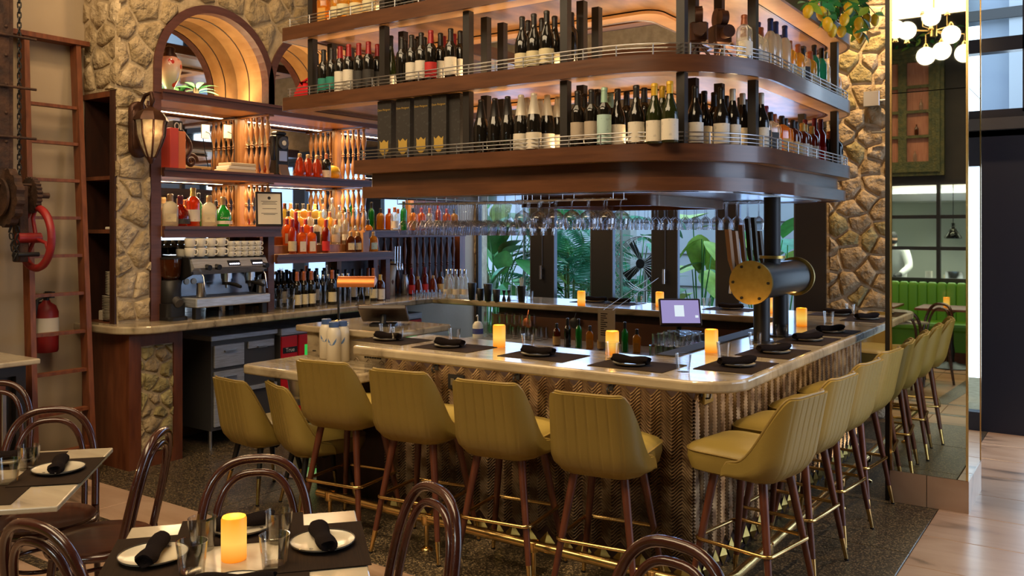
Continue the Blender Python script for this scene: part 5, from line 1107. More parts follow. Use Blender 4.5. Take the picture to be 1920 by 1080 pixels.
MB().cyl((.05 * math.cos(R(34)), .05 * math.sin(R(34)), zs), (.2 * math.cos(R(34)), .2 * math.sin(R(34)), zs), .012).build('bulb', M['lamp_bulb'], lp)
MB().tube([(.22 * math.cos(R(34)), .22 * math.sin(R(34)), zs - .03), (.22 * math.cos(R(34)), .22 * math.sin(R(34)), zs - .15)], .002, 5).build('pull_chain', M['brass'], lp)
WB = MB().lathe([(.030, 0), (.034, .004), (.034, .16), (.030, .185), (.022, .20)], 20).mesh('water_bottle', M['water_bottle'], True, 50); WC = MB().lathe([(.0235, .20), (.0235, .228), (.02, .23)], 20).mesh('cap', M['cap_blue'], True, 50)
def leafmark():
    mb = MB(); r = .0346
    for s_ in (-1, 1):
        pts_ = [(0, .10), (s_ * .008, .118), (s_ * .022, .142), (s_ * .020, .122), (s_ * .012, .106)]
        mb.add([(r * math.sin(x / r), -r * math.cos(x / r), z) for x, z in pts_], [(0, 1, 2, 3, 4) if s_ > 0 else (4, 3, 2, 1, 0)])
    return mb.mesh('leaf_mark', M['mark_blue'])
LM = leafmark()
for i, (u_, v_) in enumerate(((612, 672), (626, 680), (642, 677))):
    o = tag(inst('water_bottle', WB, None, Pz(u_, v_, .8805), (0, 0, R(30)), (1.38, 1.38, 1.16)), 'milky water bottle with blue cap and leaf mark, %s from left on the low counter' % ORD[i], 'bottle', 'blue-capped water bottles'); inst('cap', WC, o); inst('leaf_mark', LM, o)
p = Pz(600, 662, .888)
tag(MB().tube([(p.x + (.07 + .012 * math.sin(k * .9)) * math.cos(k * .42), p.y + (.05 + .01 * math.cos(k * .7)) * math.sin(k * .42), .887 + .0035 * (k % 15) / 3 + .02 * (k / 45)) for k in range(46)], .005, 6).build('coiled_cable', M['rubber'], None, True), 'coiled black cable beside the water bottles', 'cable')
ws = empty('wine_bucket', (-4.80, 4.30, 0)); tag(ws, 'steel wine bucket on a slim stand beneath the low counter', 'bucket')
MB().lathe([(.06, .50), (.085, .52), (.105, .66), (.112, .70), (.105, .70), (.09, .55)], 24, cap1=False).build('bucket', M['steel'], ws, smooth=True); MB().cyl((0, 0, .02), (0, 0, .5), .010).build('pole', M['steel'], ws); MB().lathe([(.14, 0), (.14, .008), (.02, .02)], 24).build('base', M['steel'], ws, smooth=True)
# ================================================================ COFFEE MACHINE
em = empty('coffee_machine', (-6.05, 4.50, ZT)); tag(em, 'two-group chrome and black coffee machine on the back counter', 'coffee machine'); EO = Vector((-6.05, 4.50, ZT))
def ep(name, mb, m, p=None, **k): return mb.xform(Matrix.Translation(-EO)).build(name, M[m], p or em, **k)
mat('gun_steel', (.20, .22, .27), .25, .9)
ya, yb = 4.14, 4.88; xb, xf = -6.38, -5.86
for y in (ya + .05, yb - .05):
    for x in (xb + .06, xf - .02): ep('foot', MB().bbox(x - .025, x + .025, y - .025, y + .025, ZT, ZT + .09, .004), 'black_metal')
ep('drip_tray', MB().bbox(xb + .03, xf + .02, ya + .02, yb, ZT + .09, ZT + .165, .008), 'steel_brushed'); ep('tray_grille', MB().box(xf - .22, xf + .01, ya + .06, yb - .04, ZT + .165, ZT + .17), 'steel_dark')
ep('back_panel', MB().box(xb + .02, xf - .22, ya + .03, yb - .03, ZT + .165, ZT + .36), 'gun_steel')
ep('head', MB().loft([[(xb + .02, y, ZT + .36), (xf - .05, y, ZT + .345), (xf + .01, y, ZT + .40), (xf - .03, y, ZT + .465), (xb + .02, y, ZT + .475)] for y in (ya + .01, yb - .01)]), 'steel_brushed')
for y in (ya, yb - .025): ep('side_cheek', MB().loft([[(xb, q_, ZT + .13), (xf - .25, q_, ZT + .10), (xf - .16, q_, ZT + .30), (xf - .02, q_, ZT + .35), (xf - .05, q_, ZT + .48), (xb, q_, ZT + .50)] for q_ in (y, y + .025)]), 'black_metal')
for y in (ya + .33, ya + .56):
    ds = ep('button_panel', MB().loft([[(xf - .022, y, ZT + .40), (xf + .012, y, ZT + .395), (xf - .016, y, ZT + .45)], [(xf - .022, y + .12, ZT + .40), (xf + .012, y + .12, ZT + .395), (xf - .016, y + .12, ZT + .45)]]), 'black_metal')
    for i in range(5): ep('button', MB().box(xf - .004, xf + .004, y + .016 + i * .02, y + .026 + i * .02, ZT + .418, ZT + .428), 'led_white', ds)
    ep('group_head', MB().cyl((xf - .10, y + .06, ZT + .36), (xf - .10, y + .06, ZT + .30), .045, seg=20).cyl((xf - .10, y + .06, ZT + .30), (xf - .10, y + .06, ZT + .275), .038, seg=20), 'steel', smooth=True)
    pf = ep('portafilter', MB().cyl((xf - .10, y + .06, ZT + .272), (xf - .10, y + .06, ZT + .25), .036, seg=18).tube([(xf - .08, y + .06, ZT + .262), (xf + .02, y + .055, ZT + .255), (xf + .09, y + .05, ZT + .24)], [.012, .016, .013], 10), 'black_metal', smooth=True)
    ep('spout', MB().cyl((xf - .10, y + .06, ZT + .25), (xf - .10, y + .06, ZT + .225), .012), 'steel', pf)
for y in (ya + .13, ya + .22, yb - .05): ep('steam_knob', MB().cyl((xf - .01, y, ZT + .405), (xf + .04, y, ZT + .40), .022, seg=14), 'black_metal', smooth=True)
for y in (ya + .10, yb - .04): ep('steam_wand', MB().tube([(xf - .03, y, ZT + .36), (xf + .0, y, ZT + .33), (xf + .02, y, ZT + .21)], .006, 8), 'chrome', smooth=True)
for y in (ya + .1, ya + .165): ep('gauge', MB().cyl((xf - .222, y, ZT + .285), (xf - .212, y, ZT + .285), .024, seg=18), 'white_cup', smooth=True)
MP = MB().lathe([(.036, 0), (.038, .004), (.034, .09), (.037, .11), (.034, .11)], 18).mesh('milk_pitcher', M['steel'], True)
for i, y in enumerate((ya + .10, yb - .06)): tag(inst('milk_pitcher', MP, None, (xf - .03, y, ZT + .171)), 'steel milk pitcher on the drip tray, %s side of coffee machine' % ('left', 'right')[i], 'pitcher', 'steel milk pitchers')
gr = empty('coffee_grinder', (-6.02, 4.06, ZT)); tag(gr, 'black coffee grinder with clear hopper at the left of the coffee machine', 'grinder')
MB().loft([[(x, y, z) for x, y in rrect(-.09, -.085, .09 + o_, .085, .04, 4)] for z, o_ in ((0, .03), (.025, .03), (.03, 0), (.13, 0))]).build('base', M['black_metal'], gr, smooth=True)
MB().lathe([(.075, .13), (.078, .14), (.075, .30), (.06, .31)], 24).build('body', M['black_metal'], gr, smooth=True); MB().lathe([(.05, .31), (.072, .34), (.08, .44), (.08, .47)], 24, cap1=False).build('hopper', M['liq_brown'], gr, smooth=True); MB().lathe([(.083, .47), (.083, .48), (.05, .49)], 24).build('lid', M['black_metal'], gr, smooth=True)
MB().cyl((.05, 0, .16), (.11, 0, .13), .035, seg=14).build('dosing_chamber', M['steel_dark'], gr, smooth=True)
CUP = MB().lathe([(.028, 0), (.04, .012), (.043, .055), (.042, .062), (.039, .062), (.037, .014)], 18, cap1=True).mesh('coffee_cup', M['white_cup'], True, 50); HND = MB().tube([(.04, 0, .05), (.062, 0, .048), (.066, 0, .03), (.056, 0, .016), (.04, 0, .014)], .005, 6).mesh('handle', M['white_cup'], True)
k = 0
for lay_ in range(2):
    for i in range(4):
        o = tag(inst('coffee_cup', CUP, None, (-5.99, ya + .07 + i * .095, ZT + .482 + lay_ * .074), (0, 0, R(25)), (1, 1, 1.18)), 'cream cappuccino cup %s from left, %s layer on coffee machine' % (ORD[i], ('lower', 'upper')[lay_]), 'cup', 'cups on the coffee machine'); inst('handle', HND, o)
for lay_ in range(3):
    for i in range(5):
        o = tag(inst('espresso_cup', CUP, None, (-5.97, ya + .44 + i * .068, ZT + .475 + lay_ * .042), (0, 0, R(25)), (.72, .72, .72)), 'cream espresso cup %s from left, %s layer on coffee machine' % (ORD[i], ORD[lay_]), 'cup', 'cups on the coffee machine'); inst('handle', HND, o)
for i in range(6): tag(inst('coffee_cup', CUP, None, (-6.10, ya + .07 + i * .10, ZT + .482)), 'cream cup %s from left in the back row on coffee machine' % ORD[i], 'cup', 'cups on the coffee machine')
# saucers in the cubby
SAU = MB().lathe([(.045, 0), (.05, .003), (.072, .012), (.07, .012)], 20).mesh('saucer', M['saucer'], True)
for (x, sc, n, z0, w_) in ((-6.27, 1.0, 15, 1.06, 'wide'), (-6.265, .72, 14, 1.255, 'narrow')):
    for i in range(n): tag(inst('saucer', SAU, None, (x, 3.73, z0 + i * .0125), (0, 0, 0), (sc, sc, 1)), '%s saucer %s from bottom of the stack in the side cubby' % (w_, nth(i)), 'saucer', 'saucer stack in the side cubby')
tag(MB().bbox(-.03, .03, -.03, .03, 0, .075, .004).build('white_carton', M['paper'], None, loc=(-6.36, 3.72, 1.057)), 'small white carton beside the saucers', 'box')
tag(MB().bbox(-.05, .05, -.04, .04, 0, .02, .003).build('notepad', M['paper'], None, loc=(-6.25, 3.73, 1.749)), 'small pad on the upper cubby shelf', 'notepad')

bd_ = [o for o in COL.objects if o.name.startswith('badge')][0]; inst('lettering', text_data('True', .05, 'white_cup'), bd_.parent, Vector((-5.8705, 5.118, .71)) - Vector((-6.05, 5.50, 0)), (R(90), 0, R(90)))

for i, (u_, m_) in enumerate(((988, 'copper'), (1077, 'black_metal'))):
    q = Py(u_, 606, 6.84); ldl = empty('hanging_strainer', (q.x, 6.84, q.z)); tag(ldl, '%s bar strainer hanging under the edge of the far counter' % ('copper', 'black')[i], 'strainer')
    MB().lathe([(.02, -.02), (.045, -.006), (.05, .0), (.046, .004)], 16).xform(Matrix.Rotation(R(90), 4, 'X')).build('bowl', M[m_], ldl, smooth=True); MB().cyl((0, 0, .045), (0, .03, .99 - q.z), .004, seg=6).build('handle', M[m_], ldl)

q = Py(896, 610, 6.50); sb = empty('soap_dispenser', (q.x, 6.50, .741)); tag(sb, 'white pump soap dispenser beside the glasses on the under-bar bench', 'dispenser'); MB().lathe([(.045, 0), (.05, .01), (.05, .12), (.03, .15), (.015, .155)], 18).build('bottle', M['white_cup'], sb, smooth=True); MB().cyl((0, 0, .15), (0, 0, .21), .006).tube([(0, 0, .21), (.01, -.02, .215), (.02, -.05, .205)], .006, 6).build('pump', M['white_cup'], sb, smooth=True); MB().lathe([(.0508, .04), (.0508, .09)], 18, cap0=False, cap1=False).build('label_band', M['label_navy'], sb)
# ================================================================ LADDER, HOIST, WALL THINGS ON THE LEFT
ld = empty('wooden_ladder', (-6.1, 3.3, 0)); tag(ld, 'reddish wooden library ladder leaning against the plaster wall', 'ladder'); LD = Vector((-6.1, 3.3, 0))
ta, tb_ = Px(44, 74, -6.43), Px(141, 92, -6.43); la, lb_ = Px(57, 640, -6.14), Px(162, 640, -6.14)
def down(t_, l_, z): k = (t_.z - z) / (t_.z - l_.z); return t_ + (l_ - t_) * k
for n_, (t_, l_) in enumerate(((ta, la), (tb_, lb_))):
    b_ = down(t_, l_, 0); mb = MB(); rg = []
    for p in (b_, t_ + Vector((0, 0, .04))): rg.append([p + Vector((dx, dy, 0)) for dx, dy in ((-.045, -.018), (.045, -.018), (.045, .018), (-.045, .018))])
    mb.loft(rg).xform(Matrix.Translation(-LD)).build('stile', M['wood_ladder'], ld)
MB().box(-.02, .10, ta.y - .10 - LD.y, tb_.y + .08 - LD.y, 0, .035).build('top_step', M['wood_ladder'], ld, loc=(ta.x + .0 - LD.x - .04, 0, ta.z + .02))
for i in range(10):
    z = .20 + i * .272; a, b = down(ta, la, z), down(tb_, lb_, z); mb = MB()
    mb.loft([[p + Vector((dx, 0, dz)) for dx, dz in ((-.03, -.011), (.03, -.011), (.03, .011), (-.03, .011))] for p in (a, b)]).xform(Matrix.Translation(-LD)).build('rung', M['wood_ladder'], ld)
ho = empty('chain_hoist', (-6.05, 2.95, 1.6)); tag(ho, 'rusty antique hoist with gears, riveted iron column and red hand wheel', 'hoist'); HO = Vector((-6.05, 2.95, 1.6))
def hp(name, mb, m, p=None, **k): return mb.xform(Matrix.Translation(-HO)).build(name, M[m], p or ho, **k)
xc = -6.06; yr = Px(22, 200, xc).y
col = hp('riveted_column', MB().box(xc - .10, xc + .02, yr - .30, yr, 1.85, CEIL).box(xc + .02, xc + .03, yr - .30, yr - .03, 1.85, CEIL), 'rust')
rv = MB().lathe([(.012, 0), (.010, .006), (.004, .010)], 8).mesh('rivet', M['rust'], True)
for i in range(14): inst('rivet', rv, col, Vector((xc + .03, yr - .05, 1.95 + i * .19)) - HO, (0, R(90), 0)); inst('rivet', rv, col, Vector((xc + .03, yr - .2, 1.95 + i * .19)) - HO, (0, R(90), 0))
for v_ in (65, 161, 256, 345): p = Px(10, v_, xc + .04); hp('tie_rod', MB().cyl((xc + .04, p.y - .2, p.z), (xc + .04, p.y + .20, p.z), .009), 'rust')
def gear(c, r, w_, teeth, ax='y'):
    mb = MB(); n = teeth * 4; ring_ = lambda d, k: [(r * (1 if (j // 2) % 2 else .93) * k * math.cos(2 * math.pi * j / n), d, r * (1 if (j // 2) % 2 else .93) * k * math.sin(2 * math.pi * j / n)) for j in range(n)]
    mb.loft([ring_(-w_ / 2, 1), ring_(w_ / 2, 1)]); return mb.xform(Matrix.Translation(c))
gc = Px(58, 366, -6.06); hp('drive_gear', gear(gc, .125, .035, 26), 'rust'); hp('axle', MB().cyl(gc - Vector((0, .30, 0)), gc + Vector((0, .12, 0)), .02), 'rust')
hp('chain_sheave', gear(gc + Vector((.0, -.16, -.02)), .20, .05, 14), 'rust'); hp('sheave_cheek', MB().cyl(gc + Vector((0, -.20, -.02)), gc + Vector((0, -.215, -.02)), .13, seg=24), 'rust', smooth=True)
hp('frame_plate', MB().bbox(gc.x - .05, gc.x + .05, gc.y - .10, gc.y - .04, 1.53, gc.z + .06, .006), 'rust')
wc = Px(67, 446, -6.02)
wh = hp('hand_wheel', MB().tube([(wc.x + .205 * math.cos(2 * math.pi * k / 36), wc.y, wc.z + .205 * math.sin(2 * math.pi * k / 36)) for k in range(36)], .026, 8, closed=True), 'red_paint', smooth=True)
for k in range(3):
    a = R(90 + 120 * k); hp('spoke', MB().tube([(wc.x + r_ * math.cos(a + s_), wc.y, wc.z + r_ * math.sin(a + s_)) for r_, s_ in ((.02, 0), (.08, .25), (.14, .28), (.20, 0))], .013, 8), 'red_paint', wh, smooth=True)
hp('hub', MB().cyl(wc - Vector((0, .12, 0)), wc + Vector((0, .03, 0)), .035, seg=14), 'red_paint', wh, smooth=True); hp('crank_grip', MB().cyl(wc + Vector((.04, .0, -.11)), wc + Vector((.04, -.14, -.11)), .016), 'black_metal', wh, smooth=True)
def link(): 
    pts_ = []
    for k in range(12):
        a = 2 * math.pi * k / 12; pts_.append((.011 * math.cos(a), 0, .011 * math.sin(a) + math.copysign(.011, math.sin(a)) if abs(math.sin(a)) > .01 else .0))
    return MB().tube(pts_, .0045, 5, closed=True).mesh('chain_link', M['black_metal'], True)
LK = link(); px_ = Px(36, 200, -6.06)
for i in range(66): inst('chain_link', LK, ho, Vector((px_.x, px_.y, gc.z + .05 + i * .034)) - HO, (0, 0, R(45 + 90 * (i % 2))))
for i in range(16):
    a = i / 15; inst('chain_link', LK, ho, gc + Vector((.04 + .03 * math.sin(a * 3), -.16 + .05 * a, -.18 - .24 * math.sin(a * math.pi))) - HO, (R(20), 0, R(45 + 90 * (i % 2))))
# extinguisher
fx = empty('fire_extinguisher', (-6.40, 3.30, .86)); tag(fx, 'red fire extinguisher hanging on the wall behind the ladder', 'extinguisher')
MB().lathe([(.075, 0), (.082, .015), (.082, .29), (.065, .335), (.03, .36), (.026, .375)], 20).build('cylinder', M['red_paint'], fx, smooth=True)
MB().box(.0, .09, -.014, .014, .395, .41).box(.0, .10, -.012, .012, .43, .44).cyl((0, 0, .37), (0, 0, .43), .02).build('valve_lever', M['black_metal'], fx); MB().tube([(0, -.02, .40), (.03, -.08, .38), (.04, -.105, .25), (.035, -.105, .08)], .012, 8).build('hose', M['rubber'], fx, smooth=True)
MB().lathe([(.0835, .12), (.0835, .25)], 20, cap0=False, cap1=False).build('instruction_label', M['paper'], fx, smooth=True); MB().box(-.10, -.07, -.03, .03, .2, .36).build('wall_bracket', M['black_metal'], fx)
# wine fridge cabinet with marble top, framed panel
wf = empty('wine_fridge_cabinet', (-6.1, 2.35, 0)); tag(wf, 'black wine fridge cabinet with marble top at the left edge', 'cabinet'); WF = Vector((-6.1, 2.35, 0))
def wp(name, mb, m, **k): return mb.xform(Matrix.Translation(-WF)).build(name, M[m], wf, **k)
bevel(wp('top', MB().box(-6.49, -5.69, 1.2, 2.90, .885, .92), 'marble_table'), .01, 3); wp('body', MB().box(-6.48, -5.80, 1.25, 2.83, 0, .885), 'frame_black')
wp('corner_post', MB().box(-5.80, -5.74, 2.77, 2.83, 0, .885), 'frame_black'); wp('head_rail', MB().box(-5.80, -5.74, 1.25, 2.77, .82, .885), 'frame_black')
wp('fridge_door', MB().box(-5.80, -5.77, 2.14, 2.72, .06, .80), 'wood_panel'); wp('door_glass', MB().box(-5.77, -5.765, 2.19, 2.66, .12, .74), 'wine_black'); wp('handle', MB().bbox(-5.755, -5.73, 2.68, 2.71, .15, .72, .004), 'steel')
fp = empty('carved_panel', (-6.45, 2.80, .95)); tag(fp, 'black carved panel mounted on the wall at the left edge', 'panel'); MB().bbox(-.03, .03, -.5, .14, 0, .66, .012).build('board', M['frame_black'], fp); MB().tube([(.03, .12, .02 + .62 * k / 20) for k in range(21)], [.014 + .006 * (k % 2) for k in range(21)], 8).build('carved_edge', M['frame_black'], fp, smooth=True)
# ---------------------------------------------------------------- sconce on the pilaster
sn = empty('wall_lantern', (-5.995, 3.765, 2.49)); tag(sn, 'bronze wall lantern with curved glass panes on the stone pilaster', 'lantern')
mat('bronze', (.075, .028, .014), .45, .5, col2=(.04, .015, .008), scale=10)
oval = lambda k, x: [(x, k * .075 * math.cos(a), k * (.075 * math.sin(a) + math.copysign(.135, math.sin(a)))) for a in [2 * math.pi * (j + .5) / 28 for j in range(28)]]
MB().loft([oval(1, 0), oval(1, .02), oval(.86, .035), oval(.8, .03), oval(.7, .042)]).build('back_plate', M['bronze'], sn, smooth=True)
MB().tube([(.03, 0, -.02), (.07, 0, .10), (.06, 0, .20), (.10, 0, .25), (.17, 0, .26), (.20, 0, .20), (.17, 0, .15), (.13, 0, .17), (.135, 0, .205)], [.014] * 6 + [.012, .01, .009], 8).build('scroll_arm', M['bronze'], sn, smooth=True)
cx_ = .17; N = 8; prof = [(.03, -.215), (.045, -.19), (.075, -.12), (.098, -.05), (.105, .03), (.112, .06)]
def oct_(r, z): return [(cx_ + r * math.cos(2 * math.pi * (j + .5) / N), r * math.sin(2 * math.pi * (j + .5) / N), z) for j in range(N)]
mat('sconce_glass', (.42, .33, .20), .2, emis=(1, .62, .28), estr=.10, col2=(.16, .11, .055), scale=16, coat=.5)
for j in range(N):
    k = (j + 1) % N; mb = MB()
    rows = [[Vector(oct_(r * .96, z)[j]), Vector(oct_(r * .96, z)[k])] for r, z in prof]; mb.loft(rows, False, False, closed=False).build('glass_pane', M['sconce_glass'], sn)
    MB().tube([oct_(r, z)[j] for r, z in prof], .007, 6).build('glazing_bar', M['bronze'], sn, smooth=True)
MB().loft([oct_(.125, .055), oct_(.12, .075), oct_(.085, .12), oct_(.035, .145), oct_(.015, .16)]).build('cap', M['bronze'], sn, smooth=True, ang=25); MB().loft([oct_(.012, -.26), oct_(.022, -.24), oct_(.035, -.215), oct_(.03, -.205)]).build('finial', M['bronze'], sn, smooth=True)
l_ = bpy.data.lights.new('lantern_light', 'POINT'); l_.energy = 1.5; l_.color = (1, .62, .3); l_.shadow_soft_size = 0; o_ = bpy.data.objects.new('lantern_light', l_); COL.objects.link(o_); o_.location = (-5.66, 3.70, 2.45)
# ================================================================ THINGS ON THE BACK BAR SHELVES
vz = Px(318, 168, -6.22); va = empty('painted_vase', (-6.22, vz.y, 2.832)); tag(va, 'painted vase with pink flowers under the arch', 'vase')
def vase_mat():
    m = mat('vase_glaze', (.70, .66, .50), .15, coat=.6); nt = m.node_tree; bs = nt.nodes['Principled BSDF']; tc = nt.nodes.new('ShaderNodeTexCoord'); sp = nt.nodes.new('ShaderNodeSeparateXYZ'); nt.links.new(tc.outputs['Object'], sp.inputs[0])
    r = nt.nodes.new('ShaderNodeValToRGB'); e = r.color_ramp.elements; e[0].position = .06; e[0].color = (.38, .55, .36, 1); e[1].position = .26; e[1].color = (.75, .38, .30, 1); x = e.new(.16); x.color = (.75, .68, .52, 1); nt.links.new(sp.outputs[2], r.inputs[0])
    v = nt.nodes.new('ShaderNodeTexVoronoi'); v.inputs['Scale'].default_value = 13; nt.links.new(tc.outputs['Object'], v.inputs['Vector']); lt = nt.nodes.new('ShaderNodeMath'); lt.operation = 'LESS_THAN'; lt.inputs[1].default_value = .24; nt.links.new(v.outputs['Distance'], lt.inputs[0])
    mx = nt.nodes.new('ShaderNodeMix'); mx.data_type = 'RGBA'; nt.links.new(lt.outputs[0], mx.inputs[0]); nt.links.new(r.outputs[0], mx.inputs[6]); mx.inputs[7].default_value = (.55, .05, .04, 1); nt.links.new(mx.outputs[2], bs.inputs['Base Color'])
vase_mat()
MB().lathe([(.035, .03), (.04, .05), (.075, .12), (.095, .21), (.092, .26), (.06, .29), (.05, .295)], 28).build('body', M['vase_glaze'], va, smooth=True); MB().lathe([(.06, 0), (.055, .012), (.03, .025), (.035, .035)], 20).build('foot', M['bronze'], va, smooth=True); MB().lathe([(.055, .29), (.058, .30), (.04, .33), (.045, .36), (.02, .38)], 20).build('collar', M['bronze'], va, smooth=True)
# leaf builder, also for the courtyard
def leaf_mesh(L, W, m, bend=.25, lobes=0, n=8, fold=.12, name='leaf'):
    mb = MB(); rows = []
    for i in range(n + 1):
        t = i / n; w_ = W * math.sin(math.pi * min(1, t * .96 + .02)) ** .8 * (1 - .25 * t) * (1 + lobes * .25 * math.sin(t * 22)); y = L * t * (1 - bend * .2 * t); z = -bend * L * t * t
        rows.append([(-w_, y, z + fold * w_), (0, y, z), (w_, y, z + fold * w_)])
    mb.loft(rows, False, False, closed=False); return mb.mesh(name, M[m], True, 80)
def plant(name, base, label, leaves, m_stem='stem_brown', pot=None, cat='plant', group=None):
    """leaves: (length, width, material, azimuth deg, tilt deg, stem height, count-fn free)"""
    o = empty(name, base); tag(o, label, cat, group)
    for (L, W, m_, az, tilt, hs, bend) in leaves:
        a = R(az); top_ = Vector((math.cos(a) * hs * .25, math.sin(a) * hs * .25, hs))
        MB().tube([(0, 0, 0), tuple(top_ * .5 + Vector((0, 0, hs * .1))), tuple(top_)], [.012, .009, .006], 6).build('stem', M['leaf'] if m_stem == 'green' else M[m_stem], o, smooth=True)
        inst('leaf', leaf_mesh(L, W, m_, bend), o, top_, (R(tilt), 0, a - R(90)))
    if pot: MB().lathe([(pot * .75, -.0), (pot, pot * 1.6), (pot * .92, pot * 1.6), (pot * .7, .1)], 18).build('pot', M['terracotta'], o, smooth=True)
    return o
rnd = random.Random(3)
pl = Px(368, 165, -6.34); plant('shelf_plant', (-6.34, pl.y, 2.832), 'small leafy plant beside the vase under the arch', [(.16 + .04 * rnd.random(), .03, 'leaf', 30 + i * 52, rnd.uniform(0, 50), .05 + .06 * rnd.random(), .5) for i in range(8)])
def boxy(name, u_, x, z, sy, sx, h, m, label, cat, rz=0):
    p = Px(u_, 300, x); return tag(MB().bbox(-sx / 2, sx / 2, -sy / 2, sy / 2, 0, h, .004).build(name, M[m] if isinstance(m, str) else m, None, loc=(x, p.y, z), rot=(0, 0, R(rz))), label, cat)
mat('book_red', (.55, .06, .045), .6); mat('book_orange', (.60, .17, .06), .6); mat('book_tan', (.58, .46, .30), .7)
boxy('tall_book', 316, -6.16, 2.226, .075, .16, .32, 'book_red', 'tall red boxed book standing on the upper shelf', 'book'); boxy('tall_book', 330, -6.17, 2.226, .07, .16, .30, 'book_orange', 'tall orange boxed book beside the red one', 'book')
lt_ = boxy('letter_block', 328, -6.17, 2.528, .09, .08, .085, 'label_black', 'small black and white block on top of the orange book', 'ornament'); MB().tube([(.0405, .02 * math.cos(2 * math.pi * k / 16) - .01, .042 + .026 * math.sin(2 * math.pi * k / 16)) for k in range(16)], .005, 5, closed=True).box(.04, .0425, .018, .03, .015, .07).build('letter_mark', M['white_cup'], lt_, smooth=True)
lt_.location.z = 2.526
sc = Px(352, 310, -6.15); cr_ = empty('scroll_corbel', (-6.15, sc.y, 2.226)); tag(cr_, 'dark carved scroll corbel standing on the upper shelf', 'ornament')
MB().tube([(0, .03 + (.062 - .0032 * k) * math.cos(k * .55), .075 + (.062 - .0032 * k) * math.sin(k * .55)) for k in range(19)], .014, 8).tube([(0, -.03 + .05 * math.sin(k * .35), .10 + .02 * k) for k in range(12)], [.028 - .0012 * k for k in range(12)], 8).build('scroll', M['bronze'], cr_, smooth=True); MB().box(-.04, .04, -.09, .1, 0, .016).build('base', M['bronze'], cr_)
for i in range(3): boxy('lying_book', 441 + i * 2, -6.15, 2.226 + i * .028, .30 - .02 * i, .17, .027, ('book_tan', 'paper', 'book_tan')[i], 'pale book lying flat on the upper shelf, %s from bottom' % ORD[i], 'book')
for i, u_ in enumerate((385, 426)):
    p = Px(u_, 247, MXB); op = empty('wall_socket', (MXB, p.y, p.z)); tag(op, 'white socket plate on the mirror, %s of two' % ('left', 'right')[i], 'socket', 'white socket plates'); MB().bbox(.0, .008, -.04, .04, -.06, .06, .002).build('plate', M['white_cup'], op); MB().tube([(.008, 0, 0), (.05, .01, -.02), (.06, .03, -.12), (.03, .05, -.3)], .004, 5).build('plug_cable', M['rubber'], op, smooth=True)
ph = empty('wall_telephone', (-6.16, Px(522, 300, -6.16).y, 2.226)); tag(ph, 'old black payphone with dial standing on the upper shelf', 'telephone')
MB().bbox(-.06, .06, -.07, .07, 0, .36, .01).build('body', M['black_metal'], ph); MB().bbox(-.04, .05, -.055, .055, .36, .395, .01).build('top_box', M['black_metal'], ph); MB().cyl((.06, .0, .29), (.075, .0, .29), .055, seg=24).build('dial', M['steel_dark'], ph, smooth=True); MB().cyl((.075, .0, .29), (.08, .0, .29), .022, seg=16).build('dial_centre', M['white_cup'], ph); MB().bbox(.06, .066, -.045, .045, .13, .22, .002).build('instruction_plate', M['steel'], ph); MB().tube([(.03, -.09, .34), (.05, -.10, .28), (.05, -.10, .2), (.03, -.09, .14)], [.024, .014, .014, .024], 8).build('handset', M['black_metal'], ph, smooth=True); MB().loft([[(.06, -.05, .02), (.06, .05, .02), (.10, .05, .0), (.10, -.05, .0)], [(.06, -.05, .10), (.06, .05, .10), (.062, .05, .10), (.062, -.05, .10)]]).build('coin_tray', M['steel'], ph)
gd = Px(622, 320, -6.24); go = empty('round_gourd', (-6.24, gd.y, 2.226)); tag(go, 'round yellow gourd on the upper shelf behind the rum', 'ornament'); MB().lathe([(.04, 0), (.075, .03), (.085, .075), (.07, .12), (.02, .14)], 20).build('body', M['foil_yellow'], go, smooth=True); MB().cyl((0, 0, .135), (.01, 0, .165), .008).build('stalk', M['stem_brown'], go)
ce = empty('framed_certificate', (-6.035, Px(506, 400, -6.03).y, 1.776), R(64)); tag(ce, 'framed certificate standing at the end of the coffee machine shelf', 'picture'); A_ = Matrix.Rotation(R(-6), 4, 'X')
MB().bbox(-.115, .115, -.01, .012, 0, .30, .003).xform(A_).build('frame', M['frame_black'], ce); MB().box(-.098, .098, -.0125, -.0105, .018, .282).xform(A_).build('sheet', M['paper'], ce)
MB().cyl((0, -.0128, .245), (0, -.0135, .245), .014, seg=14).xform(A_).build('seal', M['ink'], ce)
for i, (z, w_) in enumerate(((.215, .07), (.203, .055), (.191, .065), (.15, .06), (.11, .07), (.10, .05))): MB().box(-w_, w_, -.0132, -.0125, z, z + .004).xform(A_).build('text_line', M['ink'], ce)
# red ornament and books at the left end of the middle canopy shelf
ro_ = Pz(552, 178, T2 + .01); rr_ = empty('red_ornament', (-4.80, 4.33, T2 - .003)); tag(rr_, 'glossy red ornament at the left end of the middle shelf', 'ornament'); MB().loft([[(x, y, z) for x, y in rrect(-.09 + o_, -.05, .09 - o_, .05, .03, 3)] for z, o_ in ((0, 0), (.04, .0), (.09, .04), (.12, .08))]).build('body', M['red_cooler'], rr_, smooth=True, ang=20); MB().tube([(-.08, 0, .05), (-.05, 0, .12), (.02, 0, .145), (.08, 0, .06)], .012, 8).build('handle', M['red_cooler'], rr_, smooth=True)
tag(MB().bbox(-.012, .012, -.06, .06, 0, .24, .002).build('leaning_book', M['book_tan'], None, loc=(-4.735, 4.40, T2 - .001), rot=(0, R(8), 0)), 'pale book leaning on the first post of the middle shelf', 'book')
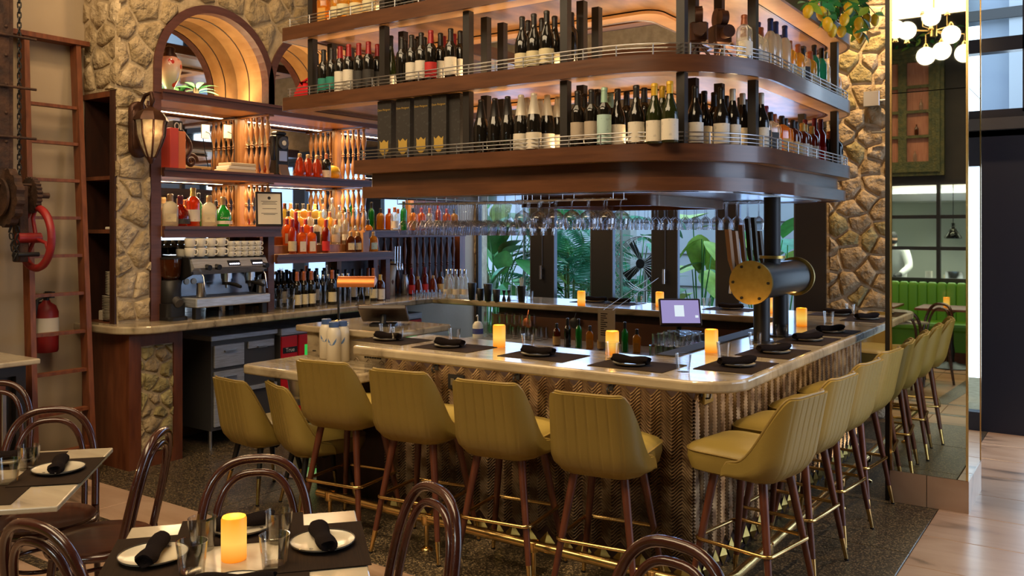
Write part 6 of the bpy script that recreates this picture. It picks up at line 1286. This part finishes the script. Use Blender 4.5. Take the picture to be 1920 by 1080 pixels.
# two antique cameras at the corner of the middle shelf
for i, u_ in enumerate((1310, 1350)):
    x, y = on_curve(u_, .16); ca = empty('antique_camera', (x, y, T2 - .003), R(25 + 20 * i)); tag(ca, 'bronze antique film camera at the corner of the middle shelf, %s of two' % ('left', 'right')[i], 'camera', 'antique cameras')
    MB().bbox(-.05, .05, -.04, .07, .10, .21, .008).build('body', M['bronze'], ca); MB().cyl((0, -.04, .155), (0, -.11, .155), .03, .036, 16).build('lens', M['bronze'], ca, smooth=True); MB().cyl((-.02, .03, .255), (.02, .03, .255), .055, seg=24).build('film_reel', M['bronze'], ca, smooth=True); MB().cyl((-.02, -.03, .245), (.02, -.03, .245), .04, seg=24).build('film_reel', M['bronze'], ca, smooth=True)
    for k in range(3): a = R(90 + 120 * k); MB().cyl((0, 0, .10), (.08 * math.cos(a), .08 * math.sin(a), 0), .008).build('tripod_leg', M['bronze'], ca, smooth=True)
# ================================================================ COURTYARD PLANTS AND FAN
rnd = random.Random(12); CY = BY + 1.2
def big(u_, y, label, n, L, W, mats, hs, name='banana_plant', seed=1, tilt=(-10, 60)):
    r2 = random.Random(seed); p = Py(u_, 430, y)
    return plant(name, (p.x, y, 0), label, [(L * r2.uniform(.7, 1.1), W * r2.uniform(.8, 1.15), r2.choice(mats), r2.uniform(0, 360), r2.uniform(*tilt), hs * r2.uniform(.45, 1.1), r2.uniform(.2, .6)) for i in range(n)], 'green')
big(915, 9.5, 'dark banana plant behind the first window pane', 18, .85, .17, ['leaf_dark', 'leaf_olive', 'leaf'], 1.9, seed=2)
big(962, 9.9, 'bright broad-leaved plant right of the banana plant', 14, .62, .20, ['leaf', 'leaf', 'leaf_bright'], 1.8, 'elephant_ear', seed=5)
big(1310, 10.4, 'bright elephant ear plant behind the tall glass door', 10, .66, .24, ['leaf_bright', 'leaf_bright', 'leaf'], 1.8, 'elephant_ear', seed=9, tilt=(-30, 20))
big(1190, 11.0, 'leafy plant behind the outdoor fan', 14, .5, .12, ['leaf', 'leaf_teal'], 1.8, 'courtyard_plant', seed=14)
big(1470, 10.6, 'bird of paradise plant behind the beer tower', 8, .6, .13, ['leaf', 'leaf_teal'], 1.6, 'courtyard_plant', seed=17)
big(1432, 11.1, 'pale leafy plant glimpsed left of the beer tower', 8, .5, .15, ['leaf_bright', 'leaf'], 1.6, 'courtyard_plant', seed=19)
def aimed(name, u0, y, label, leaves, z0=.35):
    """a clump whose leaves sit where the photograph shows them, at the clump's own distance"""
    b = Py(u0, 430, y); o = empty(name, (b.x, y, 0)); tag(o, label, 'plant'); MB().lathe([(.16, 0), (.22, z0), (.2, z0), (.15, .05)], 20).build('pot', M['terracotta'], o, smooth=True)
    for k, (u_, v_, L, W, m_, az, tilt, bend) in enumerate(leaves):
        q = Py(u_, v_, y - .12 * (k % 3)) - Vector((b.x, y, 0)); MB().tube([(0, 0, z0 - .05), (q.x * .35, q.y * .5, z0 + (q.z - z0) * .6), tuple(q)], [.014, .010, .006], 6).build('stem', M['leaf'], o, smooth=True)
        inst('leaf', leaf_mesh(L, W, m_, bend, fold=.2), o, q, (R(tilt), 0, R(az)))
aimed('elephant_ear', 1318, 9.5, 'lime green elephant ear plant in a pot behind the tall door pane', [(1312, 440, .42, .17, 'leaf_bright', 200, -60, .3), (1316, 448, .40, .16, 'leaf_bright', 110, -25, .35), (1322, 452, .38, .16, 'leaf_bright', 250, -30, .35), (1314, 455, .36, .15, 'leaf_bright', 160, -75, .2), (1318, 492, .40, .13, 'leaf', 105, -10, .25), (1330, 505, .3, .1, 'leaf', 270, -20, .4)])
aimed('banana_plant', 935, 9.2, 'glossy broad-leaved plant close behind the first window pane', [(900, 455, .5, .17, 'leaf_dark', 20, 60, .2), (918, 440, .5, .15, 'leaf_dark', 330, 50, .3), (905, 500, .5, .2, 'leaf_olive', 180, -70, .1), (948, 470, .32, .16, 'leaf', 190, -60, .3), (972, 487, .36, .15, 'leaf', 250, -15, .35), (955, 500, .34, .14, 'leaf', 100, -20, .4), (985, 440, .4, .14, 'leaf', 290, -10, .4), (930, 520, .4, .16, 'leaf_dark', 160, -50, .3), (950, 530, .35, .15, 'leaf', 220, -40, .3)])
def frond(L, m):
    mb = MB(); n = 22
    f = lambda t: Vector((0, L * t, .35 * L * t - .55 * L * t * t))
    mb.tube([f(k / 10) for k in range(11)], [.008 - .0006 * k for k in range(11)], 5)
    for i in range(3, n):
        t = i / n; p = f(t); w_ = .30 * L * math.sin(math.pi * (t * .85 + .1))
        for s_ in (-1, 1): mb.add([p, p + Vector((s_ * w_ * .5, w_ * .32, -.02)), p + Vector((s_ * w_, w_ * .55, -.12 * w_ / .3)), p + Vector((s_ * w_ * .5, w_ * .22, -.03))], [(0, 1, 2, 3)])
    return mb.mesh('frond', M[m])
FRD = [frond(1.0, 'leaf_teal'), frond(.9, 'leaf'), frond(1.1, 'leaf_teal')]
def palm(u_, y, label, n, h, seed):
    r2 = random.Random(seed); p = Py(u_, 430, y); o = empty('palm', (p.x, y, 0)); tag(o, label, 'palm', 'courtyard palms')
    for i in range(4): MB().tube([(.05 * math.cos(i * 1.6), .05 * math.sin(i * 1.6), 0), (.09 * math.cos(i * 1.6), .09 * math.sin(i * 1.6), h * (.6 + .12 * i))], .018, 6).build('cane', M['leaf_olive'], o, smooth=True)
    for i in range(n): inst('frond', r2.choice(FRD), o, (.06 * math.cos(i), .06 * math.sin(i), h * r2.uniform(.35, 1.1)), (R(r2.uniform(0, 55)), 0, R(i * 137)), (r2.uniform(.7, 1.1),) * 3)
palm(1070, 10.2, 'palm filling the lower part of the second pane', 30, 1.5, 1); palm(1098, 11.0, 'palm behind the right edge of the second pane', 22, 1.7, 2); palm(1165, 11.2, 'palm low behind the fan', 12, .8, 3)
p = Py(1207, 494, 9.9); fn = empty('outdoor_fan', (p.x, 9.9, 0)); tag(fn, 'large round pedestal fan standing outside the window', 'fan')
fr_ = .34; fz_ = p.z
for k in range(3): MB().tube([(fr_ * (1 - .0 * k) * math.cos(2 * math.pi * j / 36), -.08 + .08 * k, fz_ + fr_ * math.sin(2 * math.pi * j / 36)) for j in range(36)], .006, 5, closed=True).build('guard_ring', M['steel'], fn, smooth=True)
for k in range(28):
    a = 2 * math.pi * k / 28; MB().tube([(.06 * math.cos(a), -.10, fz_ + .06 * math.sin(a)), (.25 * math.cos(a + .12), -.11, fz_ + .25 * math.sin(a + .12)), (fr_ * math.cos(a + .2), -.06, fz_ + fr_ * math.sin(a + .2))], .0022, 4).build('guard_wire', M['steel'], fn)
for k in range(4):
    a = R(35 + 90 * k); u1 = Vector((math.cos(a), 0, math.sin(a))); v1 = Vector((-math.sin(a), .35, math.cos(a))); c = Vector((0, 0, fz_)); MB().add([c + u1 * .05 - v1 * .03, c + u1 * .31 - v1 * .06, c + u1 * .31 + v1 * .06, c + u1 * .05 + v1 * .03], [(0, 1, 2, 3)]).build('blade', M['frame_black'], fn)
MB().cyl((0, -.10, fz_), (0, .14, fz_), .06, seg=18).build('motor', M['black_metal'], fn, smooth=True); MB().cyl((0, .05, .03), (0, .05, fz_ - .05), .025).build('pole', M['steel'], fn, smooth=True); MB().lathe([(.25, 0), (.25, .02), (.04, .05)], 20).build('base', M['black_metal'], fn, smooth=True)
# wire fence strips and a white post outside
for i, (ua, ub_) in enumerate(((984, 1000), (1152, 1164))):
    a, b = Py(ua, 430, 9.2).x, Py(ub_, 430, 9.2).x; o = empty('trellis_strip', ((a + b) / 2, 9.2, 0)); tag(o, 'narrow wire trellis strip outside the %s window' % ('first', 'fan')[i], 'trellis', 'wire trellis strips')
    MB().box(a - (a + b) / 2 - .015, a - (a + b) / 2, -.02, .02, 0, 2.6).build('edge_bar', M['steel'], o); MB().box(b - (a + b) / 2, b - (a + b) / 2 + .015, -.02, .02, 0, 2.6).build('edge_bar', M['steel'], o)
    g_ = MB(); w_ = b - a; 
    for k in range(44):
        for s_ in (-1, 1): g_.cyl((-s_ * w_ / 2, 0, .2 + k * .055), (s_ * w_ / 2, 0, .2 + k * .055 + w_), .004, seg=4)
    q = g_.build('wire_mesh', M['steel'], o); q['kind'] = 'stuff'
pw = Py(1180, 430, 11.6); tag(MB().box(-.12, .12, -.1, .1, 0, 2.8).build('white_post', M['white_paint'], None, loc=(pw.x, 11.5, 0)), 'white painted post outside behind the fan', 'post')
# ---------------------------------------------------------------- lemon branch spilling from the top of the canopy
lm = empty('lemon_garland', (-1.72, 6.45, T1)); tag(lm, 'leafy lemon branch in a terracotta pot spilling from the top shelf', 'plant'); LMO = Vector((-1.72, 6.45, T1))
MB().lathe([(.08, 0), (.12, .20), (.13, .24), (.115, .24), (.09, .05)], 20).build('pot', M['terracotta'], lm, smooth=True)
LF = [leaf_mesh(.11, .028, m_, .3) for m_ in ('leaf', 'leaf_bright', 'leaf')]; LMN = MB().lathe([(.004, -.045), (.018, -.035), (.030, -.01), (.031, .012), (.02, .034), (.008, .044)], 14).mesh('lemon', M['lemon'], True)
r2 = random.Random(8)
# arching sprays: each ends where the photograph shows a cluster, at the canopy's far right end
for i, (u_, v_) in enumerate(((1515, 6), (1540, 10), (1552, 30), (1575, 8), (1560, 42), (1583, 22), (1578, 45), (1600, 12), (1610, 30), (1608, 48), (1625, 22), (1630, 55), (1613, 58), (1640, 25), (1590, 2), (1530, 2))):
    e_ = Px(u_, v_, -1.50 + .05 * (i % 3)); e_ = e_ - LMO; s_ = Vector((0, 0, .22)); mid = (s_ + e_) / 2 + Vector((0, 0, .18))
    path_ = [s_ * (1 - t) ** 2 + mid * 2 * t * (1 - t) + e_ * t * t for t in [k / 7 for k in range(8)]]
    MB().tube(path_, [.006 - .0005 * k for k in range(8)], 5).build('twig', M['stem_brown'], lm, smooth=True)
    for k in range(3, 8):
        for _ in range(2): inst('leaf', r2.choice(LF), lm, path_[k], (R(r2.uniform(-60, 40)), R(r2.uniform(-40, 40)), R(r2.uniform(0, 360))))
    if i % 4 != 3: inst('lemon', LMN, lm, e_ + Vector((0, 0, -.05)), (R(r2.uniform(-25, 25)), 0, 0))
# dried arrangement and bowl glimpsed on the far side of the canopy
db = Pz(1225, 25, T0); bo = empty('wooden_bowl', (-2.75, 6.70, T0)); tag(bo, 'terracotta bowl of dried flowers on the far upper canopy shelf', 'bowl'); MB().lathe([(.09, 0), (.16, .06), (.19, .12), (.175, .12), (.14, .05)], 24).build('bowl', M['terracotta'], bo, smooth=True)
for i in range(14): a = i * 2.4; MB().tube([(0, 0, .08), (.08 * math.cos(a), .08 * math.sin(a), .18), (.2 * math.cos(a), .2 * math.sin(a), .2 + .01 * (i % 5))], [.006, .008, .014], 5).build('dried_flower', M[('label_orange', 'label_cream', 'leaf_olive')[i % 3]], bo, smooth=True)
# ================================================================ DINING SIDE BEHIND THE CAMERA (seen in the mirror column)
bq = empty('banquette', (-2.9, -.95, 0)); tag(bq, 'green channel-tufted banquette along the rear wall', 'bench'); BQ = Vector((-2.9, -.95, 0))
def qp(name, mb, m, **k): return mb.xform(Matrix.Translation(-BQ)).build(name, M[m], bq, **k)
qp('plinth', MB().box(-5.2, -.62, -1.28, -.68, 0, .14), 'wood_panel'); qp('seat_front', MB().box(-5.2, -.62, -1.28, -.64, .14, .40), 'green_leather'); qp('seat_cushion', MB().bbox(-5.2, -.62, -1.28, -.60, .40, .50, .03), 'green_leather')
chm = MB().loft([[(x, y, z) for x, y in rrect(-.0602, -.05, .0602, .05, .02, 4)] for z in (0, .46)] + [[(x * .93, y * .9, .50) for x, y in rrect(-.0602, -.05, .0602, .05, .02, 4)], [(x * .6, y * .6, .52) for x, y in rrect(-.0602, -.05, .0602, .05, .02, 4)]]).mesh('back_channel', M['green_leather'], True, 60)
for i in range(38): inst('back_channel', chm, bq, Vector((-5.13 + i * .121, -1.22, .50)) - BQ)
make_table(-1.74, -.26, 0, 'wooden dining table in front of the green banquette', .74, .66, 'wood_panel', .76, .03, 'banquette tables'); make_table(-2.72, -.26, 0, 'second wooden dining table along the green banquette', .74, .66, 'wood_panel', .76, .03, 'banquette tables')
candle(Vector((-1.78, -.20, .76)), 'glowing amber candle on the banquette table')
chair(-1.80, 1.20, 35, 'bentwood chair on the camera side of the near dining table'); chair(-1.2, .55, 20, 'bentwood chair standing near the banquette table')
# kitchen behind the glazed hatch
kw = empty('window_kitchen'); kw['kind'] = 'structure'
fb = MB()
for x in (-2.78, -2.07, -1.42, -.90): fb.box(x, x + .05, RY - .06, RY + .02, 1.02, 2.42)
for z in (1.02, 1.46, 1.90, 2.37): fb.box(-2.78, -.85, RY - .055, RY + .015, z, z + .05)
fb.build('window_frame', M['frame_black'], kw)
for xa, xb_ in ((-2.73, -2.07), (-2.02, -1.42), (-1.37, -.90)):
    for z in (1.07, 1.51, 1.95): MB().box(xa, xb_, RY - .03, RY - .024, z, z + .39).build('pane', M['pane'], kw)
mat('kitchen_wall', (.50, .52, .46), .35, .3); 
for n_, a in (('wall_kitchen_back', (-3.7, -.1, -4.3, -4.2, 0, 2.9)), ('wall_kitchen_left', (-3.7, -3.6, -4.2, RY - .13, 0, 2.9)), ('wall_kitchen_right', (-.2, -.1, -4.2, RY - .13, 0, 2.9)), ('ceiling_kitchen', (-3.7, -.1, -4.3, RY - .13, 2.9, 3.0)), ('floor_kitchen', (-3.7, -.1, -4.3, RY - .13, -.1, 0))): struct(n_, MB().box(*a), M['kitchen_wall'])
area('kitchen_ceiling_light', (-1.9, -2.6, 2.88), (0, 0, 0), 2.4, 1.2, 260, (1, .95, .82))
kh = empty('extractor_hood', (-1.9, -3.6, 2.2)); tag(kh, 'stainless extractor hood in the kitchen', 'hood'); MB().loft([[(-1.5, -.5, 0), (1.5, -.5, 0), (1.5, .5, 0), (-1.5, .5, 0)], [(-1.5, -.5, .2), (1.5, -.5, .2), (1.5, .5, .12), (-1.5, .5, .12)], [(-1.5, -.5, .6), (1.5, -.5, .6), (1.5, .0, .6), (-1.5, .0, .6)]]).build('canopy', M['steel'], kh); MB().box(-1.5, 1.5, .49, .51, 0, .05).build('lip', M['steel'], kh)
ks = empty('kitchen_counter', (-1.9, -2.2, 0)); tag(ks, 'steel kitchen pass counter behind the hatch', 'counter'); MB().bbox(-1.5, 1.5, -.3, .3, .95, 1.0, .004).build('top', M['steel_brushed'], ks); MB().box(-1.45, 1.45, -.28, .28, 0, .95).build('body', M['steel_dark'], ks)
for i, (x, m_, r_, h_) in enumerate(((-2.30, 'white_cup', .05, .13), (-1.95, 'steel', .12, .14), (-2.05, 'label_cream', .05, .08), (-1.55, 'white_cup', .06, .12), (-1.40, 'steel', .12, .16))): tag(MB().lathe([(r_ * .9, 0), (r_, .01), (r_, h_), (r_ * .9, h_), (r_ * .85, .02)], 18).build('kitchen_tub', M[m_], None, True, loc=(x, -2.15 + .1 * (i % 2), 1.0)), '%s tub %s from the cook on the kitchen counter' % ('white' if m_ == 'white_cup' else 'steel' if m_ == 'steel' else 'cream', ORD[i]), 'tub', 'kitchen tubs')
pd = empty('pendant_lamp', (-1.92, -1.75, 1.62)); tag(pd, 'black glass pendant lamp hanging at the kitchen hatch', 'lamp'); MB().lathe([(.11, 0), (.115, .02), (.06, .10), (.03, .16), (.025, .22)], 20, cap0=False).build('shade', M['wine_black'], pd, smooth=True); MB().cyl((0, 0, .2), (0, 0, 1.28), .005).build('cord', M['rubber'], pd); MB().lathe([(.01, .03), (.03, .05), (.02, .09)], 12).build('bulb', M['lamp_bulb'], pd)
# the cook: white jacket, leaning over the pass
def cook():
    me = bpy.data.meshes.new('person'); V = [(0, 0, .95), (0, .05, 1.15), (0, .14, 1.36), (0, .22, 1.46), (0, .27, 1.54), (0, .31, 1.64), (.20, .18, 1.38), (.27, .28, 1.16), (.16, .46, 1.05), (-.20, .18, 1.38), (-.27, .28, 1.16), (-.16, .46, 1.05), (.10, -.03, .5), (.10, -.05, .04), (-.10, -.03, .5), (-.10, -.05, .04), (.10, .08, .03), (-.10, .08, .03)]
    E_ = [(0, 1), (1, 2), (2, 3), (3, 4), (4, 5), (2, 6), (6, 7), (7, 8), (2, 9), (9, 10), (10, 11), (0, 12), (12, 13), (0, 14), (14, 15), (13, 16), (15, 17)]
    me.from_pydata(V, E_, []); o = inst('person', me, None, (-2.93, -2.95, 0)); md = o.modifiers.new('skin', 'SKIN'); o.modifiers.new('smooth', 'SUBSURF').levels = 2; o.modifiers['smooth'].render_levels = 2
    RR = [.17, .175, .17, .07, .095, .09, .085, .062, .045, .085, .062, .045, .085, .055, .085, .055, .045, .045]
    for sv, r in zip(me.skin_vertices[0].data, RR): sv.radius = (r, r)
    me.skin_vertices[0].data[0].use_root = True
    me.materials.append(M['white_cloth'])
    for p_ in (o,): tag(p_, 'cook in a white jacket and black mask leaning over the kitchen pass', 'person')
    MB().lathe([(.05, -.11), (.085, -.06), (.098, .0), (.09, .06), (.05, .105)], 18).build('face', M['skin'], o, True, loc=(0, .30, 1.60)); MB().lathe([(.07, -.08), (.10, -.05), (.102, -.02)], 18, cap0=False, cap1=False).build('mask', M['rubber'], o, True, loc=(0, .30, 1.60)); MB().lathe([(.101, .02), (.10, .07), (.06, .115)], 18, cap0=False).build('hair', M['rubber'], o, True, loc=(0, .30, 1.60))
    for s_ in (-1, 1): MB().tube([(s_ * .16, .46, 1.05), (s_ * .13, .53, 1.03), (s_ * .11, .58, 1.02)], [.045, .05, .03], 8).build('glove', M['rubber'], o, True)
cook()
# ornate cabinet window above the hatch
oc = empty('ornate_wall_cabinet', (-2.50, RY, 2.50)); tag(oc, 'green and gold framed cabinet with lit wooden interior high on the rear wall', 'cabinet'); OC = Vector((-2.50, RY, 2.5))
mat('frame_green', (.055, .07, .028), .5, .2, col2=(.13, .12, .04), scale=16, bump=.5, bscale=40); mat('cab_wood', (.52, .22, .13), .5, col2=(.40, .15, .085), scale=5, stretch=(9, 1, 1))
def op_(n, mb, m, **k): return mb.build(n, M[m], oc, **k)
W0, W1, H1 = -.54, .54, 1.80
for i, (a, d) in enumerate(((0, .10), (.05, .13), (.10, .10), (.15, .07))): op_('frame_moulding', MB().box(W0 + a, W0 + a + .05, 0, d, a, H1 - a).box(W1 - a - .05, W1 - a, 0, d, a, H1 - a).box(W0 + a + .05, W1 - a - .05, 0, d, a, a + .05).box(W0 + a + .05, W1 - a - .05, 0, d, H1 - a - .05, H1 - a), 'frame_green')
op_('back_panel', MB().box(W0 + .2, W1 - .2, .002, .006, .2, H1 - .2), 'cab_wood')
for i in range(1, 4): op_('glazing_bar', MB().box(W0 + .2, W1 - .2, .03, .07, .2 + i * .35 - .02, .2 + i * .35 + .02), 'frame_green')
op_('glazing_bar', MB().box(-.055, .055, .03, .072, .2, H1 - .2), 'frame_green')
for i, (x, z) in enumerate(((-.20, .202), (.16, .202), (.18, .572), (-.20, .572), (.24, .922))): tag(MB().lathe([(.02, 0), (.028, .02), (.026, .09), (.01, .12), (.01, .15)], 12).build('cabinet_flask', M[('liq_amber', 'liq_clear', 'liq_brown')[i % 3]], None, True, loc=OC + Vector((x, .036 - .0, z + (0.0))) ), 'small flask %s in the ornate wall cabinet' % ORD[i], 'flask', 'flasks in the wall cabinet')
# chandelier of globes over the dining tables
ch = empty('globe_chandelier', (-1.66, 1.50, 3.93)); tag(ch, 'brass chandelier with white glass globes above the dining tables', 'chandelier'); CH_ = Vector((-1.66, 1.50, 3.93))
MB().cyl((0, 0, -.05), (0, 0, CEIL - 3.93), .010).build('down_rod', M['brass'], ch); MB().cyl((0, 0, -.06), (0, 0, .06), .035, seg=16).build('hub', M['brass'], ch, smooth=True); MB().lathe([(.08, CEIL - 3.93 - .03), (.08, CEIL - 3.93)], 20).build('ceiling_rose', M['brass'], ch)
def sphere(r, n=16, m=10): return MB().lathe([(max(.001, r * math.sin(math.pi * k / m)), -r * math.cos(math.pi * k / m)) for k in range(m + 1)], n)
GLM = sphere(.098).mesh('globe', M['globe_light'], True, 180)
for (x, y, z) in ((-2.003, 10.289, 3.945), (-1.907, 10.40, 3.939), (-1.681, 10.512, 4.08), (-1.758, 10.459, 4.244), (-1.536, 10.612, 4.238), (-1.502, 10.635, 3.887), (-1.729, 10.479, 3.652), (-1.589, 10.60, 3.711), (-1.382, 10.719, 3.682)):
    p = Vector((x, 12.04 - y, z)) - CH_; el = Vector((p.x, p.y, p.z * .15)) if abs(p.z) > .15 else p * .6
    arm = MB().tube([(0, 0, 0), tuple(el), tuple(p)], .005, 6).build('arm', M['brass'], ch, smooth=True); inst('globe', GLM, arm, p); MB().lathe([(.03, 0), (.02, .03), (.008, .05)], 12).build('gallery', M['brass'], arm, True, loc=p + Vector((0, 0, .09 if p.z < 0 else -.14)))
# greenery garland on the dark wall in the mirror
gl = empty('wall_garland', (-2.3, RY + .08, 4.42)); tag(gl, 'trailing garland of leaves along the top of the ornate cabinet', 'garland'); r2 = random.Random(6)
MB().tube([(-1.0 + .1 * k, .04 * math.sin(k), .05 * math.sin(k * 1.7)) for k in range(20)], .006, 5).build('vine', M['stem_brown'], gl, smooth=True)
for i in range(90): inst('leaf', LF[i % 3], gl, (-1.0 + 1.9 * r2.random(), .05 * r2.random(), r2.uniform(-.12, .10)), (R(r2.uniform(-70, 30)), R(r2.uniform(-40, 40)), R(r2.uniform(0, 360))), (1.1,) * 3)
